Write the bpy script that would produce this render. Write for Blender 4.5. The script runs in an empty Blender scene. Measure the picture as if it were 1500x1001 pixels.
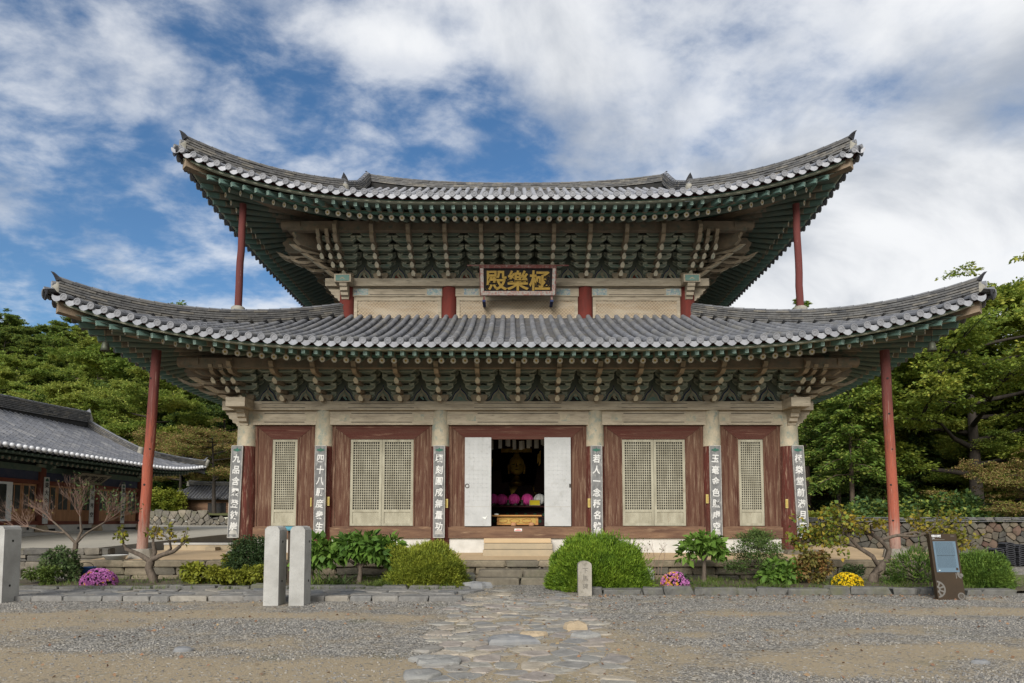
import bpy, math, random
import numpy as np
from mathutils import Vector, Matrix
R = math.radians
SC = bpy.context.scene
COL = SC.collection

# ------------------------------------------------------------------ camera
cam_d = bpy.data.cameras.new('camera')
cam = bpy.data.objects.new('camera', cam_d); COL.objects.link(cam)
cam.location = (-0.17, -19.2, 1.5)
cam.rotation_euler = (R(90 + 3.84), 0, 0)
cam_d.sensor_width = 36.0
cam_d.lens = 960 / 1500 * 36
cam_d.shift_y = (698 - 500.5) / 1500
cam_d.clip_start = 0.1; cam_d.clip_end = 3000
SC.camera = cam

# ------------------------------------------------------------------ light
SUN_EL, SUN_AZ = 28.0, -16.0      # azimuth from straight behind the camera, negative = camera's left
EXPOSURE = 0.52
SC.view_settings.view_transform = 'Standard'
SC.view_settings.look = 'None'
SC.view_settings.exposure = EXPOSURE
SC.view_settings.gamma = 1.0
SC.view_settings.use_curve_mapping = False
sun_d = bpy.data.lights.new('sun', 'SUN'); sun = bpy.data.objects.new('sun', sun_d); COL.objects.link(sun)
sun_d.energy = 3.2; sun_d.angle = R(26); sun_d.color = (1.0, 0.965, 0.91)
sx, sy = math.sin(R(SUN_AZ)), -math.cos(R(SUN_AZ))
sdir = Vector((sx * math.cos(R(SUN_EL)), sy * math.cos(R(SUN_EL)), math.sin(R(SUN_EL))))
sun.rotation_euler = (-sdir).to_track_quat('-Z', 'Y').to_euler()
sun.location = sdir * 60

# ------------------------------------------------------------------ sky with clouds (world)
W = bpy.data.worlds.new('World'); SC.world = W; W.use_nodes = True
nt = W.node_tree; nt.nodes.clear()
def N(t, kind, **kw):
    n = t.nodes.new(kind)
    for k, v in kw.items():
        if k == 'inp':
            for a, b in v.items(): n.inputs[a].default_value = b
        else: setattr(n, k, v)
    return n
def math_n(t, op, a, b=None, c=None, clamp=False):
    n = t.nodes.new('ShaderNodeMath'); n.operation = op; n.use_clamp = clamp
    for i, v in enumerate((a, b, c)):
        if v is None: continue
        if isinstance(v, (int, float)): n.inputs[i].default_value = v
        else: t.links.new(v, n.inputs[i])
    return n.outputs[0]
def mixc(t, fac, a, b, mode='MIX'):
    n = t.nodes.new('ShaderNodeMix'); n.data_type = 'RGBA'; n.blend_type = mode
    for i, v in ((0, fac), (6, a), (7, b)):
        if isinstance(v, (int, float)): n.inputs[i].default_value = v
        elif isinstance(v, (tuple, list)): n.inputs[i].default_value = tuple(v) + ((1,) if len(v) == 3 else ())
        else: t.links.new(v, n.inputs[i])
    return n.outputs[2]
def build_sky():
    t = nt; L = t.links.new
    sky = N(t, 'ShaderNodeTexSky', sky_type='NISHITA', sun_disc=False)
    sky.sun_elevation = R(SUN_EL); sky.sun_rotation = math.atan2(sx, sy)
    sky.air_density = 1.0; sky.dust_density = 0.4; sky.ozone_density = 2.5
    tc = N(t, 'ShaderNodeTexCoord')
    sp = N(t, 'ShaderNodeSeparateXYZ'); L(tc.outputs['Generated'], sp.inputs[0])
    X, Y, Z = sp.outputs
    zz = math_n(t, 'ADD', math_n(t, 'MAXIMUM', Z, 0.0), 0.30)
    u = math_n(t, 'DIVIDE', X, zz); v = math_n(t, 'DIVIDE', Y, zz)
    cb = N(t, 'ShaderNodeCombineXYZ'); L(u, cb.inputs[0]); L(v, cb.inputs[1])
    # thick broken clouds
    mp = N(t, 'ShaderNodeMapping'); L(cb.outputs[0], mp.inputs[0])
    mp.inputs['Location'].default_value = (3.1, 1.7, 0.4); mp.inputs['Scale'].default_value = (1.0, 0.85, 1); mp.inputs['Rotation'].default_value = (0, 0, R(20))
    n1 = N(t, 'ShaderNodeTexNoise', inp={'Scale': 2.1, 'Detail': 12.0, 'Roughness': 0.57, 'Distortion': 0.15}); L(mp.outputs[0], n1.inputs['Vector'])
    # fine mackerel streaks
    mp2 = N(t, 'ShaderNodeMapping'); L(cb.outputs[0], mp2.inputs[0])
    mp2.inputs['Scale'].default_value = (3.0, 4.0, 1); mp2.inputs['Rotation'].default_value = (0, 0, R(-28)); mp2.inputs['Location'].default_value = (0.6, 0.2, 2)
    n2 = N(t, 'ShaderNodeTexNoise', inp={'Scale': 2.6, 'Detail': 10.0, 'Roughness': 0.58, 'Distortion': 0.15}); L(mp2.outputs[0], n2.inputs['Vector'])
    # coverage laid out over the sky's directions: clear holes and heavy banks
    dy = math_n(t, 'MAXIMUM', Y, 0.05)
    a = math_n(t, 'DIVIDE', X, dy); b = math_n(t, 'DIVIDE', Z, dy)
    def blob(ax, bz, ra, rb, rot=0.0):
        c, s = math.cos(R(rot)), math.sin(R(rot))
        da = math_n(t, 'SUBTRACT', a, ax); db = math_n(t, 'SUBTRACT', b, bz)
        p = math_n(t, 'ADD', math_n(t, 'MULTIPLY', da, c / ra), math_n(t, 'MULTIPLY', db, s / ra))
        q = math_n(t, 'ADD', math_n(t, 'MULTIPLY', da, -s / rb), math_n(t, 'MULTIPLY', db, c / rb))
        r2 = math_n(t, 'ADD', math_n(t, 'MULTIPLY', p, p), math_n(t, 'MULTIPLY', q, q))
        return math_n(t, 'POWER', 2.718, math_n(t, 'MULTIPLY', r2, -1.0))
    def P(px, py): return ((px - 750) / 960, (762 - py) / 960)
    cov = math_n(t, 'MULTIPLY_ADD', a, 0.22, 0.04)
    cov = math_n(t, 'MINIMUM', math_n(t, 'MAXIMUM', cov, -0.10), 0.2)
    for (px, py, rx, ry, rot, amp) in HOLES:
        ax, bz = P(px, py)
        cov = math_n(t, 'MULTIPLY_ADD', blob(ax, bz, rx / 960, ry / 960, rot), amp, cov)
    dens = math_n(t, 'ADD', n1.outputs[0], cov)
    mr = N(t, 'ShaderNodeMapRange', interpolation_type='SMOOTHERSTEP'); L(dens, mr.inputs[0])
    mr.inputs[1].default_value = 0.40; mr.inputs[2].default_value = 0.74
    thick = mr.outputs[0]
    d2 = math_n(t, 'MULTIPLY_ADD', cov, 0.45, n2.outputs[0])
    mr2 = N(t, 'ShaderNodeMapRange', interpolation_type='SMOOTHSTEP'); L(d2, mr2.inputs[0])
    mr2.inputs[1].default_value = 0.31; mr2.inputs[2].default_value = 0.72; mr2.inputs[4].default_value = 0.70
    veil = mr2.outputs[0]
    fac = math_n(t, 'SUBTRACT', 1.0, math_n(t, 'MULTIPLY', math_n(t, 'SUBTRACT', 1.0, thick), math_n(t, 'SUBTRACT', 1.0, veil)))
    # shading inside the cloud: grey bellies, bright tops
    mp3 = N(t, 'ShaderNodeMapping'); L(cb.outputs[0], mp3.inputs[0]); mp3.inputs['Location'].default_value = (8.3, 2.9, 5)
    n3 = N(t, 'ShaderNodeTexNoise', inp={'Scale': 1.9, 'Detail': 7.0, 'Roughness': 0.55, 'Distortion': 0.5}); L(mp3.outputs[0], n3.inputs['Vector'])
    mr3 = N(t, 'ShaderNodeMapRange', interpolation_type='SMOOTHSTEP'); L(n3.outputs[0], mr3.inputs[0])
    mr3.inputs[1].default_value = 0.32; mr3.inputs[2].default_value = 0.60
    ccol = mixc(t, mr3.outputs[0], CLOUD_DARK, CLOUD_LIGHT)
    hs = N(t, 'ShaderNodeHueSaturation', inp={'Saturation': 1.18, 'Value': SKY_VALUE}); L(sky.outputs[0], hs.inputs['Color'])
    out = mixc(t, fac, hs.outputs[0], ccol)
    bg = N(t, 'ShaderNodeBackground', inp={'Strength': 0.10}); L(out, bg.inputs[0])
    o = N(t, 'ShaderNodeOutputWorld'); L(bg.outputs[0], o.inputs[0])
HOLES = [(610, 175, 190, 85, -22, -0.30), (330, 60, 150, 70, -30, -0.20), (690, 95, 45, 45, 40, -0.12), (770, 215, 60, 45, 0, -0.25),
         (130, 240, 260, 90, -20, -0.16), (40, 430, 160, 60, 0, -0.22), (1290, 130, 60, 50, 20, -0.14), (470, 250, 160, 50, -10, -0.14),
         (900, 120, 260, 150, -20, 0.12), (1300, 320, 300, 160, 0, 0.10), (420, 130, 120, 60, 0, 0.06), (120, 60, 200, 90, 0, 0.15), (330, 190, 200, 80, 10, 0.12), (120, 330, 180, 60, 0, -0.04), (560, 25, 130, 35, -15, 0.14)]
CLOUD_DARK = (3.1, 3.4, 3.9); CLOUD_LIGHT = (6.5, 6.6, 6.75); SKY_VALUE = 0.88
build_sky()

# ------------------------------------------------------------------ materials
MATS = {}
def mat(name, c1, c2=None, scale=3.0, stretch=(1, 1, 1), rough=0.85, bump=0.25, bscale=25.0, c3=None, s3=None, w3=(0.55, 0.72), detail=7.0, metal=0.0,
        lo=0.35, hi=0.68, spec=0.25, bdist=0.02, stretch3=None, dist=0.0):
    m = bpy.data.materials.new(name); m.use_nodes = True; t = m.node_tree; t.nodes.clear(); L = t.links.new
    o = N(t, 'ShaderNodeOutputMaterial'); b = N(t, 'ShaderNodeBsdfPrincipled'); L(b.outputs[0], o.inputs[0])
    b.inputs['Roughness'].default_value = rough; b.inputs['Metallic'].default_value = metal; b.inputs['Specular IOR Level'].default_value = spec
    tc = N(t, 'ShaderNodeTexCoord'); oi = N(t, 'ShaderNodeObjectInfo')
    off = N(t, 'ShaderNodeVectorMath', operation='SCALE'); L(tc.outputs['Object'], off.inputs[0]); off.inputs['Scale'].default_value = 1.0
    add = N(t, 'ShaderNodeVectorMath', operation='ADD'); L(off.outputs[0], add.inputs[0])
    sc = math_n(t, 'MULTIPLY', oi.outputs['Random'], 37.0); L(sc, add.inputs[1])
    mp = N(t, 'ShaderNodeMapping'); L(add.outputs[0], mp.inputs[0]); mp.inputs['Scale'].default_value = stretch
    n = N(t, 'ShaderNodeTexNoise', inp={'Scale': scale, 'Detail': detail, 'Roughness': 0.62, 'Distortion': dist}); L(mp.outputs[0], n.inputs['Vector'])
    col = None
    if c2 is not None:
        mr = N(t, 'ShaderNodeMapRange'); L(n.outputs[0], mr.inputs[0]); mr.inputs[1].default_value = lo; mr.inputs[2].default_value = hi
        col = mixc(t, mr.outputs[0], c1, c2)
    else:
        col = mixc(t, 0.0, c1, c1)
    if c3 is not None:
        mp3 = N(t, 'ShaderNodeMapping'); L(add.outputs[0], mp3.inputs[0]); mp3.inputs['Scale'].default_value = stretch3 or stretch; mp3.inputs['Location'].default_value = (5.2, 3.3, 9.1)
        n3 = N(t, 'ShaderNodeTexNoise', inp={'Scale': s3 or scale * 2.7, 'Detail': 8.0, 'Roughness': 0.68}); L(mp3.outputs[0], n3.inputs['Vector'])
        m3 = N(t, 'ShaderNodeMapRange'); L(n3.outputs[0], m3.inputs[0]); m3.inputs[1].default_value = w3[0]; m3.inputs[2].default_value = w3[1]
        col = mixc(t, m3.outputs[0], col, c3)
    L(col, b.inputs['Base Color'])
    if bump:
        mpb = N(t, 'ShaderNodeMapping'); L(add.outputs[0], mpb.inputs[0]); mpb.inputs['Scale'].default_value = stretch
        nb = N(t, 'ShaderNodeTexNoise', inp={'Scale': bscale, 'Detail': 6.0, 'Roughness': 0.65}); L(mpb.outputs[0], nb.inputs['Vector'])
        bp = N(t, 'ShaderNodeBump', inp={'Strength': bump, 'Distance': bdist}); L(nb.outputs[0], bp.inputs['Height']); L(bp.outputs[0], b.inputs['Normal'])
    MATS[name] = m; return m
def island_mat(name, cols, rough=0.85, noise=0.35, nscale=6.0, bump=0.4, bscale=30.0, spec=0.25, moss=None, mscale=1.2):
    """each separate stone / tile of the mesh takes its own tone"""
    m = bpy.data.materials.new(name); m.use_nodes = True; t = m.node_tree; t.nodes.clear(); L = t.links.new
    o = N(t, 'ShaderNodeOutputMaterial'); b = N(t, 'ShaderNodeBsdfPrincipled'); L(b.outputs[0], o.inputs[0])
    b.inputs['Roughness'].default_value = rough; b.inputs['Specular IOR Level'].default_value = spec
    g = N(t, 'ShaderNodeNewGeometry'); cr = N(t, 'ShaderNodeValToRGB'); L(g.outputs['Random Per Island'], cr.inputs[0])
    e = cr.color_ramp.elements
    while len(e) < len(cols): e.new(0.5)
    for i, c in enumerate(cols): e[i].position = i / max(1, len(cols) - 1); e[i].color = tuple(c) + (1,)
    tc = N(t, 'ShaderNodeTexCoord')
    n = N(t, 'ShaderNodeTexNoise', inp={'Scale': nscale, 'Detail': 8.0, 'Roughness': 0.65}); L(tc.outputs['Object'], n.inputs['Vector'])
    mr = N(t, 'ShaderNodeMapRange'); L(n.outputs[0], mr.inputs[0]); mr.inputs[1].default_value = 0.3; mr.inputs[2].default_value = 0.7
    mr.inputs[3].default_value = 1 - noise; mr.inputs[4].default_value = 1 + noise
    col = mixc(t, 1.0, cr.outputs[0], mr.outputs[0], 'MULTIPLY')
    if moss is not None:
        n4 = N(t, 'ShaderNodeTexNoise', inp={'Scale': mscale, 'Detail': 9.0, 'Roughness': 0.7}); L(tc.outputs['Object'], n4.inputs['Vector'])
        m4 = N(t, 'ShaderNodeMapRange'); L(n4.outputs[0], m4.inputs[0]); m4.inputs[1].default_value = 0.5; m4.inputs[2].default_value = 0.68; m4.inputs[4].default_value = 0.8
        col = mixc(t, m4.outputs[0], col, moss)
    L(col, b.inputs['Base Color'])
    nb = N(t, 'ShaderNodeTexNoise', inp={'Scale': bscale, 'Detail': 7.0, 'Roughness': 0.65}); L(tc.outputs['Object'], nb.inputs['Vector'])
    bp = N(t, 'ShaderNodeBump', inp={'Strength': bump, 'Distance': 0.02}); L(nb.outputs[0], bp.inputs['Height']); L(bp.outputs[0], b.inputs['Normal'])
    MATS[name] = m; return m
def leaf_mat(name, cols, trans=0.3, nscale=0.8, rough=0.6, alt=None):
    m = bpy.data.materials.new(name); m.use_nodes = True; t = m.node_tree; t.nodes.clear(); L = t.links.new
    o = N(t, 'ShaderNodeOutputMaterial'); b = N(t, 'ShaderNodeBsdfPrincipled'); tr = N(t, 'ShaderNodeBsdfTranslucent'); mx = N(t, 'ShaderNodeMixShader', inp={0: trans})
    b.inputs['Roughness'].default_value = rough; b.inputs['Specular IOR Level'].default_value = 0.25
    g = N(t, 'ShaderNodeNewGeometry'); tc = N(t, 'ShaderNodeTexCoord'); oi = N(t, 'ShaderNodeObjectInfo')
    n = N(t, 'ShaderNodeTexNoise', inp={'Scale': nscale, 'Detail': 3.0}); 
    add = N(t, 'ShaderNodeVectorMath', operation='ADD'); L(tc.outputs['Object'], add.inputs[0]); L(math_n(t, 'MULTIPLY', oi.outputs['Random'], 51.0), add.inputs[1]); L(add.outputs[0], n.inputs['Vector'])
    f = math_n(t, 'MULTIPLY_ADD', g.outputs['Random Per Island'], 0.55, math_n(t, 'MULTIPLY_ADD', n.outputs[0], 1.5, -0.55))
    f = math_n(t, 'MULTIPLY_ADD', oi.outputs['Random'], 0.3, math_n(t, 'SUBTRACT', f, 0.04))
    cr = N(t, 'ShaderNodeValToRGB'); L(f, cr.inputs[0]); e = cr.color_ramp.elements
    while len(e) < len(cols): e.new(0.5)
    for i, c in enumerate(cols): e[i].position = i / max(1, len(cols) - 1); e[i].color = tuple(c) + (1,)
    L(cr.outputs[0], b.inputs['Base Color']); L(cr.outputs[0], tr.inputs[0])
    L(b.outputs[0], mx.inputs[1]); L(tr.outputs[0], mx.inputs[2]); L(mx.outputs[0], o.inputs[0])
    MATS[name] = m; return m

mat('beam_wood', (0.44, 0.375, 0.275), (0.28, 0.235, 0.17), 2.2, (0.6, 1, 3.5), bump=0.5, bscale=14, c3=(0.19, 0.165, 0.12), s3=5, w3=(0.54, 0.70))
mat('column_top', (0.44, 0.37, 0.26), (0.28, 0.26, 0.19), 4.0, (1, 1, 0.8), bump=0.5, bscale=14, c3=(0.20, 0.235, 0.20), s3=6.0, w3=(0.50, 0.66))
mat('red_wood', (0.098, 0.022, 0.015), (0.06, 0.024, 0.016), 3.5, (3.2, 3.2, 0.3), bump=0.6, bscale=14, c3=(0.27, 0.175, 0.12), s3=7, w3=(0.54, 0.70))
mat('frame_wood', (0.062, 0.021, 0.013), (0.125, 0.068, 0.042), 3.2, (4, 4, 0.22), bump=0.8, bscale=10, c3=(0.27, 0.19, 0.125), s3=6.5, w3=(0.52, 0.78), stretch3=(3, 3, 0.22))
mat('frame_top_wood', (0.075, 0.020, 0.014), (0.095, 0.042, 0.028), 3.2, (0.25, 4, 4), bump=0.7, bscale=12, c3=(0.22, 0.13, 0.085), s3=3.2, w3=(0.57, 0.74))
mat('sill_wood', (0.18, 0.105, 0.062), (0.085, 0.045, 0.03), 3.2, (0.3, 1, 2.4), bump=0.6, bscale=12, c3=(0.30, 0.20, 0.12), s3=4.0, w3=(0.55, 0.74))
mat('upper_red', (0.15, 0.028, 0.02), (0.10, 0.024, 0.018), 3, (2, 2, 0.6), bump=0.3, bscale=20, c3=(0.3, 0.2, 0.15), s3=6, w3=(0.66, 0.76))
mat('prop_red', (0.27, 0.07, 0.042), (0.17, 0.045, 0.032), 1.3, (3, 3, 0.25), bump=0.5, bscale=14, c3=(0.36, 0.24, 0.19), s3=5, w3=(0.60, 0.74))
mat('prop_dark_red', (0.13, 0.035, 0.03), (0.09, 0.03, 0.026), 1.3, (3, 3, 0.25), bump=0.5, bscale=14, c3=(0.30, 0.22, 0.2), s3=6, w3=(0.62, 0.72))
mat('prop_bleached', (0.36, 0.22, 0.17), (0.27, 0.11, 0.075), 2.2, (3, 3, 0.5), bump=0.5, bscale=14)
mat('mortar', (0.20, 0.18, 0.145), (0.13, 0.118, 0.095), 4, bump=0.5)
mat('lit_gilt', (0.85, 0.58, 0.12), (0.6, 0.38, 0.07), 9, rough=0.4)  # lighter copy of gilt, glints in the dark room painted into its colour
mat('faded_paint', (0.42, 0.40, 0.33), (0.24, 0.32, 0.30), 9, c3=(0.15, 0.21, 0.30), s3=13, w3=(0.52, 0.60), lo=0.44, hi=0.56)
mat('canopy_dark', (0.03, 0.015, 0.012), (0.05, 0.025, 0.015), 4)
island_mat('old_rubble', [(0.085, 0.074, 0.058), (0.12, 0.103, 0.08), (0.06, 0.057, 0.05), (0.145, 0.115, 0.08), (0.10, 0.06, 0.045)], noise=0.4, nscale=5, bump=0.7, moss=(0.06, 0.065, 0.035), mscale=1.6)
mat('lattice_wood', (0.36, 0.335, 0.25), (0.23, 0.21, 0.15), 3, (1.5, 1.5, 0.5), bump=0.4, bscale=18, c3=(0.2, 0.15, 0.1), s3=4, w3=(0.60, 0.78))
mat('shaded_lattice_paper', (0.055, 0.053, 0.043), (0.035, 0.033, 0.027), 5)  # off-white paper darkened, shade in the lattice cells put into its colour
mat('door_paper', (0.43, 0.43, 0.415), (0.36, 0.36, 0.345), 2.5, bump=0.25, bscale=12, c3=(0.27, 0.265, 0.24), s3=4, w3=(0.56, 0.78))
mat('plaster', (0.56, 0.535, 0.48), (0.45, 0.425, 0.375), 3, bump=0.2)
mat('plaque_grey', (0.11, 0.11, 0.108), (0.20, 0.198, 0.19), 7, (1, 1, 0.4), bump=0.5, bscale=18, c3=(0.34, 0.33, 0.305), s3=11, w3=(0.54, 0.70))
mat('plaque_edge', (0.42, 0.40, 0.36), (0.28, 0.27, 0.24), 8, bump=0.3)
mat('white_paint', (0.62, 0.61, 0.57), (0.46, 0.45, 0.42), 12, bump=0.2)
mat('leaf_green_paint', (0.03, 0.13, 0.10), (0.05, 0.09, 0.06), 10)
mat('yellow_paper', (0.48, 0.40, 0.14), (0.38, 0.30, 0.10), 8)
mat('bracket_green', (0.18, 0.235, 0.19), (0.26, 0.265, 0.195), 2.6, bump=0.35, bscale=16, c3=(0.10, 0.21, 0.175), s3=4.0, w3=(0.55, 0.7))
mat('bracket_rim', (0.43, 0.43, 0.33), (0.30, 0.33, 0.25), 3.0, bump=0.3, bscale=16)
mat('bracket_tip', (0.62, 0.55, 0.41), (0.46, 0.43, 0.32), 4, bump=0.3, c3=(0.2, 0.27, 0.22), s3=7, w3=(0.58, 0.7))
mat('bracket_side', (0.26, 0.20, 0.14), (0.17, 0.145, 0.105), 3.5, bump=0.45, bscale=14, c3=(0.11, 0.15, 0.12), s3=4.5, w3=(0.55, 0.7))
mat('bracket_wood', (0.40, 0.32, 0.22), (0.26, 0.21, 0.145), 3.5, bump=0.45, bscale=14, c3=(0.15, 0.19, 0.15), s3=4.5, w3=(0.6, 0.72))
mat('bracket_red', (0.12, 0.028, 0.02), (0.08, 0.03, 0.022), 4)
mat('panel_dark', (0.12, 0.15, 0.125), (0.165, 0.17, 0.125), 3)
mat('paint_blue', (0.022, 0.03, 0.10), (0.03, 0.045, 0.09), 7)
mat('paint_teal', (0.15, 0.25, 0.215), (0.12, 0.20, 0.17), 6, c3=(0.16, 0.18, 0.13), s3=5, w3=(0.58, 0.72))
mat('paint_cream', (0.36, 0.33, 0.23), (0.25, 0.22, 0.15), 8)
mat('paint_skin', (0.30, 0.21, 0.12), (0.24, 0.18, 0.11), 8)
mat('paint_black', (0.015, 0.017, 0.017), (0.03, 0.025, 0.022), 8)
mat('rafter_green', (0.11, 0.165, 0.138), (0.15, 0.165, 0.125), 2.8, (2, 2, 2), bump=0.3, bscale=18, c3=(0.20, 0.19, 0.135), s3=4, w3=(0.57, 0.7))
mat('rafter_brown', (0.28, 0.235, 0.175), (0.18, 0.165, 0.125), 3.0, bump=0.3, bscale=18, c3=(0.07, 0.12, 0.10), s3=3.6, w3=(0.52, 0.66))
mat('fly_face', (0.25, 0.345, 0.295), (0.17, 0.25, 0.21), 9)
mat('soffit_board', (0.125, 0.165, 0.135), (0.18, 0.175, 0.13), 2.2, bump=0.3, bscale=14, c3=(0.06, 0.13, 0.10), s3=3, w3=(0.54, 0.7))
mat('soffit_pale', (0.24, 0.205, 0.15), (0.15, 0.14, 0.105), 2.2, bump=0.3, bscale=14)
mat('eave_board_green', (0.11, 0.24, 0.185), (0.14, 0.22, 0.165), 3, (0.6, 1, 1), c3=(0.21, 0.21, 0.15), s3=4, w3=(0.58, 0.72))
mat('eave_red', (0.045, 0.014, 0.013), (0.03, 0.012, 0.012), 4)
mat('petal', (0.70, 0.66, 0.54), (0.58, 0.53, 0.42), 9)
mat('petal_heart', (0.55, 0.36, 0.06), (0.26, 0.18, 0.05), 9)
mat('hip_beam', (0.29, 0.22, 0.15), (0.17, 0.125, 0.085), 2.4, (0.7, 0.7, 2.5), bump=0.6, bscale=12, c3=(0.07, 0.12, 0.09), s3=2.6, w3=(0.6, 0.72))
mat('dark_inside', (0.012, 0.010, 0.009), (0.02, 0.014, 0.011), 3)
mat('gold', (0.50, 0.30, 0.06), (0.30, 0.18, 0.04), 4, rough=0.32, metal=0.85, bump=0.1)
mat('gilt', (0.40, 0.26, 0.06), (0.31, 0.20, 0.05), 9, rough=0.6, bump=0.3)
mat('pink_paper', (0.85, 0.10, 0.40), (0.72, 0.06, 0.30), 6)
mat('white_paper', (0.72, 0.72, 0.66), (0.6, 0.6, 0.55), 6)
mat('box_wood', (0.44, 0.22, 0.07), (0.34, 0.155, 0.045), 3, (0.6, 1, 5), bump=0.2)
mat('altar_red', (0.05, 0.014, 0.014), (0.035, 0.014, 0.012), 4)
mat('altar_green', (0.02, 0.09, 0.05), (0.03, 0.07, 0.045), 4)
mat('iron', (0.03, 0.028, 0.026), (0.06, 0.04, 0.03), 8, rough=0.6, metal=0.6)
mat('bronze', (0.10, 0.11, 0.08), (0.07, 0.07, 0.05), 8, rough=0.55, metal=0.5)
mat('granite', (0.39, 0.38, 0.35), (0.27, 0.26, 0.235), 2.4, bump=0.35, bscale=70, c3=(0.25, 0.245, 0.225), s3=55, w3=(0.56, 0.66))
mat('old_granite', (0.33, 0.30, 0.25), (0.23, 0.205, 0.165), 3.5, bump=0.5, bscale=40, c3=(0.17, 0.155, 0.12), s3=9, w3=(0.56, 0.70))
mat('carved', (0.12, 0.11, 0.09), (0.17, 0.155, 0.125), 9)
mat('earth_plaster', (0.50, 0.365, 0.215), (0.43, 0.31, 0.18), 1.2, bump=0.25, bscale=30, c3=(0.36, 0.26, 0.16), s3=2.2, w3=(0.56, 0.74))
mat('court_sand', (0.40, 0.36, 0.285), (0.33, 0.30, 0.24), 1.2, bump=0.25, bscale=40)
mat('curb_pale', (0.36, 0.285, 0.185), (0.30, 0.245, 0.165), 3.5, bump=0.4)
mat('concrete', (0.40, 0.385, 0.35), (0.32, 0.305, 0.275), 1.6, bump=0.3, c3=(0.18, 0.165, 0.14), s3=5, w3=(0.62, 0.75))
mat('soil', (0.115, 0.09, 0.058), (0.075, 0.062, 0.04), 2.4, bump=0.8, bscale=26, c3=(0.06, 0.085, 0.025), s3=3, w3=(0.52, 0.66))
mat('turf', (0.10, 0.115, 0.038), (0.13, 0.115, 0.05), 0.9, bump=0.8, bscale=14, c3=(0.06, 0.085, 0.025), s3=2, w3=(0.5, 0.68))
mat('hill_soil', (0.055, 0.06, 0.024), (0.075, 0.06, 0.03), 0.3, bump=0.5)
mat('bark', (0.05, 0.04, 0.031), (0.024, 0.02, 0.016), 3, (3, 3, 0.6), bump=0.9, bscale=9)
mat('bark_pale', (0.135, 0.105, 0.078), (0.062, 0.048, 0.036), 9, (2, 2, 0.8), bump=0.8, bscale=14)
mat('bark_brown', (0.135, 0.098, 0.07), (0.07, 0.052, 0.038), 3, (3, 3, 0.5), bump=0.9, bscale=10)
mat('twig', (0.24, 0.155, 0.115), (0.16, 0.105, 0.08), 4, bump=0.3)
mat('sign_brown', (0.045, 0.029, 0.016), (0.036, 0.024, 0.014), 5, rough=0.55, bump=0.1)
mat('sign_blue', (0.115, 0.165, 0.205), (0.10, 0.15, 0.19), 3, rough=0.45, bump=0.0)
mat('sign_print', (0.05, 0.07, 0.085)); mat('sign_white', (0.62, 0.62, 0.6)); mat('sign_grey', (0.135, 0.125, 0.11))
mat('board_black', (0.014, 0.012, 0.012), (0.022, 0.017, 0.016), 5, (1, 1, 4), rough=0.6)
mat('board_rim', (0.36, 0.20, 0.17), (0.42, 0.38, 0.33), 14, c3=(0.27, 0.36, 0.35), s3=16, w3=(0.55, 0.62), lo=0.45, hi=0.55)
mat('board_rim_dark', (0.13, 0.045, 0.037), (0.22, 0.17, 0.145), 14, lo=0.5, hi=0.7)
mat('mesh_sheet', (0.32, 0.25, 0.17), (0.43, 0.37, 0.285), 1.2, (0.6, 1, 3), bump=0.5, bscale=5, bdist=0.05, lo=0.42, hi=0.6)
mat('mesh_cord', (0.52, 0.40, 0.26), (0.58, 0.47, 0.33), 3, bump=0)
mat('bowl_white', (0.55, 0.54, 0.50), (0.45, 0.44, 0.4), 6, rough=0.5)
mat('blue_plastic', (0.03, 0.10, 0.26), (0.035, 0.09, 0.22), 4, rough=0.5)
mat('board_cyan', (0.09, 0.28, 0.34), (0.14, 0.35, 0.40), 3, rough=0.5)
mat('pvc_white', (0.75, 0.76, 0.75), (0.68, 0.69, 0.68), 3, rough=0.5)
mat('hall_wood', (0.44, 0.23, 0.115), (0.32, 0.16, 0.08), 3, (2, 2, 0.4), bump=0.4)
mat('hall_red', (0.19, 0.06, 0.038), (0.14, 0.05, 0.034), 3)
mat('hall_blue', (0.045, 0.055, 0.10), (0.07, 0.075, 0.11), 4)
mat('glass_dark', (0.02, 0.022, 0.022), (0.045, 0.05, 0.05), 1.5, rough=0.25, bump=0)
mat('hall_green', (0.08, 0.13, 0.105), (0.13, 0.16, 0.125), 4)
mat('red_print', (0.55, 0.06, 0.05))
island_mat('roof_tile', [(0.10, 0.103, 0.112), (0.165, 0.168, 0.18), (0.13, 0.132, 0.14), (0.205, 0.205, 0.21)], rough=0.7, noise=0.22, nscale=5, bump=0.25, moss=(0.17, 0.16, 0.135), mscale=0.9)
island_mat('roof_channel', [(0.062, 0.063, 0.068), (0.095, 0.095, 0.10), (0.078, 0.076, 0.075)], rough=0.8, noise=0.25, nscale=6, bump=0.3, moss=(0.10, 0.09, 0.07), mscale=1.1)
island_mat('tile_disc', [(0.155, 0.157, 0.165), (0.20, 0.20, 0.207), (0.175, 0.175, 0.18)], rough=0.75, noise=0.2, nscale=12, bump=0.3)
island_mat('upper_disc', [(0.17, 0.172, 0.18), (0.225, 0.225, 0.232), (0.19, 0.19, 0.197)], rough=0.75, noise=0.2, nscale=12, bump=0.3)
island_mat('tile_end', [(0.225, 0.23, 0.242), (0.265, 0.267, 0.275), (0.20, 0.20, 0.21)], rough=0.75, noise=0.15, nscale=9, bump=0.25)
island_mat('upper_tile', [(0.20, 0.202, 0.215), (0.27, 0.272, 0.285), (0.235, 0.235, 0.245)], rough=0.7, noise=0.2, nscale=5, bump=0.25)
island_mat('upper_tile_end', [(0.30, 0.303, 0.315), (0.36, 0.36, 0.37), (0.27, 0.27, 0.285)], rough=0.75, noise=0.15, nscale=9, bump=0.25)
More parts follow.
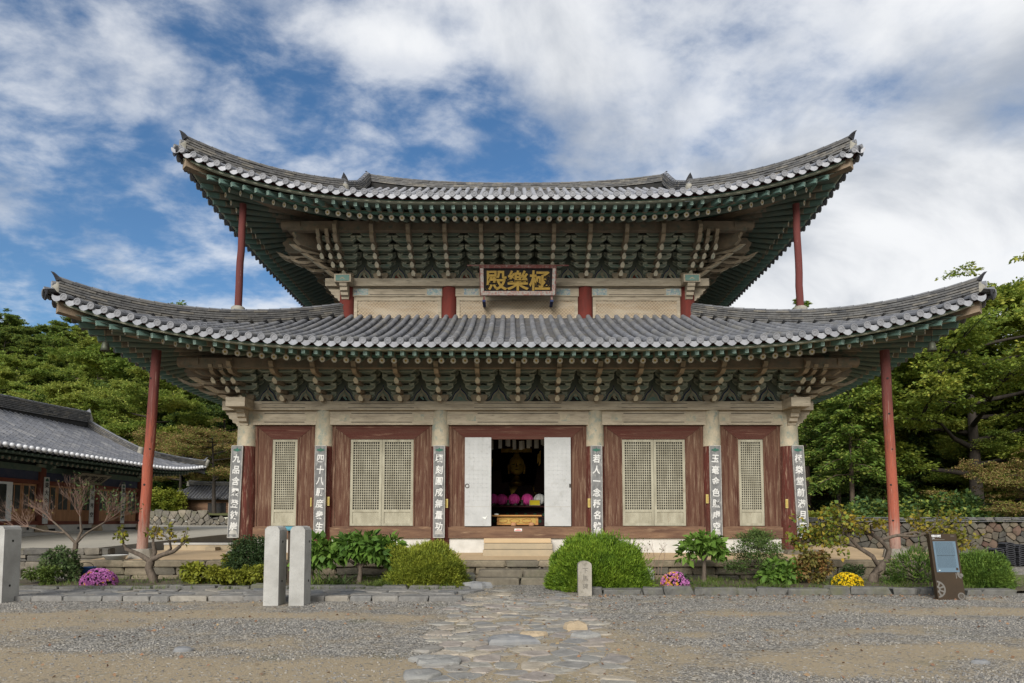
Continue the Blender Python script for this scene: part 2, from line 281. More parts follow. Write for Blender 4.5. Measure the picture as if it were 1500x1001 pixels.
island_mat('ridge_tile', [(0.075, 0.075, 0.077), (0.135, 0.13, 0.122), (0.10, 0.098, 0.096), (0.185, 0.168, 0.14)], rough=0.8, noise=0.35, nscale=7, bump=0.4)
island_mat('hall_tile', [(0.09, 0.094, 0.105), (0.145, 0.148, 0.16), (0.11, 0.112, 0.122), (0.19, 0.188, 0.188)], rough=0.7, noise=0.22, nscale=3, bump=0.2)
mat('tile_white_end', (0.62, 0.62, 0.62), (0.52, 0.52, 0.52), 4)
mat('lime', (0.32, 0.30, 0.25), (0.20, 0.188, 0.155), 6, bump=0.4)
island_mat('rubble', [(0.12, 0.106, 0.084), (0.17, 0.148, 0.115), (0.088, 0.083, 0.073), (0.21, 0.178, 0.132)], noise=0.35, nscale=5, bump=0.7, moss=(0.10, 0.10, 0.055), mscale=1.6)
island_mat('terrace_stone', [(0.15, 0.125, 0.086), (0.215, 0.175, 0.118), (0.11, 0.098, 0.075), (0.26, 0.205, 0.132)], noise=0.35, nscale=4, bump=0.7, moss=(0.085, 0.085, 0.05), mscale=1.8)
island_mat('kerb_stone', [(0.125, 0.118, 0.10), (0.18, 0.162, 0.132), (0.09, 0.09, 0.085), (0.21, 0.178, 0.13)], noise=0.35, nscale=6, bump=0.6, moss=(0.11, 0.11, 0.06), mscale=2.0)
island_mat('paving', [(0.155, 0.15, 0.14), (0.215, 0.20, 0.175), (0.12, 0.122, 0.122), (0.245, 0.22, 0.18), (0.18, 0.17, 0.155), (0.145, 0.14, 0.13)], noise=0.28, nscale=7, bump=0.55)
island_mat('path_stone', [(0.225, 0.21, 0.18), (0.30, 0.275, 0.225), (0.19, 0.186, 0.176), (0.345, 0.295, 0.22), (0.255, 0.22, 0.19), (0.205, 0.195, 0.175)], noise=0.28, nscale=7, bump=0.6)
island_mat('pebble', [(0.10, 0.097, 0.092), (0.225, 0.21, 0.185), (0.155, 0.148, 0.138), (0.30, 0.272, 0.225), (0.185, 0.17, 0.148), (0.13, 0.123, 0.114)], noise=0.15, nscale=20, bump=0.2)
island_mat('dead_leaf', [(0.20, 0.095, 0.05), (0.26, 0.16, 0.09), (0.15, 0.08, 0.05), (0.30, 0.22, 0.12)], noise=0.2)
mat('tan_stone', (0.40, 0.31, 0.20), (0.30, 0.235, 0.155), 5, bump=0.5)
mat('blue_stone', (0.17, 0.172, 0.175), (0.23, 0.226, 0.215), 6, bump=0.3)
mat('pale_stone', (0.27, 0.262, 0.24), (0.185, 0.18, 0.165), 5, bump=0.6)
mat('black_tile', (0.028, 0.028, 0.031), (0.04, 0.04, 0.044), 5, rough=0.6)
mat('speckled_rock', (0.36, 0.35, 0.31), (0.16, 0.155, 0.13), 14, bump=0.8, bscale=14, lo=0.45, hi=0.55)
leaf_mat('foliage_mid', [(0.075, 0.135, 0.026), (0.155, 0.235, 0.042), (0.255, 0.315, 0.060), (0.34, 0.36, 0.078)], 0.35, 0.35)
leaf_mat('foliage_yellow', [(0.088, 0.143, 0.025), (0.176, 0.240, 0.036), (0.280, 0.332, 0.048), (0.403, 0.390, 0.062)], 0.35, 0.35)
leaf_mat('foliage_dark', [(0.034, 0.068, 0.023), (0.057, 0.110, 0.033), (0.095, 0.152, 0.041), (0.133, 0.181, 0.049)], 0.25, 0.5)
leaf_mat('foliage_rust', [(0.141, 0.141, 0.045), (0.239, 0.189, 0.066), (0.329, 0.206, 0.083), (0.279, 0.230, 0.091)], 0.3, 0.5)
leaf_mat('foliage_orange', [(0.13, 0.10, 0.03), (0.22, 0.14, 0.035), (0.28, 0.14, 0.05)], 0.3, 0.6)
leaf_mat('needle_bright', [(0.057, 0.109, 0.014), (0.115, 0.201, 0.018), (0.190, 0.287, 0.025), (0.253, 0.333, 0.034)], 0.25, 2.2)
leaf_mat('needle_olive', [(0.085, 0.115, 0.016), (0.165, 0.205, 0.024), (0.255, 0.285, 0.032), (0.30, 0.315, 0.042)], 0.25, 2.5)
leaf_mat('needle_green', [(0.039, 0.078, 0.016), (0.078, 0.143, 0.023), (0.137, 0.215, 0.034), (0.169, 0.240, 0.039)], 0.25, 2.5)
leaf_mat('box_leaf', [(0.018, 0.034, 0.012), (0.03, 0.055, 0.017), (0.05, 0.08, 0.022)], 0.15, 3)
leaf_mat('broad_leaf', [(0.045, 0.095, 0.016), (0.085, 0.165, 0.026), (0.13, 0.225, 0.035), (0.16, 0.26, 0.045)], 0.3, 2.2)
leaf_mat('lime_leaf', [(0.09, 0.11, 0.016), (0.17, 0.19, 0.022), (0.27, 0.27, 0.03)], 0.3, 2.5)
leaf_mat('vine_leaf', [(0.10, 0.115, 0.018), (0.19, 0.185, 0.025), (0.29, 0.23, 0.03), (0.40, 0.26, 0.03)], 0.35, 1.6)
leaf_mat('red_leaf', [(0.085, 0.115, 0.025), (0.16, 0.15, 0.035), (0.25, 0.125, 0.045)], 0.3, 3)
leaf_mat('grass_blade', [(0.05, 0.085, 0.016), (0.085, 0.13, 0.024), (0.13, 0.165, 0.035)], 0.3, 1.5)
leaf_mat('strap_leaf', [(0.035, 0.065, 0.022), (0.06, 0.10, 0.032), (0.10, 0.13, 0.045)], 0.2, 2)
leaf_mat('mum_pink', [(0.36, 0.10, 0.30), (0.50, 0.16, 0.42), (0.60, 0.24, 0.50)], 0.2, 3)
leaf_mat('mum_yellow', [(0.62, 0.42, 0.01), (0.78, 0.56, 0.015), (0.85, 0.66, 0.03)], 0.2, 3)
leaf_mat('mum_orange', [(0.62, 0.30, 0.03), (0.70, 0.40, 0.04)], 0.2, 3)

def prop_material():
    """red paint that has darkened to the top and bleached off at the foot"""
    m = bpy.data.materials.new('prop_paint'); m.use_nodes = True; t = m.node_tree; t.nodes.clear(); L = t.links.new
    o = N(t, 'ShaderNodeOutputMaterial'); b = N(t, 'ShaderNodeBsdfPrincipled', inp={'Roughness': 0.85}); L(b.outputs[0], o.inputs[0]); b.inputs['Specular IOR Level'].default_value = 0.2
    tc = N(t, 'ShaderNodeTexCoord'); sp = N(t, 'ShaderNodeSeparateXYZ'); L(tc.outputs['Object'], sp.inputs[0])
    mp = N(t, 'ShaderNodeMapping'); L(tc.outputs['Object'], mp.inputs[0]); mp.inputs['Scale'].default_value = (9, 9, 0.7)
    n = N(t, 'ShaderNodeTexNoise', inp={'Scale': 1.6, 'Detail': 9.0, 'Roughness': 0.68}); L(mp.outputs[0], n.inputs['Vector'])
    zz = math_n(t, 'MULTIPLY_ADD', math_n(t, 'SUBTRACT', n.outputs[0], 0.5), 3.4, sp.outputs[2])
    def ramp(v, a, c):
        r = N(t, 'ShaderNodeMapRange', interpolation_type='SMOOTHSTEP'); L(v, r.inputs[0]); r.inputs[1].default_value = a; r.inputs[2].default_value = c; return r.outputs[0]
    col = mixc(t, ramp(zz, 2.2, 4.6), (0.31, 0.085, 0.05), (0.115, 0.036, 0.03))
    col = mixc(t, ramp(zz, 1.5, 0.2), col, (0.36, 0.23, 0.18))
    n2 = N(t, 'ShaderNodeTexNoise', inp={'Scale': 5.0, 'Detail': 8.0, 'Roughness': 0.7}); L(mp.outputs[0], n2.inputs['Vector'])
    col = mixc(t, math_n(t, 'MULTIPLY', ramp(n2.outputs[0], 0.50, 0.70), 0.55), col, (0.10, 0.06, 0.05))
    mpc = N(t, 'ShaderNodeMapping'); L(tc.outputs['Object'], mpc.inputs[0]); mpc.inputs['Scale'].default_value = (34, 34, 0.5)
    n4 = N(t, 'ShaderNodeTexNoise', inp={'Scale': 1.0, 'Detail': 4.0, 'Roughness': 0.6}); L(mpc.outputs[0], n4.inputs['Vector'])
    col = mixc(t, math_n(t, 'MULTIPLY', ramp(n4.outputs[0], 0.60, 0.70), 0.6), col, (0.40, 0.28, 0.22)); col = mixc(t, math_n(t, 'MULTIPLY', ramp(n4.outputs[0], 0.38, 0.30), 0.7), col, (0.04, 0.022, 0.02))
    L(col, b.inputs['Base Color'])
    bp = N(t, 'ShaderNodeBump', inp={'Strength': 0.6, 'Distance': 0.02}); L(n2.outputs[0], bp.inputs['Height']); L(bp.outputs[0], b.inputs['Normal'])
    MATS['prop_paint'] = m
prop_material()
def ground_material():
    m = bpy.data.materials.new('gravel_ground'); m.use_nodes = True; t = m.node_tree; t.nodes.clear(); L = t.links.new
    o = N(t, 'ShaderNodeOutputMaterial'); b = N(t, 'ShaderNodeBsdfPrincipled', inp={'Roughness': 0.95}); L(b.outputs[0], o.inputs[0]); b.inputs['Specular IOR Level'].default_value = 0.12
    tc = N(t, 'ShaderNodeTexCoord')
    # patches of trodden earth between the gravel, laid out on the ground mesh
    at_ = N(t, 'ShaderNodeAttribute', attribute_name='earth')
    n = N(t, 'ShaderNodeTexNoise', inp={'Scale': 3.2, 'Detail': 9.0, 'Roughness': 0.72}); L(tc.outputs['Object'], n.inputs['Vector'])
    f = math_n(t, 'MULTIPLY_ADD', math_n(t, 'SUBTRACT', n.outputs[0], 0.5), 1.5, at_.outputs['Fac'])
    mr = N(t, 'ShaderNodeMapRange', interpolation_type='SMOOTHSTEP'); L(f, mr.inputs[0]); mr.inputs[1].default_value = 0.18; mr.inputs[2].default_value = 0.88
    vo = N(t, 'ShaderNodeTexVoronoi', inp={'Scale': 36.0, 'Randomness': 1.0}); L(tc.outputs['Object'], vo.inputs['Vector'])
    cr = N(t, 'ShaderNodeValToRGB'); e = cr.color_ramp.elements
    bw = N(t, 'ShaderNodeSeparateColor'); L(vo.outputs['Color'], bw.inputs[0]); L(bw.outputs[0], cr.inputs[0])
    for _ in range(3): e.new(0.5)
    for i, (p, c) in enumerate([(0, (0.05, 0.049, 0.047)), (0.3, (0.14, 0.137, 0.13)), (0.6, (0.23, 0.222, 0.205)), (0.85, (0.37, 0.345, 0.30)), (1, (0.58, 0.54, 0.47))]):
        e[i].position = p; e[i].color = c + (1,)
    n2 = N(t, 'ShaderNodeTexNoise', inp={'Scale': 60.0, 'Detail': 5.0, 'Roughness': 0.7}); L(tc.outputs['Object'], n2.inputs['Vector'])
    n3 = N(t, 'ShaderNodeTexNoise', inp={'Scale': 1.7, 'Detail': 8.0, 'Roughness': 0.7}); L(tc.outputs['Object'], n3.inputs['Vector'])
    d0 = mixc(t, n3.outputs[0], (0.40, 0.315, 0.20), (0.29, 0.23, 0.145))
    d1 = mixc(t, math_n(t, 'MULTIPLY', n2.outputs[0], 0.5), d0, (0.20, 0.175, 0.14))
    # a few pebbles still show in the earth
    some = math_n(t, 'GREATER_THAN', bw.outputs[1], 0.86)
    d2 = mixc(t, math_n(t, 'MULTIPLY', some, 0.7), d1, cr.outputs[0])
    tone = N(t, 'ShaderNodeMapRange'); L(n3.outputs[0], tone.inputs[0]); tone.inputs[1].default_value = 0.3; tone.inputs[2].default_value = 0.7; tone.inputs[3].default_value = 0.82; tone.inputs[4].default_value = 1.18
    g1 = mixc(t, 1.0, cr.outputs[0], tone.outputs[0], 'MULTIPLY')
    g2 = mixc(t, 0.16, g1, (0.30, 0.255, 0.18))
    col = mixc(t, mr.outputs[0], g2, d2)
    n5 = N(t, 'ShaderNodeTexNoise', inp={'Scale': 0.9, 'Detail': 6.0}); mp5 = N(t, 'ShaderNodeMapping'); L(tc.outputs['Object'], mp5.inputs[0]); mp5.inputs['Location'].default_value = (4, 9, 0); L(mp5.outputs[0], n5.inputs['Vector'])
    ms = N(t, 'ShaderNodeMapRange'); L(n5.outputs[0], ms.inputs[0]); ms.inputs[1].default_value = 0.60; ms.inputs[2].default_value = 0.74; ms.inputs[4].default_value = 0.45
    col = mixc(t, ms.outputs[0], col, (0.13, 0.125, 0.06))
    L(col, b.inputs['Base Color'])
    h = math_n(t, 'MULTIPLY', vo.outputs['Distance'], math_n(t, 'MULTIPLY_ADD', mr.outputs[0], -0.8, 1.0))
    h2 = math_n(t, 'MULTIPLY_ADD', n2.outputs[0], 0.35, math_n(t, 'MULTIPLY', h, -1.0))
    bp = N(t, 'ShaderNodeBump', inp={'Strength': 1.0, 'Distance': 0.03}); L(h2, bp.inputs['Height']); L(bp.outputs[0], b.inputs['Normal'])
    MATS['gravel_ground'] = m
ground_material()

# ------------------------------------------------------------------ builders
def tag(o, label=None, cat=None, group=None, kind=None):
    if label: o['label'] = label
    if cat: o['category'] = cat
    if group: o['group'] = group
    if kind: o['kind'] = kind
    return o
def empty(name, loc, label=None, cat=None, group=None):
    o = bpy.data.objects.new(name, None); COL.objects.link(o); o.location = loc; o.empty_display_size = 0.2
    return tag(o, label, cat, group)
ORG = {}
def origin(o):
    p = Vector((0, 0, 0))
    while o is not None: p = p + Vector(o.location); o = o.parent
    return p
class MB:
    """collects faces (world coordinates) and links them as ONE mesh object"""
    def __init__(s): s.v = []; s.f = []; s.m = []; s.names = []; s.smooth = []
    def mi(s, m):
        if m not in s.names: s.names.append(m)
        return s.names.index(m)
    def add(s, vs, fs, m, smooth=False):
        b = len(s.v); s.v.extend([tuple(p) for p in vs]); k = s.mi(m)
        for f in fs: s.f.append([b + i for i in f]); s.m.append(k); s.smooth.append(smooth)
        return s
    def box(s, x0, y0, z0, x1, y1, z1, m):
        vs = [(x0, y0, z0), (x1, y0, z0), (x1, y1, z0), (x0, y1, z0), (x0, y0, z1), (x1, y0, z1), (x1, y1, z1), (x0, y1, z1)]
        return s.add(vs, [(0, 3, 2, 1), (4, 5, 6, 7), (0, 1, 5, 4), (1, 2, 6, 5), (2, 3, 7, 6), (3, 0, 4, 7)], m)
    def quad(s, a, b, c, d, m): return s.add([a, b, c, d], [(0, 1, 2, 3)], m)
    def tube(s, pts, rad, m, n=10, cap=True, smooth=True):
        pts = [Vector(p) for p in pts]; vs = []; fs = []
        rad = rad if isinstance(rad, (list, tuple)) else [rad] * len(pts)
        for i, p in enumerate(pts):
            d = (pts[min(i + 1, len(pts) - 1)] - pts[max(i - 1, 0)]).normalized()
            a = d.cross(Vector((0, 0, 1)) if abs(d.z) < .8 else Vector((0, 1, 0)))
            if a.length < 1e-3: a = d.cross(Vector((1, 0, 0)))
            a.normalize(); b = a.cross(d)
            for k in range(n):
                t = 2 * math.pi * k / n; vs.append(p + (a * math.cos(t) + b * math.sin(t)) * rad[i])
        for i in range(len(pts) - 1):
            for k in range(n):
                fs.append((i * n + k, i * n + (k + 1) % n, (i + 1) * n + (k + 1) % n, (i + 1) * n + k))
        s.add(vs, fs, m, smooth)
        if cap:
            s.add(vs[:n], [tuple(range(n))], m); s.add(vs[-n:], [tuple(range(n))[::-1]], m)
        return s
    def lathe(s, prof, c, m, n=20, smooth=True):
        vs = []; fs = []
        for r, z in prof:
            for k in range(n):
                t = 2 * math.pi * k / n; vs.append((c[0] + r * math.cos(t), c[1] + r * math.sin(t), c[2] + z))
        for i in range(len(prof) - 1):
            for k in range(n): fs.append((i * n + k, i * n + (k + 1) % n, (i + 1) * n + (k + 1) % n, (i + 1) * n + k))
        return s.add(vs, fs, m, smooth)
    def prism(s, poly, fn, w0, w1, m, msides=None, mback=None):
        """poly: 2-D outline (a,b); fn(a,b,w)->xyz; extruded from w0 (front) to w1"""
        n = len(poly); vs = [fn(a, b, w0) for a, b in poly] + [fn(a, b, w1) for a, b in poly]
        s.add(vs, [tuple(range(n))], m); s.add(vs, [tuple(range(n, 2 * n))[::-1]], mback or m)
        s.add(vs, [(i, i + n, (i + 1) % n + n, (i + 1) % n) for i in range(n)], msides or m)
        return s
    def build(s, name, parent=None, loc=None, bevel=0, recalc=False):
        me = bpy.data.meshes.new(name)
        o0 = origin(parent) if parent is not None else Vector(loc or (0, 0, 0))
        V = np.array(s.v, dtype=float) - np.array(o0)
        me.from_pydata(V.tolist(), [], s.f); 
        for n in s.names: me.materials.append(MATS[n])
        me.polygons.foreach_set('material_index', s.m); me.polygons.foreach_set('use_smooth', s.smooth)
        me.update()
        o = bpy.data.objects.new(name, me); COL.objects.link(o)
        if parent is not None: o.parent = parent
        else: o.location = o0
        if bevel:
            b = o.modifiers.new('bevel', 'BEVEL'); b.width = bevel; b.segments = 2; b.limit_method = 'ANGLE'; b.angle_limit = R(35)
        return o
def np_mesh(name, V, F, mats, parent=None, loc=(0, 0, 0), midx=None):
    """V (n,3) local, F (k,4) quads"""
    me = bpy.data.meshes.new(name); n, k = len(V), len(F)
    me.vertices.add(n); me.vertices.foreach_set('co', np.asarray(V, dtype=np.float32).ravel())
    me.loops.add(k * 4); me.loops.foreach_set('vertex_index', np.asarray(F, dtype=np.int32).ravel())
    me.polygons.add(k); me.polygons.foreach_set('loop_start', np.arange(0, 4 * k, 4, dtype=np.int32))
    try: me.polygons.foreach_set('loop_total', np.full(k, 4, dtype=np.int32))
    except Exception: pass
    for m in mats: me.materials.append(MATS[m])
    if midx is not None: me.polygons.foreach_set('material_index', np.asarray(midx, dtype=np.int32))
    me.update(calc_edges=True); me.validate()
    o = bpy.data.objects.new(name, me); COL.objects.link(o)
    if parent is not None: o.parent = parent
    else: o.location = loc
    return o
def copy_tree(o, parent=None):
    c = o.copy(); COL.objects.link(c)
    if parent is not None: c.parent = parent
    for ch in list(o.children): copy_tree(ch, c)
    return c
def text_geo(body, size, extrude=0.01, bold=0.0):
    cu = bpy.data.curves.new('lettering', 'FONT'); cu.body = body; cu.size = size; cu.extrude = extrude; cu.offset = bold; cu.resolution_u = 3
    o = bpy.data.objects.new('lettering', cu); COL.objects.link(o)
    dg = bpy.context.evaluated_depsgraph_get(); me = bpy.data.meshes.new_from_object(o.evaluated_get(dg))
    V = np.array([v.co[:] for v in me.vertices]).reshape(-1, 3); F = [tuple(p.vertices) for p in me.polygons]
    bpy.data.objects.remove(o); bpy.data.curves.remove(cu); bpy.data.meshes.remove(me)
    if len(V): c = (V.min(0) + V.max(0)) / 2; V[:, :2] -= c[:2]
    return V, F
def put_text(mb, body, size, m, fn, extrude=0.01, bold=0.0, sx_=1.0):
    V, F = text_geo(body, size, extrude, bold)
    mb.add([fn(x * sx_, y, z) for x, y, z in V], F, m)

# ================================================================== the two-storey hall
CX = [7.97, 5.70, 2.27]
YM = 5.7; YB = 11.4
hall = empty('temple_hall', (0, 0, 0.5), 'weathered two-storey timber temple hall with two sweeping grey tiled roofs and green painted eaves', 'temple')

class Roof:
    def __init__(s, Xc, yc, B, z0, Lf, p, c0, D, ztop, a, hip_stop=None):
        s.Xc, s.yc, s.B, s.z0, s.Lf, s.p, s.c0, s.D, s.zt, s.a, s.hs = Xc, yc, B, z0, Lf, p, c0, D, ztop, a, hip_stop
        s.yf = yc + B; s.xr = Xc - B
        s.H = [Xc, YM - yc, Xc, YM - yc]      # front right back left
    def P(s, k, q, d, z):
        if k == 0: return (q, s.yf + d, z)
        if k == 1: return (s.xr - d, YM + q, z)
        if k == 2: return (-q, 2 * YM - s.yf - d, z)
        return (-s.xr + d, YM - q, z)
    def t(s, k, q): return max(0.0, 1 - (s.H[k] - abs(q)) / s.c0)
    def de(s, k, q): return -s.B * s.t(k, q) ** 2
    def ze(s, k, q): return s.z0 + s.Lf * s.t(k, q) ** s.p
    def dm(s, k, q):
        h = s.H[k] - abs(q) - s.B
        if s.hs is None: return min(s.D, h)
        if k in (0, 2): return s.D if abs(q) <= s.Xc - s.hs else min(s.D, h)
        return min(s.hs - s.B, h)
    def z(s, k, q, d):
        e = s.de(k, q); v = (d - e) / (s.D - e); z = s.ze(k, q) + 0.15
        return z + (s.zt - z) * (s.a * v + (1 - s.a) * v * v)
    def hip(s, c):   # point on the hip at distance c from the corner (front right)
        q = s.H[0] - c
        return (s.Xc - c, s.yc + c, s.z(0, q, c - s.B))

skirt = Roof(11.52, -3.55, 0.55, 5.805, 1.10, 3.2, 9.2, 5.0, 8.16, 0.80)
main = Roof(9.55, -1.55, 0.50, 10.60, 1.09, 2.8, 7.6, 6.75, 14.45, 0.80, hip_stop=3.6)
SP = 0.312
RT = 0.082

def tiles(rf, name, tm, em, sides=(0, 1, 2, 3)):
    rnd = random.Random(5)
    mb = MB(); ch = MB()
    na = 7
    for k in sides:
        H = rf.H[k]; n = int(2 * (H - 0.05) / SP); s0 = -n * SP / 2
        for i in range(n + 1):
            q = s0 + i * SP; d0 = rf.de(k, q) - 0.03; d1 = rf.dm(k, q)
            if d1 - d0 < 0.18:
                continue
            # round tile row
            nt_ = max(1, int(round((d1 - d0) / 0.34))); st = (d1 - d0) / nt_
            jx = rnd.uniform(-0.012, 0.012)
            for j in range(nt_):
                a0 = d0 + j * st; a1 = a0 + st * 1.02; r0 = RT * rnd.uniform(1.0, 1.025); r1 = RT * 0.965
                vs = []
                dz = rnd.uniform(-0.004, 0.004); dx = jx + rnd.uniform(-0.004, 0.004)
                for aa, rr in ((a0, r0), (a1, r1)):
                    zc = rf.z(k, q, aa) + 0.035 + dz
                    for m in range(na):
                        th = math.pi * (m / (na - 1)) * 1.16 - math.pi * 0.08
                        vs.append(rf.P(k, q + dx - rr * math.cos(th), aa, zc + rr * math.sin(th)))
                fs = [(m, m + 1, na + m + 1, na + m) for m in range(na - 1)]
                mb.add(vs, fs, tm, True)
                mb.add(vs[:na], [tuple(range(na))[::-1]], tm)
            # round end tile with a raised ring
            zc = rf.z(k, q, d0) + 0.035; o = []
            for rr, off in ((RT * 1.10, 0.0), (RT * 1.10, -0.07), (RT * 0.80, -0.07), (RT * 0.72, -0.060), (RT * 0.36, -0.060), (RT * 0.30, -0.066), (0.001, -0.068)):
                o.append([rf.P(k, q + rr * math.cos(2 * math.pi * m / 12), d0 + off, zc + rr * math.sin(2 * math.pi * m / 12)) for m in range(12)])
            vs = [p for r_ in o for p in r_]
            mb.add(vs, [(r_ * 12 + m, r_ * 12 + (m + 1) % 12, (r_ + 1) * 12 + (m + 1) % 12, (r_ + 1) * 12 + m) for r_ in range(6) for m in range(12)], 'tile_disc' if tm == 'roof_tile' else 'upper_disc')
        for i in range(-1, n + 1):
            q = s0 + (i + 0.5) * SP
            if abs(q) > H - 0.02: continue
            d0 = rf.de(k, q) - 0.02; d1 = max(rf.dm(k, q - SP / 2 if q > 0 else q + SP / 2), rf.dm(k, q)) + 0.05
            if d1 - d0 < 0.05: d1 = d0 + 0.08
            nc = max(1, int(round((d1 - d0) / 0.24))); st = (d1 - d0) / nc
            cs = [(-0.5, 0.025), (-0.25, -0.018), (0, -0.032), (0.25, -0.018), (0.5, 0.025)]
            for j in range(nc):
                a0 = d0 + j * st; a1 = a0 + st * 1.05; vs = []; up = 0.026 + rnd.uniform(-0.005, 0.008)
                for aa, u in ((a0, up), (a1, 0.0)):
                    z = rf.z(k, q, aa) + u
                    for f_, sg in cs: vs.append(rf.P(k, q + f_ * SP * 1.02, aa, z + sg))
                for f_, sg in cs: vs.append(rf.P(k, q + f_ * SP * 1.02, a0, rf.z(k, q, a0) + up + sg - 0.03))
                ch.add(vs, [(m, m + 1, 5 + m + 1, 5 + m) for m in range(4)] + [(10 + m, 11 + m, m + 1, m) for m in range(4)], 'roof_channel')
            # drip tile: a broad crescent hanging below the channel
            zt = rf.z(k, q, d0) + 0.024
            top = [(f_ * SP * 0.97, sg + 0.012) for f_, sg in ((-0.5, 0.025), (-0.25, -0.018), (0, -0.032), (0.25, -0.018), (0.5, 0.025))]
            bot = [(0.47 * SP, -0.03), (0.37 * SP, -0.10), (0.2 * SP, -0.15), (0, -0.172), (-0.2 * SP, -0.15), (-0.37 * SP, -0.10), (-0.47 * SP, -0.03)]
            poly = top + bot
            ch.prism(poly, lambda a_, b_, w: rf.P(k, q + a_, d0 - 0.035 + w + 0.28 * b_, zt + b_), 0.0, 0.022, em, tm)
    a = mb.build(name, hall)
    b = ch.build('channel_tile', a)
    b['kind'] = 'stuff'
    return a

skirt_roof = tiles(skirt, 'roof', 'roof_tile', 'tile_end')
main_roof = tiles(main, 'roof', 'upper_tile', 'upper_tile_end')

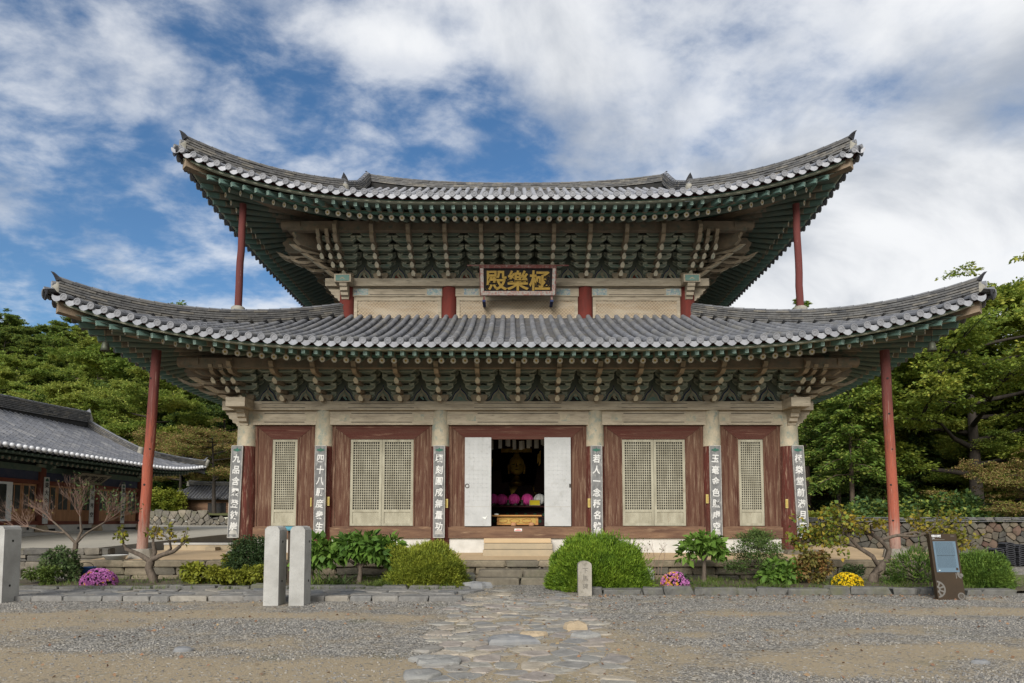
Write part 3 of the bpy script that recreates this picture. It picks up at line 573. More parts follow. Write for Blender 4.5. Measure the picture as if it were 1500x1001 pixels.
# boards that close the roof from below, eave boards, rafters, flying rafters
def under(rf, root, colx, coly, zr, dR, slope, indiv, inner):
    rnd = random.Random(3)
    deck = MB(); rest = MB(); frest = MB(); boards = MB()
    for k in (0, 1, 3, 2):
        H = rf.H[k]; half = colx if k in (0, 2) else (YM - coly)
        n = int(2 * (H - 0.75) / (SP)); s0 = -n * SP / 2
        lines = []; fl = []
        tq = half - 0.9; td = (rf.xr - colx if k in (1, 3) else coly - rf.yf) + 0.9
        zt = zr + slope * (td - dR)
        for i in range(n + 1):
            q = s0 + i * SP; e = rf.de(k, q); zo = rf.ze(k, q) + (zr - rf.z0 + .02); d_o = e + dR
            out = (q, d_o, zo); lim = min(inner, H - abs(q) - rf.B - 0.25)
            if abs(q) <= half - 0.25:
                inn = (q, lim, zr + slope * (lim - dR))
            else:
                sg = 1 if q > 0 else -1
                c = (abs(q) - (half - 0.25)) / max(0.1, H - half + 0.25)
                inn = (sg * (tq - 0.3 * (1 - c)), td - .1, 0)
                inn = (inn[0], inn[1], zr + slope * (inn[1] - dR))
            lines.append((out, inn))
            dv = Vector((inn[0] - out[0], inn[1] - out[1], 0)); dv.normalize()
            fo = Vector((q, e + 0.20, rf.ze(k, q) + (-0.072 if rf is skirt else -0.085))) 
            # keep the tail of the flying rafter square to the eave, turning with the fan
            fo = fo - Vector((dv.x, 0, 0)) * 0.55
            fi = fo + dv * 1.18; fi.z = fo.z + 0.21
            fl.append((fo, fi))
        visible = k != 2
        if visible:
            for i, (o_, i_) in enumerate(lines):
                if abs(o_[0]) > H - 0.95: continue
                a = Vector(rf.P(k, *o_)); b = Vector(rf.P(k, *i_))
                m = MB(); n8 = 10
                m.tube([a, a.lerp(b, 0.22), b], [0.086, 0.090, 0.09], 'rafter_green' if True else '', n8, cap=False)
                for idx in range(n8): m.m[n8 + idx] = m.mi('rafter_brown')
                # painted flower on the sawn end
                d = (a - b).normalized(); u = d.cross(Vector((0, 0, 1))).normalized(); v = u.cross(d)
                def ring(r, off, nn=12): return [a + d * off + (u * math.cos(2 * math.pi * g / nn) + v * math.sin(2 * math.pi * g / nn)) * r for g in range(nn)]
                m.add(ring(0.087, 0), [tuple(range(12))], 'paint_black')
                m.add(ring(0.079, 0.003), [tuple(range(12))], 'petal')
                for g in range(8):
                    t0 = 2 * math.pi * g / 8
                    c0 = a + d * 0.006 + (u * math.cos(t0) + v * math.sin(t0)) * 0.058; c1 = a + d * 0.006 + (u * math.cos(t0 + .13) + v * math.sin(t0 + .13)) * 0.072; c2 = a + d * 0.006 + (u * math.cos(t0 - .13) + v * math.sin(t0 - .13)) * 0.072
                    m.add([c0, c1, c2], [(0, 1, 2)], 'bracket_red')
                m.add(ring(0.03, 0.007, 8), [tuple(range(8))], 'petal_heart')
                if k == 0 and indiv: m.build('rafter', root)
                else: _merge(rest, m)
            for fo, fi in fl:
                if abs(fo.x) > H - 0.55: continue
                m = MB(); w = 0.055; h = 0.062
                p0 = Vector(rf.P(k, *fo)); p1 = Vector(rf.P(k, *fi)); dd = (p1 - p0).normalized(); sd = dd.cross(Vector((0, 0, 1))).normalized(); up = sd.cross(dd)
                def sec(p, w_, h0, h1): return [p - sd * w_ - up * h0, p + sd * w_ - up * h0, p + sd * w_ + up * h1, p - sd * w_ + up * h1]
                pm = p0.lerp(p1, 0.3); s3 = sec(p0, w * 0.86, h * 0.85, h) + sec(pm, w, h * 1.1, h) + sec(p1, w, h * 0.9, h)
                m.add(s3, [(4, 5, 1, 0), (5, 6, 2, 1), (6, 7, 3, 2), (7, 4, 0, 3)], 'paint_teal'); m.add(s3, [(8, 9, 5, 4), (9, 10, 6, 5), (10, 11, 7, 6), (11, 8, 4, 7)], 'rafter_brown')
                m.add(sec(p0, w * 0.86, h * 0.85, h), [(0, 1, 2, 3)], 'fly_face')
                q0 = p0 - dd * 0.003
                for ux, uz in ((-1, -1), (1, -1), (-1, 1), (1, 1)):
                    c = q0 + sd * ux * 0.019 + up * (uz * 0.021 + 0.004)
                    m.add([c - sd * .011 - up * .012, c + sd * .011 - up * .012, c + sd * .011 + up * .012, c - sd * .011 + up * .012], [(0, 1, 2, 3)], 'rafter_green')
                # pale band across the neck
                pb = p0.lerp(p1, 0.28); pc = p0.lerp(p1, 0.31); bb = sec(pb, w + .004, h * 1.12, h) + sec(pc, w + .004, h * 1.12, h)
                m.add(bb, [(0, 1, 5, 4), (1, 2, 6, 5), (3, 0, 4, 7)], 'paint_cream')
                if k == 0 and indiv: m.build('flying_rafter', root)
                else: _merge(frest, m)
        # boards above the rafters
        for L_, up, mm in ((lines, 0.075, 'soffit_board'), (fl, 0.062, 'soffit_board')):
            for i in range(len(L_) - 1):
                a0, b0 = L_[i]; a1, b1 = L_[i + 1]
                a0, b0, a1, b1 = [Vector(p) for p in (a0, b0, a1, b1)]
                if L_ is fl: b0 = b0 + (b0 - a0) * 0.2; b1 = b1 + (b1 - a1) * 0.2
                vs = [Vector(rf.P(k, *p)) + Vector((0, 0, up)) for p in (a0, a1, b1, b0)]
                cmid = [x.lerp(y, 0.45) for x, y in ((vs[0], vs[3]), (vs[1], vs[2]))]
                if L_ is fl: deck.quad(vs[0], vs[1], vs[2], vs[3], mm)
                else:
                    deck.quad(vs[0], vs[1], cmid[1], cmid[0], mm); deck.quad(cmid[0], cmid[1], vs[2], vs[3], 'soffit_pale')
        # long boards following the eave
        def strip(dd, zz, w, h, mm, ext=0.0):
            m_ = 40; pr = None
            for i in range(m_ + 1):
                q = -(H - ext) + 2 * (H - ext) * i / m_
                d = rf.de(k, q) + dd; z = rf.ze(k, q) + zz
                sec = [rf.P(k, q, d, z), rf.P(k, q, d, z + h), rf.P(k, q, d + w, z + h), rf.P(k, q, d + w, z)]
                if pr: boards.add(pr + sec, [(0, 1, 5, 4), (1, 2, 6, 5), (3, 0, 4, 7), (2, 3, 7, 6)], mm)
                pr = sec
        off = zr - rf.z0 + .02
        strip(dR - 0.05, off + 0.082, 0.10, 0.055, 'eave_board_green', dR + 0.1)
        strip(dR - 0.035, off + 0.137, 0.10, 0.03, 'paint_cream', dR + 0.1)
        strip(0.10, -0.012, 0.12, 0.04, 'bracket_rim', 0.15)
        strip(0.115, 0.028, 0.12, 0.035, 'eave_board_green', 0.15)
        strip(0.06, 0.063, 0.16, 0.095, 'eave_red', 0.05)
    deck.build('eave_ceiling', root); b = boards.build('eave_board', root)
    if rest.v: r_ = rest.build('rafter_row', root); r_['kind'] = 'stuff'
    r_ = frest.build('flying_rafter_row', root); r_['kind'] = 'stuff'
def _merge(dst, src):
    b = len(dst.v); dst.v.extend(src.v)
    for f, m, s in zip(src.f, src.m, src.smooth):
        dst.f.append([b + i for i in f]); dst.m.append(dst.mi(src.names[m])); dst.smooth.append(s)
under(skirt, skirt_roof, 7.97, 0.0, 5.67, 0.8, 0.42, True, 5.3)
under(main, main_roof, 5.68, 2.28, 10.415, 0.75, 0.42, False, 5.6)

# hip ridges, hip beams
MIR = [(1, 1), (-1, 1), (1, -1), (-1, -1)]
def mir(p, sx_, sy_): return Vector((p[0] * sx_, p[1] if sy_ > 0 else 2 * YM - p[1], p[2]))
def ridge_sweep(mb, pts, w, h, layers, m='ridge_tile', seg=0.36, cap='roof_tile', seed=1):
    """stacked courses of flat tiles, each course broken into separate tiles, with a round tile row on top"""
    rnd = random.Random(seed); pts = [Vector(p) for p in pts]
    L = [0]
    for a, b in zip(pts, pts[1:]): L.append(L[-1] + (b - a).length)
    def at(s_):
        s_ = min(max(s_, 0), L[-1] - 1e-6); i = 0
        while L[i + 1] < s_: i += 1
        return pts[i].lerp(pts[i + 1], (s_ - L[i]) / (L[i + 1] - L[i]))
    lh = h / layers
    for l in range(layers):
        s_ = -rnd.uniform(0, seg)
        while s_ < L[-1]:
            e = s_ + seg * rnd.uniform(0.85, 1.15); a = at(max(0, s_)); b = at(e)
            if (b - a).length < 0.02: s_ = e; continue
            d = (b - a); d.z = 0; d.normalize(); sd = Vector((-d.y, d.x, 0)); ww = w / 2 * (1 - 0.16 * l / layers) + rnd.uniform(-0.014, 0.014)
            z0 = l * lh + rnd.uniform(0, 0.004); z1 = z0 + lh * 0.72
            vs = [a - sd * ww + Vector((0, 0, z0)), a + sd * ww + Vector((0, 0, z0)), a + sd * ww + Vector((0, 0, z1)), a - sd * ww + Vector((0, 0, z1)),
                  b - sd * ww + Vector((0, 0, z0)), b + sd * ww + Vector((0, 0, z0)), b + sd * ww + Vector((0, 0, z1)), b - sd * ww + Vector((0, 0, z1))]
            mb.add(vs, [(0, 1, 2, 3), (7, 6, 5, 4), (0, 4, 5, 1), (1, 5, 6, 2), (2, 6, 7, 3), (3, 7, 4, 0)], m)
            s_ = e
    # mortar core
    for a, b in zip(pts, pts[1:]):
        d = (b - a); d.z = 0; d.normalize(); sd = Vector((-d.y, d.x, 0)) * (w / 2 * 0.72)
        up = Vector((0, 0, h))
        dn = Vector((0, 0, 0.25))
        mb.add([a - sd - dn, a + sd - dn, a + sd + up, a - sd + up, b - sd - dn, b + sd - dn, b + sd + up, b - sd + up], [(1, 5, 6, 2), (3, 7, 4, 0), (2, 6, 7, 3)], 'paint_black')
    # round tiles on top
    s_ = 0
    while s_ < L[-1] - 0.05:
        e = min(L[-1], s_ + 0.36); a = at(s_) + Vector((0, 0, h)); b = at(e) + Vector((0, 0, h))
        d = (b - a).normalized(); sd = Vector((-d.y, d.x, 0)).normalized(); vs = []
        for p, r in ((a, 0.09), (b, 0.078)):
            for g in range(7):
                th = math.pi * g / 6; vs.append(p + sd * r * math.cos(th) + Vector((0, 0, r * math.sin(th) - 0.02)))
        mb.add(vs, [(g, g + 1, 8 + g, 7 + g) for g in range(6)], cap, True); s_ = e
def fin(mb, p, d, m='roof_tile', H_=0.42, W_=0.30):
    """upturned end tile: a curved pointed plate leaning outward"""
    d = Vector(d); d.z = 0; d.normalize(); sd = Vector((-d.y, d.x, 0)); p = Vector(p)
    rows = []
    for i in range(7):
        t = i / 6; w = W_ / 2 * (1 - t ** 1.7) + 0.005; c = p + d * (0.02 + 0.13 * t ** 1.3) + Vector((0, 0, H_ * t))
        rows.append([c - sd * w - d * 0.03, c + d * 0.0, c + sd * w - d * 0.03, c + sd * w - d * 0.065, c - d * 0.05, c - sd * w - d * 0.065])
    vs = [q for r_ in rows for q in r_]
    mb.add(vs, [(i * 6 + g, i * 6 + (g + 1) % 6, (i + 1) * 6 + (g + 1) % 6, (i + 1) * 6 + g) for i in range(6) for g in range(6)], m)
    mb.add(rows[0], [tuple(range(6))], m)
def disc_end(mb, p, d, r, m, ln=0.2):
    p = Vector(p); d = Vector(d).normalized()
    mb.tube([p - d * ln, p], [r, r], m, 12)
    mb.tube([p, p + d * 0.012], [r * 0.7, r * 0.62], 'tile_end', 12)
for rf, root, c_end, hh in ((skirt, skirt_roof, 5.78, 0.40), (main, main_roof, 3.75, 0.44)):
    for mi_, (sx_, sy_) in enumerate(MIR):
        mb = MB(); pts = []
        for i in range(25):
            c = 0.16 + (c_end - 0.16) * i / 24; p = rf.hip(c); pts.append(mir((p[0], p[1], p[2] + 0.02), sx_, sy_))
        ridge_sweep(mb, pts, 0.30, hh, 6, seed=mi_ + 3)
        d = Vector((sx_, -sy_, 0)).normalized(); e = pts[0]
        fin(mb, e + Vector((0, 0, hh * 0.86)) + d * 0.02, d, 'paint_black' if False else 'black_tile', 0.21, 0.32)
        sd = Vector((-d.y, d.x, 0))
        for s_, zz in ((0.0, 0.10), (0.0, 0.24)):
            disc_end(mb, e + d * 0.13 + sd * s_ + Vector((0, 0, zz)), d + Vector((0, 0, -0.1)), 0.085, 'roof_tile', 0.3)
        mb.tube([e + d * 0.0 + Vector((0, 0, 0.05)), e + d * 0.03 + Vector((0, 0, 0.18)), e + d * 0.02 + Vector((0, 0, 0.30))], [0.10, 0.125, 0.08], 'lime', 8)
        # corner drip tiles under the hip end
        g = Vector(rf.hip(0.0)); g = mir(g, sx_, sy_)
        disc_end(mb, g + d * 0.06 + Vector((0, 0, 0.05)), d, 0.08, 'roof_tile', 0.35)
        mb.prism([(-0.17, 0.02), (0.17, 0.02), (0.15, -0.1), (0.07, -0.19), (0, -0.21), (-0.07, -0.19), (-0.15, -0.1)],
                 lambda a_, b_, w, g=g, d=d, sd=sd: tuple(g + sd * a_ + d * (0.04 - w) + Vector((0, 0, b_))), 0, 0.03, 'black_tile')
        mb.build('hip_ridge', root)
        if sy_ > 0:
            hb = MB()
            # upper and lower hip beams
            for (c0_, c1_, dz, w, h) in ((0.16, 3.2, -0.42, 0.15, 0.26), (1.25, 5.4, -0.66, 0.17, 0.34)):
                pr = None; nn = 12
                for i in range(nn + 1):
                    c = c0_ + (c1_ - c0_) * i / nn; p = Vector(rf.hip(c)); base = rf.ze(0, rf.H[0] - c) + 0.15 + 0.30 * c
                    zb = min(p.z, base) + dz
                    hh_ = h
                    if c0_ > 1 and i < 3: zb += 0.10 * (1 - i / 3) ; hh_ = h * (0.62 + 0.13 * i)
                    q = mir((p.x, p.y, zb), sx_, sy_); sec = [q - sd * w / 1.0 * 0.9, q + sd * w * 0.9, q + sd * w * 0.9 + Vector((0, 0, hh_)), q - sd * w * 0.9 + Vector((0, 0, hh_))]
                    if pr: hb.add(pr + sec, [(0, 1, 5, 4), (1, 2, 6, 5), (2, 3, 7, 6), (3, 0, 4, 7)], 'hip_beam')
                    else: hb.add(sec, [(0, 1, 2, 3)], 'hip_beam')
                    if c0_ > 1 and pr:
                        s4 = [pr[0] + Vector((0, 0, .05)), pr[3] - Vector((0, 0, .10)), sec[3] - Vector((0, 0, .10)), sec[0] + Vector((0, 0, .05))]
                        s5 = [pr[1] + Vector((0, 0, .05)), pr[2] - Vector((0, 0, .10)), sec[2] - Vector((0, 0, .10)), sec[1] + Vector((0, 0, .05))]
                        hb.add([v - sd * 0.004 for v in s4], [(0, 1, 2, 3)], 'eave_board_green'); hb.add([v + sd * 0.004 for v in s5], [(3, 2, 1, 0)], 'eave_board_green')
                    pr = sec
                hb.add(pr, [(3, 2, 1, 0)], 'hip_beam')
            hb.build('hip_beam', root)
# main ridge and descending ridges
mb = MB(); pts = []
for i in range(31):
    x = -5.8 + 11.6 * i / 30; pts.append((x, YM, 14.36 + 0.36 * abs(x / 5.8) ** 2.6))
ridge_sweep(mb, pts, 0.34, 0.30, 5, seed=9)
for sg in (-1, 1):
    e = Vector((sg * 5.8, YM, 14.66)); fin(mb, e + Vector((0, 0, 0.30)), (sg, 0, 0), 'black_tile', 0.24, 0.34)
    mb.tube([e + Vector((sg * 0.0, 0, -0.1)), e + Vector((sg * 0.06, 0, 0.2)), e + Vector((sg * 0.02, 0, 0.36))], [0.15, 0.19, 0.12], 'lime', 8)
    for zz in (0.08, 0.25): disc_end(mb, e + Vector((sg * 0.16, 0, zz)), (sg, 0, -0.1), 0.10, 'roof_tile', 0.3)
mb.build('roof_ridge', main_roof)
for sg in (-1, 1):
    for fr in (0, 1):
        mb = MB(); pts = []
        for i in range(15):
            d = 6.6 - (6.6 - 3.25) * i / 14; p = main.P(0, sg * 5.82, d, main.z(0, 5.82, d) + 0.02 + (0.25 * max(0, (d - 5.2) / 1.4)))
            pts.append(mir(p, 1, 1 if fr == 0 else -1))
        ridge_sweep(mb, pts[::-1], 0.30, 0.40, 5, seed=4)
        dd = Vector((0, -1 if fr == 0 else 1, 0)); e = pts[-1]
        fin(mb, e + Vector((0, 0, 0.36)), dd, 'black_tile', 0.30, 0.28)
        for zz in (0.10, 0.26): disc_end(mb, e + dd * 0.16 + Vector((0, 0, zz)), dd, 0.10, 'roof_tile', 0.3)
        mb.tube([e + Vector((0, 0, 0.02)), e + dd * 0.06 + Vector((0, 0, 0.2)), e + dd * 0.03 + Vector((0, 0, 0.36))], [0.14, 0.17, 0.10], 'lime', 8)
        mb.build('descending_ridge', main_roof)
    mb = MB(); x = sg * 5.62
    ys = [2.1 + (YM - 2.1) * i / 8 for i in range(9)]
    front = [(x, y, main.z(0, 5.62, y - main.yf) - 0.06) for y in ys]; back = [(x, 2 * YM - y, z) for _, y, z in front[:-1]][::-1]
    mb.add([(x, 2.1, 11.5)] + front + back + [(x, 2 * YM - 2.1, 11.5)], [tuple(range(len(front) + len(back) + 2))], 'soffit_pale')
    mb.build('gable_wall', main_roof)

# ------------------------------------------------------------------ brackets
def frame(bx, by, ang):
    ox, oy = math.sin(ang), -math.cos(ang)          # outward (ang 0 -> -Y)
    return lambda a, o, z: (bx - oy * a + ox * o, by + ox * a + oy * o, z)
def tongue(mb, fn, zk, tip, w, wood='bracket_wood', back=0.0, horn=0.0):
    if horn:   # long curved ox-tongue sweeping up to a point
        R_ = .62; P_ = [(back, 0, 1)] + [(tip - R_ + R_ * 1.40 * t, -.06 * math.sin(math.pi * min(1, t * 1.3)) + horn * 1.15 * t ** 2.4, 1) for t in (0, .25, .5, .75)] + [(tip + R_ * .36, horn * 1.6 + .05, .35)]
        P_ += [(tip - R_ + R_ * 1.40 * t, .12 - .10 * math.sin(math.pi * min(1, t * 1.2)) + horn * t ** 2.2, 1) for t in (.78, .5, .22)] + [(back, .12, 1)]
        mats_ = ['bracket_side'] * 3 + ['bracket_tip', 'bracket_tip', 'bracket_red', 'bracket_red', 'bracket_red', 'bracket_side', 'bracket_side']; side = 'bracket_wood'
    else:      # the sawn tip is a leaf: broad in the middle, pointed above
        P_ = [(back, 0, .8), (tip - .40, 0, .8), (tip - .24, -.045, .8), (tip - .06, -.05, .75), (tip - .005, .01, 1.15), (tip + .05, .055, .85), (tip + .075, .10, .12), (tip - .05, .045, .5), (tip - .22, .03, .8), (tip - .36, .09, .8), (back, .12, .8)]
        mats_ = ['bracket_side', 'bracket_side', 'bracket_side', 'bracket_tip', 'bracket_tip', 'bracket_tip', 'bracket_red', 'bracket_red', 'bracket_red', 'bracket_side', 'bracket_side']; side = 'bracket_side'
    n = len(P_); V = [fn(-w * f, o, zk + z) for o, z, f in P_] + [fn(w * f, o, zk + z) for o, z, f in P_]
    mb.add(V, [tuple(range(n))[::-1], tuple(range(n, 2 * n))], side)
    for i in range(n): mb.add(V, [(i, (i + 1) % n, (i + 1) % n + n, i + n)], mats_[i])
def lateral(mb, fn, o, z, h, half):
    b = 0.145; poly = [(-half, z + h), (-half + .015, z + h * .55), (-half + .06, z + h * .30), (-half + .11, z), (half - .11, z), (half - .06, z + h * .30), (half - .015, z + h * .55), (half, z + h)]
    mb.prism(poly, lambda a, zz, w: fn(a, w, zz), o + 0.055, o - 0.055, 'bracket_rim', 'bracket_green')
    cz = z + h * .58; ins = [(a * 0.93, cz + (zz - cz) * 0.74) for a, zz in poly]
    mb.add([fn(a, o + 0.058, zz) for a, zz in ins], [tuple(range(len(ins)))], 'bracket_green')
    for a in (-half + .08, half - .08):   # bearing blocks on the arm ends
        mb.prism([(a - .08, z + h + .065), (a - .08, z + h + .03), (a - .05, z + h), (a + .05, z + h), (a + .08, z + h + .03), (a + .08, z + h + .065)], lambda q, zz, w: fn(q, w, zz), o + .075, o - .075, 'bracket_rim', 'bracket_green')
def head(mb, fn, z0, z1, tip, w):
    h = z1 - z0
    prof = [(0.0, z0), (tip - .12, z0), (tip - .04, z0 + .10 * h), (tip + .06, z0 + .22 * h), (tip + .02, z0 + .36 * h), (tip + .10, z0 + .52 * h), (tip + .13, z0 + .72 * h), (tip + .03, z0 + .80 * h), (tip - .02, z1), (0.0, z1)]
    n = len(prof); V = [fn(-w, o, z) for o, z in prof] + [fn(w, o, z) for o, z in prof]
    mb.add(V, [tuple(range(n))[::-1], tuple(range(n, 2 * n))], 'bracket_side'); mb.add(V, [(i, (i + 1) % n, (i + 1) % n + n, i + n) for i in range(n)], 'bracket_wood')
def bracket_set(mb, bx, by, ang, zp, cfg, latera=True, center=True):
    zk0, dz, nt_, step, hz0, hz1, nl = cfg; fn = frame(bx, by, ang)
    # bearing block on the plate
    mb.prism([(-.24, zp + .20), (-.24, zp + .10), (-.17, zp), (.17, zp), (.24, zp + .10), (.24, zp + .20)], lambda a, zz, w: fn(a, w, zz), 0.21, -0.2, 'bracket_wood')
    if center:
        for k in range(nt_): tongue(mb, fn, zk0 + dz * k, 0.5 + step * k, 0.062)
        head(mb, fn, hz0, hz1, 0.5 + step * nt_ - 0.06, 0.062)
    if latera:
        for k in range(nl):
            for j in range(0, min(k, nt_) + 1):
                if j < k - 3: continue
                lateral(mb, fn, 0.30 * j + 0.02, zk0 + 0.10 + dz * k, dz * 0.66, (0.33, 0.40, 0.48, 0.55, 0.55, 0.55)[k] - (0.0 if (k - j) % 2 == 0 else 0.11))
def corner_set(mb, bx, by, sx_, zp, cfg):
    zk0, dz, nt_, step, hz0, hz1, nl = cfg
    bracket_set(mb, bx, by, 0.0, zp, cfg, True)
    a90 = math.pi / 2 * sx_
    bracket_set(mb, bx, by, a90, zp, cfg, True)
    # diagonal horns
    fn = frame(bx, by, math.pi / 4 * sx_)
    for k in range(nt_): tongue(mb, fn, zk0 + dz * k, 0.66 + 0.40 * k, 0.06, horn=0.02)
    head(mb, fn, hz0, hz1, 0.66 + 0.40 * nt_ - 0.4, 0.075)
    # long horns carried past the corner on both faces, beside the diagonal
    for dd in (0.28, 0.56):
        f1 = frame(bx - sx_ * 0.0, by - dd, a90); f2 = frame(bx + sx_ * dd, by, 0.0)
        for k in range(1 if dd < .5 else 2, nt_):
            tongue(mb, f1, zk0 + dz * k, 0.86 + 0.38 * k, 0.05, horn=0.11); tongue(mb, f2, zk0 + dz * k, 0.5 + step * k, 0.058)
        head(mb, f1, hz0, hz0 + (hz1 - hz0) * .8, 0.62 + .36 * nt_ - .2, 0.055); head(mb, f2, hz0, hz0 + (hz1 - hz0) * .8, 0.5 + step * nt_ - .2, 0.055)
LOW = (4.99, 0.195, 3, 0.30, 5.58, 5.98, 4); UPP = (9.56, 0.165, 4, 0.30, 10.20, 10.84, 6)
def place_brackets(xs, y0, xw, ys, zp, cfg, pitch):
    proto = MB(); bracket_set(proto, 0, 0, 0, zp, cfg); first = None
    for x in xs:
        o = proto.build('bracket_set', None, (0, 0, 0)) if first is None else first.copy()
        if first is None: first = o
        else: COL.objects.link(o)
        o.parent = hall; o.location = (x, y0, -0.5)
    for sg in (-1, 1):
        for y in ys:
            o = first.copy(); COL.objects.link(o); o.parent = hall; o.location = (sg * xw, y, -0.5); o.rotation_euler = (0, 0, sg * math.pi / 2)
        cb = MB(); corner_set(cb, sg * xw, y0, sg, zp, cfg); cb.build('corner_bracket_set', hall)
place_brackets([i * 1.135 for i in range(-6, 7)], 0.0, 7.97, [1.14 * i for i in range(1, 9)], 4.97, LOW, 1.135)
place_brackets([i * 1.135 for i in range(-4, 5)], 2.28, 5.68, [2.28 + 1.14 * i for i in range(1, 6)], 9.50, UPP, 1.135)

# purlins over the bracket tips, wall behind the brackets, painted panels
for (xw, y0, yb, zp, cfg, po, pz0, pz1, hw, n, col_) in ((7.97, 0.0, 11.4, 4.97, LOW, 1.18, 5.72, 6.0, 0.06, 14, 5), (5.68, 2.28, 9.12, 9.50, UPP, 1.42, 10.56, 10.86, 0.07, 10, 3)):
    mb = MB(); X = xw + po; Y0 = y0 - po; Y1 = yb + po
    mb.box(-X - .1, Y0 - .1, pz0, X + .1, Y0 + .1, pz1, 'bracket_side'); mb.box(-X - .1, Y1 - .1, pz0, X + .1, Y1 + .1, pz1, 'bracket_wood')  # front beam in darker wood than the back, eave shade put into its colour
    for sg in (-1, 1): mb.box(sg * X - .1, Y0 + .1, pz0 + .003, sg * X + .1, Y1 - .1, pz1 - .003, 'bracket_side')
    # ends of the purlins: round log sections
    for sg in (-1, 1): mb.tube([(sg * (X - .3), Y0, pz1 - .10), (sg * (X + .30), Y0, pz1 - .10)], .15, 'bracket_side', 14)
    mb.build('purlin', hall)
    w = MB()
    t0 = zp + .02
    w.box(-xw, y0 - .03, t0, xw, y0 + .05, pz1 + .35, 'panel_dark'); w.box(-xw, yb - .05, t0, xw, yb + .03, pz1 + .35, 'panel_dark')
    for sg in (-1, 1): w.box(sg * xw - .04, y0 + .05, t0, sg * xw + .04, yb - .05, pz1 + .35, 'panel_dark')
    w.build('bracket_wall', hall)
    for i in range(n):
        x = (i - (n - 1) / 2) * 1.135 if n % 2 == 0 else 0
        p = MB(); o_ = y0 - 0.045
        def arch(s_, zs, oy, m, mz=1.0, z_add=0.0):
            pts = [(-.40, 0), (-.375, .035), (-.30, .055), (-.235, .11), (-.205, .20), (-.15, .285), (-.075, .345), (-.025, .40), (0, .50)]
            pts = pts + [(-a, b) for a, b in pts[:-1]][::-1]
            p.prism([(x + a * s_, zp + z_add + b * zs) for a, b in pts], lambda a, b, w: (a, w, b), oy, oy + .02, m)
        arch(1.0, 1.06, o_, 'paint_blue'); arch(0.90, 0.95, o_ - .012, 'paint_cream'); arch(.74, .80, o_ - .024, 'bracket_green'); arch(.60, .70, o_ - .036, 'paint_teal'); arch(.54, .64, o_ - .048, 'paint_skin')
        rnd = random.Random(i)
        robe = rnd.choice(['paint_black', 'bracket_red', 'rafter_green', 'paint_black']) if xw < 7 else rnd.choice(['paint_black', 'paint_black', 'bracket_green'])
        body = [(-.17, 0), (-.18, .035), (-.12, .07), (-.10, .13), (-.055, .17), (.055, .17), (.10, .13), (.12, .07), (.18, .035), (.17, 0)]
        p.prism([(x + a, zp + .005 + b) for a, b in body], lambda a, b, w: (a, w, b), o_ - .062, o_ - .03, robe)
        p.prism([(x + .05 * math.cos(t * math.pi / 5), zp + .205 + .058 * math.sin(t * math.pi / 5)) for t in range(10)], lambda a, b, w: (a, w, b), o_ - .064, o_ - .03, 'paint_cream')
        p.prism([(x - .05, zp + .15), (x + .03, zp + .16), (x + .09, zp + .07), (x + .05, zp + .06)], lambda a, b, w: (a, w, b), o_ - .068, o_ - .06, 'paint_teal' if rnd.random() < .5 else 'paint_cream')
        p.build('painted_panel', hall)

# ------------------------------------------------------------------ lower storey frame
def xcol(x, r0, r1, y, z0, zs, z1, low, top='column_top'):
    mb = MB()
    mb.tube([(x, y, z0), (x, y, z0 + (zs - z0) * .5), (x, y, zs)], [r0, r0 * 1.0, r0 + (r1 - r0) * .55], low, 20)
    mb.tube([(x, y, zs), (x, y, z1)], [r0 + (r1 - r0) * .55 + .003, r1], top, 20)
    return mb
for x in (-7.97, -5.70, -2.27, 2.27, 5.70, 7.97):
    mb = xcol(x, .285 if abs(x) < 7 else .31, .255, 0, .62, 3.66, 4.71, 'red_wood'); mb.build('column', hall)
    b = MB(); b.lathe([(.50, 0), (.50, .06), (.44, .12), (.36, .15), (0, .15)], (x, 0, .50), 'old_granite', 22); b.build('column_base', hall)
for sg in (-1, 1):
    for y in (2.28, 5.7, 9.12, 11.4):
        xcol(sg * 7.97, .29, .255, y, .62, 3.66, 4.71, 'red_wood').build('column', hall)
for x in (-5.7, -2.27, 2.27, 5.7): xcol(x, .29, .255, 11.4, .62, 3.66, 4.71, 'red_wood').build('column', hall)
# lintel between the columns and plate above, with beaked ends past the corner
lt = MB(); pl = MB()
cols = [-7.97, -5.70, -2.27, 2.27, 5.70, 7.97]
for a, b in zip(cols, cols[1:]):
    lt.box(a + .2, -.16, 4.29, b - .2, .14, 4.705, 'beam_wood')
    m_ = (a + b) / 2; h_ = (b - a) * .26
    for z in (4.36, 4.62): lt.box(m_ - h_, -.166, z, m_ + h_, -.15, z + .018, 'paint_black')
    lt.box(m_ - h_ - .35, -.163, 4.40, m_ - h_ - .05, -.15, 4.6, 'column_top'); lt.box(m_ + h_ + .05, -.163, 4.40, m_ + h_ + .35, -.15, 4.6, 'column_top')
lt.box(-7.77, 11.26, 4.29, 7.77, 11.54, 4.705, 'beam_wood')
for sg in (-1, 1): lt.box(sg * 7.97 - .14, .2, 4.295, sg * 7.97 + .14, 11.2, 4.70, 'beam_wood')
pl.box(-8.62, -.27, 4.71, 8.62, .27, 4.965, 'beam_wood'); pl.box(-8.62, 11.13, 4.71, 8.62, 11.67, 4.965, 'beam_wood')
for sg in (-1, 1): pl.box(sg * 7.97 - .27, -.92, 4.706, sg * 7.97 + .27, -.27, 4.969, 'beam_wood'); pl.box(sg * 7.97 - .27, .27, 4.706, sg * 7.97 + .27, 11.13, 4.969, 'beam_wood')
for i in range(5):
    m_ = (cols[i] + cols[i + 1]) / 2; h_ = (cols[i + 1] - cols[i]) * .28
    for z in (4.77, 4.90): pl.box(m_ - h_, -.275, z, m_ + h_, -.26, z + .012, 'paint_black')
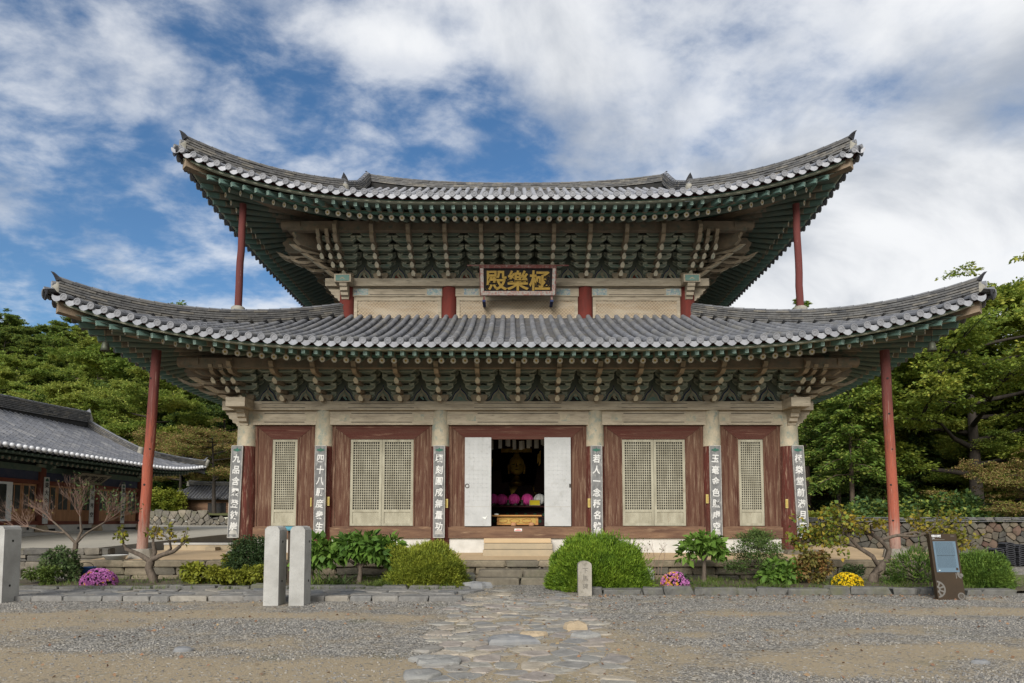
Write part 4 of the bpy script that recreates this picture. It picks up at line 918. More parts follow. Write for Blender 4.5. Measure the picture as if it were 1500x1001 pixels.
for sg in (-1, 1):   # beaks of the crossing lintels under the plate ends
    f = lambda a, b, w, sg=sg: (sg * (7.97 + a), w, b)
    beak = [(.20, 4.70), (.62, 4.70), (.58, 4.60), (.52, 4.57), (.50, 4.48), (.42, 4.45), (.39, 4.36), (.30, 4.33), (.27, 4.26), (.20, 4.24)]
    lt.prism(beak, f, -.12, .12, 'beam_wood')
    g = lambda a, b, w, sg=sg: (sg * 7.97 + w, -a, b)
    lt.prism(beak, g, -.12, .12, 'beam_wood')
lt.build('lintel', hall); pl.build('plate_beam', hall)

# wooden wall frames, sills, plaster plinth
openings = {0: (-7.23, -6.43), 1: (-4.94, -3.02), 2: (-1.56, 1.56), 3: (3.02, 4.94), 4: (6.43, 7.23)}
ZT, ZB = 3.91, 1.33
for i in range(5):
    a, b = cols[i] + .22, cols[i + 1] - .22; o0, o1 = openings[i]
    f = MB()
    T = 4.285
    # outer stiles, then the mitred inner boards
    f.box(a, -.07, 1.24, a + .13, .08, T, 'frame_wood'); f.box(b - .13, -.07, 1.24, b, .08, T, 'frame_wood')
    f.box(a + .13, -.07, T - .07, b - .13, .08, T, 'frame_top_wood')
    y = -.045
    A, Bb, Zt = a + .13, b - .13, T - .07
    def board(q, m): f.add([(p[0], y if k_ == 0 else .06, p[1]) for k_ in (0, 1) for p in q], [(0, 1, 2, 3), (7, 6, 5, 4), (0, 4, 5, 1), (1, 5, 6, 2), (2, 6, 7, 3), (3, 7, 4, 0)], m)
    g_ = .006
    board([(A, ZB - .03), (o0, ZB - .03), (o0, ZT - g_), (A, Zt - g_)], 'frame_wood')
    board([(o1, ZB - .03), (Bb, ZB - .03), (Bb, Zt - g_), (o1, ZT - g_)], 'frame_wood')
    y = -.052; board([(A, Zt), (o0, ZT), (o1, ZT), (Bb, Zt)], 'frame_top_wood')
    # inner moulding
    m_ = .035
    f.box(o0, -.075, ZB, o0 + m_, .0, ZT, 'frame_wood'); f.box(o1 - m_, -.075, ZB, o1, .0, ZT, 'frame_wood'); f.box(o0 + m_, -.075, ZT - m_, o1 - m_, .0, ZT, 'frame_top_wood')
    f.build('door_frame', hall)
    s = MB(); s.box(a, -.13, .985, b, .12, 1.30, 'sill_wood'); s.box(a + .1, -.105, 1.30, b - .1, .08, 1.325, 'sill_wood')
    s.build('sill_beam', hall)
    p = MB(); p.box(a - .05, -.05, .50, b + .05, .07, .985, 'plaster'); p.build('plinth', hall)
def leaf(x0, x1, cols_n, rows_n, name='lattice_door'):
    z0, z1 = ZB + .012, ZT - .045; st = .075; y0, y1 = -.062, -.012
    fr = MB()
    fr.box(x0, y0, z0, x0 + st, y1, z1, 'lattice_wood'); fr.box(x1 - st, y0, z0, x1, y1, z1, 'lattice_wood')
    fr.box(x0 + st, y0 + .002, z1 - .07, x1 - st, y1, z1, 'lattice_wood'); fr.box(x0 + st, y0 + .002, z0, x1 - st, y1, z0 + .07, 'lattice_wood')
    zm = z0 + .40; fr.box(x0 + st, y0 + .002, zm, x1 - st, y1, zm + .075, 'lattice_wood')
    d = fr.build(name, hall)
    pn = MB(); pn.box(x0 + st, y0 + .022, z0 + .07, x1 - st, y1, zm, 'lattice_wood'); pn.build('door_panel', d)
    la = MB(); X0, X1, Z0, Z1 = x0 + st, x1 - st, zm + .075, z1 - .07
    la.box(X0, y1 - .012, Z0, X1, y1, Z1, 'shaded_lattice_paper')
    for i in range(1, cols_n): 
        x = X0 + (X1 - X0) * i / cols_n; la.box(x - .010, y0 + .014, Z0, x + .010, y1 - .012, Z1, 'lattice_wood')
    for i in range(1, rows_n):
        z = Z0 + (Z1 - Z0) * i / rows_n; la.box(X0, y0 + .011, z - .010, X1, y1 - .012, z + .010, 'lattice_wood')
    la.build('lattice', d)
leaf(-7.19, -6.47, 10, 29)
leaf(6.47, 7.19, 10, 29)
for a, b in ((-4.90, -3.06), (3.06, 4.90)):
    m_ = (a + b) / 2; leaf(a, m_ - .004, 12, 27); leaf(m_ + .004, b, 12, 27)
# the open centre doors: paper backs folded against the frame
for sg in (-1, 1):
    a, b = sorted((sg * .775, sg * 1.545)); d = MB(); d.box(a, -.16, ZB, b, -.10, ZT + .01, 'door_paper')
    nn = d.build('open_door', hall, bevel=.008)
    k = MB()
    # ghost of the lattice pressing through the paper
    for i in range(1, 6): x = a + (b - a) * i / 6; k.box(x - .006, -.1625, ZB + .62, x + .006, -.16, ZT - .08, 'door_paper')
    for i in range(1, 15): z = ZB + .62 + (ZT - ZB - .7) * i / 15; k.box(a + .05, -.1625, z - .006, b - .05, -.16, z + .006, 'door_paper')
    k.box(a + .02, -.164, ZB + .56, b - .02, -.16, ZB + .575, 'concrete'); k.build('lattice', nn)
    r = MB(); xr = a + .07 if sg < 0 else b - .03
    if sg < 0: r.tube([(xr + .055 * math.cos(t), -.175, 2.50 + .055 * math.sin(t)) for t in [2 * math.pi * i / 14 for i in range(15)]], .009, 'iron', 6)
    else: r.box(xr - .02, -.19, 2.46, xr + .02, -.16, 2.56, 'iron')
    r.build('handle', nn)
    if sg < 0:
        t_ = MB(); t_.add([(a + .50, -.167, 1.60), (a + .60, -.17, 1.52), (a + .68, -.168, 1.68), (a + .62, -.172, 1.60)], [(0, 1, 3), (1, 2, 3)], 'white_paper'); t_.build('torn_paper', nn)
# outer walls of the sides and back
w = MB()
for sg in (-1, 1):
    w.box(sg * 7.97 - .06, .2, .5, sg * 7.97 + .06, 11.2, 4.29, 'plaster')
    for y in (1.14, 3.99, 7.41, 10.26): w.box(sg * 7.97 - .09, y - .09, .5, sg * 7.97 + .09, y + .09, 4.29, 'red_wood')
    w.box(sg * 7.97 - .1, .2, 2.3, sg * 7.97 + .1, 11.2, 2.5, 'red_wood')
w.box(-7.8, 11.33, .5, 7.8, 11.45, 4.29, 'plaster'); w.build('wall', hall)
# upper storey
for x in (-5.68, -2.27, 2.27, 5.68):
    for y in (2.28, 9.12):
        mb = MB(); mb.tube([(x, y, 6.0), (x, y, 9.24)], [.27, .25], 'upper_red', 18); mb.build('column', hall)
ul = MB(); up = MB(); uc = [-5.68, -2.27, 2.27, 5.68]
for a, b in zip(uc, uc[1:]):
    ul.box(a + .22, 2.14, 8.93, b - .22, 2.42, 9.235, 'beam_wood')
    m_ = (a + b) / 2; h_ = (b - a) * .27
    for z in (8.975, 9.18): ul.box(m_ - h_, 2.133, z, m_ + h_, 2.15, z + .016, 'paint_black')
    for s_ in (-1, 1): ul.box(m_ + s_ * (h_ + .30) - .24, 2.135, 8.97, m_ + s_ * (h_ + .30) + .24, 2.15, 9.19, 'faded_paint')
    ul.box(a + .25, 2.18, 8.80, b - .25, 2.38, 8.93, 'beam_wood'); ul.box(a + .25, 2.185, 8.1, a + .36, 2.38, 8.80, 'beam_wood'); ul.box(b - .36, 2.185, 8.1, b - .25, 2.38, 8.80, 'beam_wood')
up.box(-6.35, 2.0, 9.24, 6.35, 2.56, 9.495, 'beam_wood'); up.box(-6.35, 8.84, 9.24, 6.35, 9.40, 9.495, 'beam_wood')
for sg in (-1, 1):
    up.box(sg * 5.68 - .27, 1.62, 9.236, sg * 5.68 + .27, 2.0, 9.499, 'beam_wood'); up.box(sg * 5.68 - .27, 2.56, 9.236, sg * 5.68 + .27, 8.84, 9.499, 'beam_wood')
    up.box(sg * 5.68 - .22, 1.604, 9.27, sg * 5.68 + .22, 1.62, 9.46, 'paint_teal'); up.add([(sg * 5.68 - .12, 1.6, 9.30), (sg * 5.68, 1.6, 9.40), (sg * 5.68 + .12, 1.6, 9.30), (sg * 5.68, 1.6, 9.345)], [(0, 1, 2, 3)], 'paint_cream')
    f = lambda a, b, w, sg=sg: (sg * (5.68 + a), 2.28 + w, b); g = lambda a, b, w, sg=sg: (sg * 5.68 + w, 2.28 - a, b)
    bk = [(a, b + 4.535) for a, b in beak]
    ul.prism(bk, f, -.12, .12, 'beam_wood'); ul.prism(bk, g, -.12, .12, 'beam_wood')
    ul.box(sg * 5.68 - .12, 2.5, 8.93, sg * 5.68 + .12, 8.9, 9.232, 'beam_wood'); ul.box(sg * 5.68 - .07, 2.5, 7.9, sg * 5.68 + .07, 8.9, 8.93, 'plaster')
ul.box(-5.5, 9.0, 7.9, 5.5, 9.2, 9.235, 'plaster')
ul.build('lintel', hall); up.build('plate_beam', hall)
# sheets of protective mesh stretched over the upper windows
for a, b in zip(uc, uc[1:]):
    m = MB(); x0, x1, z0, z1 = a + .36, b - .36, 8.05, 8.80; nx, nz = 40, 8; rnd = random.Random(int(a * 10))
    V = []
    for j in range(nz + 1):
        for i in range(nx + 1):
            u = i / nx; v_ = j / nz
            pull = 0.025 * math.sin(u * 9 + v_ * 4) * math.sin(v_ * 3.1) + 0.03 * max(0, v_ - .6) * math.sin(u * 55) + 0.05 * max(0, u - .75) * math.sin((v_ - u) * 30)
            V.append((x0 + (x1 - x0) * u, 2.22 + pull, z0 + (z1 - z0) * v_))
    m.add(V, [(j * (nx + 1) + i, j * (nx + 1) + i + 1, (j + 1) * (nx + 1) + i + 1, (j + 1) * (nx + 1) + i) for j in range(nz) for i in range(nx)], 'mesh_sheet', True)
    o = m.build('mesh_sheet', hall)
    c = MB(); sp_ = .115; k = x0 - (z1 - z0)
    def clip(p, q):
        (ax, az), (bx, bz) = p, q; d = (bx - ax) or 1e-9; t0 = max(0, (x0 - ax) / d) if d > 0 else max(0, (x1 - ax) / d); t1 = min(1, (x1 - ax) / d) if d > 0 else min(1, (x0 - ax) / d)
        return None if t1 - t0 < .03 else ((ax + d * t0, az + (bz - az) * t0), (ax + d * t1, az + (bz - az) * t1))
    while k < x1 + .1:
        for p, q in (((k, z0), (k + (z1 - z0), z1)), ((k + (z1 - z0), z0), (k, z1))):
            r = clip(p, q)
            if r:
                (ax, az), (bx, bz) = r; d = Vector((bx - ax, 0, bz - az)).normalized(); n_ = Vector((-d.z, 0, d.x)) * .006
                A_, B_ = Vector((ax, 2.185, az)), Vector((bx, 2.185, bz)); c.add([A_ - n_, B_ - n_, B_ + n_, A_ + n_], [(0, 1, 2, 3)], 'mesh_cord')
        k += sp_
    c.build('mesh_cord', o)

# ------------------------------------------------------------------ inside seen through the open doors
ins = MB()
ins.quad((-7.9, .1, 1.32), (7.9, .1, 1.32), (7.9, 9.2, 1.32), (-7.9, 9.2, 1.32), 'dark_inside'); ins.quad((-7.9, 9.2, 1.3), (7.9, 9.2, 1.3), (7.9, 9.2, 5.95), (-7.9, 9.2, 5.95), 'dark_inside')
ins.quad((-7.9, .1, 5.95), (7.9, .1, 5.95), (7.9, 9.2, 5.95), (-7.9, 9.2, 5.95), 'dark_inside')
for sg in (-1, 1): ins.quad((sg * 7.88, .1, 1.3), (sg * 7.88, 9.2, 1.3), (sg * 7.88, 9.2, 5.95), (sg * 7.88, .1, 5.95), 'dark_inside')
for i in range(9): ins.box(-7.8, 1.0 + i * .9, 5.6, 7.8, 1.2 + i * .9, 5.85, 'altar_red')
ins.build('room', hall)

# ================================================================== things on and around the hall
# name board under the upper eave, leaning outward
nb = empty('name_board', (0.02, 1.5, 8.8), 'black name board with three large gold characters hanging under the upper eave', 'sign board')
bc, bs = math.cos(R(33)), math.sin(R(33))
def bp_(x, y, z): return (0.02 + x, 1.62 + y * bc - z * bs, 8.80 + z * bc + y * bs)     # x along, z up the board, y into it
BW, BH = 1.20, 0.94
def bbox(mb, x0, y0, z0, x1, y1, z1, m):
    V = [bp_(*p) for p in ((x0, y0, z0), (x1, y0, z0), (x1, y1, z0), (x0, y1, z0), (x0, y0, z1), (x1, y0, z1), (x1, y1, z1), (x0, y1, z1))]
    mb.add(V, [(0, 3, 2, 1), (4, 5, 6, 7), (0, 1, 5, 4), (1, 2, 6, 5), (2, 3, 7, 6), (3, 0, 4, 7)], m)
mb = MB(); bbox(mb, -BW + .1, 0.0, .1, BW - .1, .05, BH - .1, 'board_black'); mb.build('panel', nb)
mb = MB(); bbox(mb, -BW, -.05, 0, BW, .06, .12, 'board_rim'); bbox(mb, -BW, -.048, BH - .09, BW, .06, BH, 'board_rim_dark'); bbox(mb, -BW, -.046, .12, -BW + .10, .06, BH - .09, 'board_rim'); bbox(mb, BW - .10, -.046, .12, BW, .06, BH - .09, 'board_rim')
bbox(mb, -BW - .02, -.02, -.03, BW + .02, .07, 0, 'board_rim_dark'); bbox(mb, -BW - .03, -.02, 0, -BW, .07, BH, 'board_rim_dark'); bbox(mb, BW, -.02, 0, BW + .03, .07, BH, 'board_rim_dark')
bbox(mb, -1.62, .065, BH - .05, 1.62, .10, BH - .01, 'board_rim_dark'); mb.build('frame', nb)
mb = MB()
for i, ch in enumerate('殿樂極'):
    put_text(mb, ch, .66, 'gilt', lambda x, y, z, i=i: bp_((i - 1) * .70 + x * 1.06, -.012 - z, .455 + y * 1.0), .012, .013)
mb.build('lettering', nb)
for sg in (-1, 1): mb = MB(); mb.box(.02 + sg * 1.1 - .03, 1.62, 8.62, .02 + sg * 1.1 + .03, 1.68, 8.80, 'board_rim_dark'); mb.box(.02 + sg * 1.1 - .05, 1.58, 8.56, .02 + sg * 1.1 + .05, 2.14, 8.62, 'paint_blue'); mb.build('bracket', nb)

# couplet plaques on the six front columns
PL = [(-7.97, '九品含靈登彼岸', 'leftmost long grey plaque with faded characters, on the left corner column', -.17, .03),
      (-5.70, '四十八願度衆生', 'grey plaque starting 四十八, on the second column from the left', 0, 0),
      (-2.27, '頃刻圓成無量功', 'grey plaque starting 頃刻, on the column left of the open door', 0, 0),
      (2.27, '若人一念稱名號', 'grey plaque starting 若人, on the column right of the open door', 0, 0),
      (5.70, '玉毫金色照虛空', 'grey plaque starting 玉毫, on the second column from the right', 0, 0),
      (7.97, '極樂堂前滿月容', 'rightmost long grey plaque, on the right corner column', .17, -.05)]
for x, body, lab, dx, tilt in PL:
    top, bot = 3.66, 1.0
    r = empty('couplet_plaque', (x + dx, -.33, bot), lab, 'plaque', 'couplet plaques on the hall columns')
    def pf(a, y, z, x=x + dx, tilt=tilt): return (x + a + tilt * (z - 2.3) / 1.33, y, z)
    m = MB()
    def pbox(x0, y0, z0, x1, y1, z1, mt): m.add([pf(*p) for p in ((x0, y0, z0), (x1, y0, z0), (x1, y1, z0), (x0, y1, z0), (x0, y0, z1), (x1, y0, z1), (x1, y1, z1), (x0, y1, z1))], [(0, 3, 2, 1), (4, 5, 6, 7), (0, 1, 5, 4), (1, 2, 6, 5), (2, 3, 7, 6), (3, 0, 4, 7)], mt)
    pbox(-.155, -.35, bot, .155, -.31, top, 'plaque_grey'); 
    m.build('panel', r); m = MB()
    pbox(-.165, -.36, bot, -.15, -.305, top, 'plaque_edge'); pbox(.15, -.36, bot, .165, -.305, top, 'plaque_edge'); pbox(-.155, -.36, top - .02, .155, -.305, top, 'plaque_edge'); pbox(-.155, -.36, bot, .155, -.305, bot + .02, 'plaque_edge')
    m.build('border', r)
    m = MB()
    for i, c in enumerate(body):
        zc = top - .38 - i * .325
        rr = random.Random(hash(c) % 999)
        put_text(m, c, .25, 'white_paint', lambda a, b, z, zc=zc: pf(a * .88 + b * .10, -.352 - z, zc + b * 1.0 - a * .06), .004, .006)
    m.build('lettering', r)
    m = MB()
    for sg in (-1, 1):
        m.add([pf(0, -.354, top - .18), pf(sg * .12, -.356, top - .14), pf(sg * .09, -.356, top - .10), pf(sg * .03, -.356, top - .10), pf(0, -.354, top - .05)], [(0, 1, 2, 3, 4)], 'leaf_green_paint')
    m.add([pf(-.12, -.353, bot + .10), pf(.12, -.353, bot + .10), pf(.09, -.353, bot + .20), pf(0, -.353, bot + .24), pf(-.09, -.353, bot + .20)], [(0, 1, 2, 3, 4)], 'plaque_edge')
    m.build('lotus_mark', r)
# yellow paper slips pasted beside the plaques
for x, z, lab in ((-6.03, 2.03, 'narrow yellow paper slip left of the plaque starting 四十八'), (-5.49, 2.05, 'yellow paper slip right of the plaque starting 四十八'), (-2.06, 1.99, 'yellow paper slip just left of the open doorway'),
               (2.06, 2.0, 'yellow paper slip just right of the open doorway'), (5.48, 2.12, 'yellow paper slip left of the plaque starting 玉毫'), (7.77, 1.98, 'yellow paper slip on the right corner column')):
    m = MB(); y = -math.sqrt(max(.01, .285 ** 2 - .21 ** 2)) - .035
    w_ = .018 if x < -6 else .036; 
    if x < -6: y = -.085
    if x > 7: y = -.255
    m.box(x - w_, y - .01, z - .13, x + w_, y + .02, z + .13, 'yellow_paper'); m.box(x - w_ * .45, y - .0125, z - .10, x + w_ * .45, y - .01, z + .10, 'gilt')
    tag(m.build('paper_slip', None, (x, y, z - .13)), lab, 'paper slip', 'yellow paper slips on the columns')
m = MB(); m.box(-.10, -.145, 1.185, .12, -.131, 1.26, 'white_paper'); m.box(-.08, -.147, 1.20, .10, -.145, 1.222, 'red_print'); m.box(-.04, -.1475, 1.235, .07, -.145, 1.245, 'red_print')
tag(m.build('notice_card', None, (0, -.14, 1.185)), 'small white card with red print on the brown door sill', 'card')

# props under the roof corners
def prop(a, b, r0, r1, m, lab, base=None, seed=0):
    rnd = random.Random(seed); r = empty('eave_prop', a, lab, 'prop', 'red posts propping the roof corners')
    mb = MB(); a, b = Vector(a), Vector(b); n = 9
    pts = [a.lerp(b, i / n) + Vector((rnd.uniform(-.012, .012), rnd.uniform(-.012, .012), 0)) * (0 if i in (0, n) else 1) for i in range(n + 1)]
    rr_ = [r0 + (r1 - r0) * i / n for i in range(n + 1)]
    mb.tube(pts, rr_, 'prop_paint' if m == 'prop_red' else m, 18)
    mb.build('post', r)
    if m == 'prop_red':
        for i in range(5):
            kn = MB()
            t = .18 + .17 * i; p = a.lerp(b, t); an = -1.6 + rnd.uniform(-.7, .7); rr = r0 + (r1 - r0) * t
            c = p + Vector((math.cos(an), math.sin(an), 0)) * (rr - .006); d = Vector((math.cos(an), math.sin(an), 0)); kn.tube([c, c + d * .012], [.032, .02], 'paint_black', 8); kn.build('bolt_hole', r)
    if base: 
        mb = MB()
        if base == 'stone': mb.tube([(a.x, a.y, a.z - .02), (a.x, a.y, a.z + .26)], [.34, .28], 'old_granite', 9, smooth=False); o = mb.build('base_stone', r, bevel=.03)
        else: mb.lathe([(.20, -.06), (.20, .03), (.15, .07), (0, .07)], tuple(a), 'lime', 14); mb.build('mortar_foot', r)
prop((-9.98, -1.75, .49), (-9.72, -1.85, 6.06), .135, .12, 'prop_red', 'tall red-orange wooden post with a bleached foot propping the lower left roof corner', 'stone', 1)
prop((10.05, -1.65, .49), (9.84, -1.85, 6.06), .135, .12, 'prop_red', 'tall red-orange wooden post propping the lower right roof corner above the vine', 'stone', 2)
prop((-8.33, -.05, 7.78), (-8.25, -.10, 10.98), .105, .100, 'prop_dark_red', 'dark red post standing on the lower roof under the upper left roof corner', 'mortar', 3)
prop((8.42, -.05, 7.78), (8.36, -.10, 10.98), .105, .100, 'prop_dark_red', 'dark red post standing on the lower roof under the upper right roof corner', 'mortar', 4)

# wind bells
for sg, lab in ((-1, 'small bronze wind bell under the lower left roof corner'), (1, 'small bronze wind bell under the lower right roof corner')):
    p = (sg * 10.62, -2.62, 5.84); r = empty('wind_bell', p, lab, 'bell', 'wind bells under the roof corners')
    m = MB(); m.lathe([(0, .24), (.04, .235), (.075, .20), (.09, .10), (.115, 0), (.105, 0), (.08, .1), (.0, .18)], p, 'bronze', 16); m.build('bell_body', r)
    m = MB(); m.tube([(p[0], p[1], p[2] + .22), (p[0], p[1], p[2] + .62)], .008, 'iron', 6); m.tube([(p[0], p[1], p[2] + .15), (p[0], p[1], p[2] - .10)], .006, 'iron', 6); m.build('hanger', r)

# ------------------------------------------------------------------ inside: statue, altar, lanterns, box
def seated_statue(x, y, z, s, lab):
    r = empty('buddha_statue', (x, y, z), lab, 'statue')
    # one continuous body grown from joints
    J = [(0, 0, .45, .62), (0, 0, .95, .56), (0, -.02, 1.45, .58), (0, -.03, 1.75, .42), (0, -.04, 1.95, .22), (0, -.06, 2.12, .20),
         (.62, 0, 1.62, .25), (.86, -.10, 1.12, .22), (.48, -.62, .72, .16), (.16, -.78, .62, .12), (-.62, 0, 1.62, .25), (-.86, -.10, 1.12, .22), (-.48, -.62, .72, .16), (-.16, -.78, .62, .12),
         (.60, -.30, .34, .34), (1.20, -.62, .26, .30), (.35, -.95, .24, .24), (-.60, -.30, .34, .34), (-1.20, -.62, .26, .30), (-.35, -.95, .24, .24)]
    E = [(0, 1), (1, 2), (2, 3), (3, 4), (4, 5), (2, 6), (6, 7), (7, 8), (8, 9), (2, 10), (10, 11), (11, 12), (12, 13), (0, 14), (14, 15), (15, 16), (0, 17), (17, 18), (18, 19)]
    me = bpy.data.meshes.new('body'); me.from_pydata([(a * s, b * s, c * s) for a, b, c, _ in J], E, []); me.materials.append(MATS['gold'])
    o = bpy.data.objects.new('body', me); COL.objects.link(o); o.parent = r
    sk = o.modifiers.new('skin', 'SKIN')
    for i, v in enumerate(me.skin_vertices[0].data): v.radius = (J[i][3] * s * .82,) * 2; v.use_root = (i == 0)
    su = o.modifiers.new('sub', 'SUBSURF'); su.levels = su.render_levels = 2; sk.use_smooth_shade = True
    h = MB(); cz = z + 2.52 * s; cy = y - .10 * s; n = 20; rings = []
    prof = [(-.40, .02), (-.385, .14), (-.32, .245), (-.2, .305), (-.05, .33), (.1, .335), (.22, .30), (.31, .22), (.37, .15), (.42, .15), (.48, .10), (.52, .02)]
    vs = []; fs = []
    for zz, rr in prof:
        for k in range(n):
            t = 2 * math.pi * k / n; cx, cy_ = rr * math.cos(t), rr * math.sin(t)
            f = max(0, -math.sin(t))
            if abs(math.cos(t)) < .2 and -.12 < zz < .08: cy_ -= .05 * f
            vs.append((x + cx * s * .92, cy + cy_ * s, cz + zz * s))
    for i in range(len(prof) - 1):
        for k in range(n): fs.append((i * n + k, i * n + (k + 1) % n, (i + 1) * n + (k + 1) % n, (i + 1) * n + k))
    h.add(vs, fs, 'lit_gilt', True)  # lighter than the gold body: light on the face put into the colour
    def bit(px, pz, w, d, m, oy=-.335):
        h.lathe([(0, -d), (w, -d * .5), (w, d * .5), (0, d)], (x + px * s, cy + oy * s, cz + pz * s), m, 8)
    for sg in (-1, 1):
        h.tube([(x + sg * .30 * s, cy, cz + .06 * s), (x + sg * .335 * s, cy, cz - .1 * s), (x + sg * .31 * s, cy - .02 * s, cz - .36 * s)], [.05 * s, .06 * s, .05 * s], 'gold', 8)
        h.tube([(x + sg * .06 * s, cy - .325 * s, cz + .015 * s), (x + sg * .12 * s, cy - .325 * s, cz + .0 * s), (x + sg * .2 * s, cy - .27 * s, cz + .015 * s)], [.008 * s, .018 * s, .006 * s], 'paint_black', 6)
    h.tube([(x - .07 * s, cy - .31 * s, cz - .20 * s), (x, cy - .33 * s, cz - .205 * s), (x + .07 * s, cy - .31 * s, cz - .20 * s)], [.008 * s, .02 * s, .008 * s], 'upper_red', 6)
    h.tube([(x, cy - .33 * s, cz + .05 * s), (x, cy - .385 * s, cz - .1 * s)], [.02 * s, .045 * s], 'gold', 8)
    h.lathe([(.335, .13), (.36, .2), (.31, .32), (.22, .40), (.16, .42), (.16, .48), (.1, .54), (0, .57)], (x, cy + .03 * s, cz), 'board_black', 18) if False else None
    h.build('head', r)
    return r
seated_statue(0, 5.4, 1.25, .92, 'large gilded seated Buddha statue in the dark behind the open doors')
r = empty('altar_canopy', (0, 4.2, 3.2), 'dark carved canopy with hints of gilding hanging in front of the statue', 'canopy')
m = MB(); m.box(-2.2, 4.10, 4.05, 2.2, 4.25, 4.9, 'canopy_dark'); m.build('canopy_board', r)
m = MB(); q = random.Random(4)
for i in range(26): x = -.55 + i * .042; m.add([(x, 4.09, 3.93 + q.uniform(-.02, .03)), (x + .03, 4.09, 3.90), (x + .028, 4.09, 4.05), (x + .004, 4.09, 4.06)], [(0, 1, 2, 3)], 'lit_gilt')  # gold glints painted as strips of the lighter gilt
for x, z0, z1 in ((.78, 3.42, 4.0), (-.95, 3.3, 3.7), (.72, 3.5, 3.9)): m.add([(x, 4.08, z0), (x + .07, 4.08, z0 + .1), (x + .09, 4.08, z1), (x + .02, 4.08, z1 - .05)], [(0, 1, 2, 3)], 'lit_gilt')
m.build('gilt_carving', r)
m = MB()
for x, y, z, w_, h_ in ((-.75, 4.3, 2.45, .55, .9), (.85, 4.3, 2.5, .5, 1.0), (.25, 4.35, 2.35, .9, .42), (-.45, 4.4, 2.4, .5, .5)): m.add([(x - w_ / 2, y, z), (x + w_ / 2, y, z), (x + w_ * .3, y + .1, z + h_), (x - w_ * .2, y + .1, z + h_ * .9)], [(0, 1, 2, 3)], 'canopy_dark')
m.build('curtain', r)
def altar():
    r = empty('altar', (0, 3.9, 1.325), 'dark red tiered altar with green painted discs behind the open doors', 'altar')
    m = MB(); m.box(-3.2, 3.3, 1.95, 3.2, 3.8, 2.0, 'altar_red'); m.box(-3.2, 3.8, 1.33, 3.2, 3.95, 2.0, 'altar_red'); m.box(-3.2, 3.95, 1.33, 3.2, 6.4, 2.12, 'altar_red'); m.build('table', r)
    m = MB()
    for zz in (1.40, 1.62): m.box(-3.2, 3.765, zz + .16, 3.2, 3.80, zz + .19, 'paint_black')
    m.build('rail', r)
    for i in range(16):
        for zz, off in ((1.47, 0), (1.70, .15)):
            m = MB(); x = -2.4 + i * .32 + off; m.tube([(x, 3.80, zz), (x, 3.78, zz)], .06, 'altar_green', 10); m.build('painted_disc', r)
altar()
for x, c, lab in ((-.83, 'pink_paper', 'pink paper lantern half hidden by the left door leaf'), (-.52, 'pink_paper', 'magenta paper lantern second from the left on the altar'), (-.10, 'pink_paper', 'round magenta lantern in the middle of the altar row'), (.36, 'pink_paper', 'pink lantern beside the white one on the altar'), (.78, 'white_paper', 'pale white paper lantern at the right end of the altar row')):
    z = 2.03; r = empty('paper_lantern', (x, 3.5, z), lab, 'lantern', 'paper lanterns along the altar')
    m = MB(); nn = 20; prof = []
    for i in range(9):
        t = -1.25 + 2.5 * i / 8; prof.append((.21 * math.cos(t), .19 + .19 * math.sin(t) / math.sin(1.25)))
    vs = []; fs = []
    for rr, zz in prof:
        for k in range(nn): a = 2 * math.pi * k / nn; q = rr * (1.0 if k % 2 else .9); vs.append((x + q * math.cos(a), 3.5 + q * math.sin(a), z + zz))
    for i in range(8):
        for k in range(nn): fs.append((i * nn + k, i * nn + (k + 1) % nn, (i + 1) * nn + (k + 1) % nn, (i + 1) * nn + k))
    m.add(vs, fs, c, False); m.build('paper_shade', r)
    m = MB(); m.tube([(x, 3.5, z - .03), (x, 3.5, z + .01)], .09, 'iron', 10); m.tube([(x, 3.5, z + .37), (x, 3.5, z + .42)], .05, 'iron', 8); m.build('frame', r)
r = empty('donation_box', (-.12, .85, 1.325), 'carved light wooden donation box just inside the doorway', 'box')
m = MB(); m.box(-.62, .62, 1.36, .62, 1.08, 1.62, 'box_wood'); m.box(-.55, .612, 1.40, .55, .62, 1.58, 'gilt'); m.build('body', r); m = MB(); m.box(-.78, .52, 1.62, .72, 1.16, 1.66, 'box_wood'); m.build('lid', r)
m = MB(); 
for k in range(3):
    m.tube([(-.45 + k * .36 + .15 * math.cos(t), .608, 1.49 + .06 * math.sin(t)) for t in [i * .5 for i in range(13)]], .012, 'box_wood', 5)
m.build('carving', r)
for i, x in enumerate((-.12, .42)):
    m = MB(); m.lathe([(0, .0), (.085, 0), (.095, .05), (.06, .10), (.0, .11)], (x, .575, 1.328), 'hall_wood', 12); tag(m.build('wooden_gong', None, (x, .575, 1.328)), ('round brown wooden gong at the middle foot of the donation box', 'brown wooden gong by the right corner of the donation box')[i], 'gong', 'wooden gongs before the donation box')
m = MB(); m.box(-.70, .60, 1.665, -.58, .72, 1.70, 'white_paper'); m.box(-.68, .63, 1.70, -.60, .69, 1.712, 'paint_black'); tag(m.build('slip_tray', None, (-.64, .66, 1.665)), 'tiny white tray lying on the left end of the donation box lid', 'tray')
m = MB(); m.box(.42, 3.28, 2.005, .80, 3.46, 2.20, 'lime'); m.box(.44, 3.276, 2.02, .78, 3.28, 2.185, 'mum_yellow'); tag(m.build('offering_box', None, (.6, 3.37, 2.0)), 'yellow offering box on the right of the altar', 'box')
for i, x in enumerate((-.80, -.30, -.05, .18)):
    m = MB(); m.lathe([(.0, 0), (.07, 0), (.08, .05), (.035, .09), (.035, .16), (.06, .19), (.045, .2), (.0, .2)], (x, 3.40, 2.003), 'bronze', 12); tag(m.build('incense_vessel', None, (x, 3.4, 2.0)), 'small dark metal offering vessel standing in front of the paper lanterns', 'vessel', 'vessels on the altar')
rnd = random.Random(8)
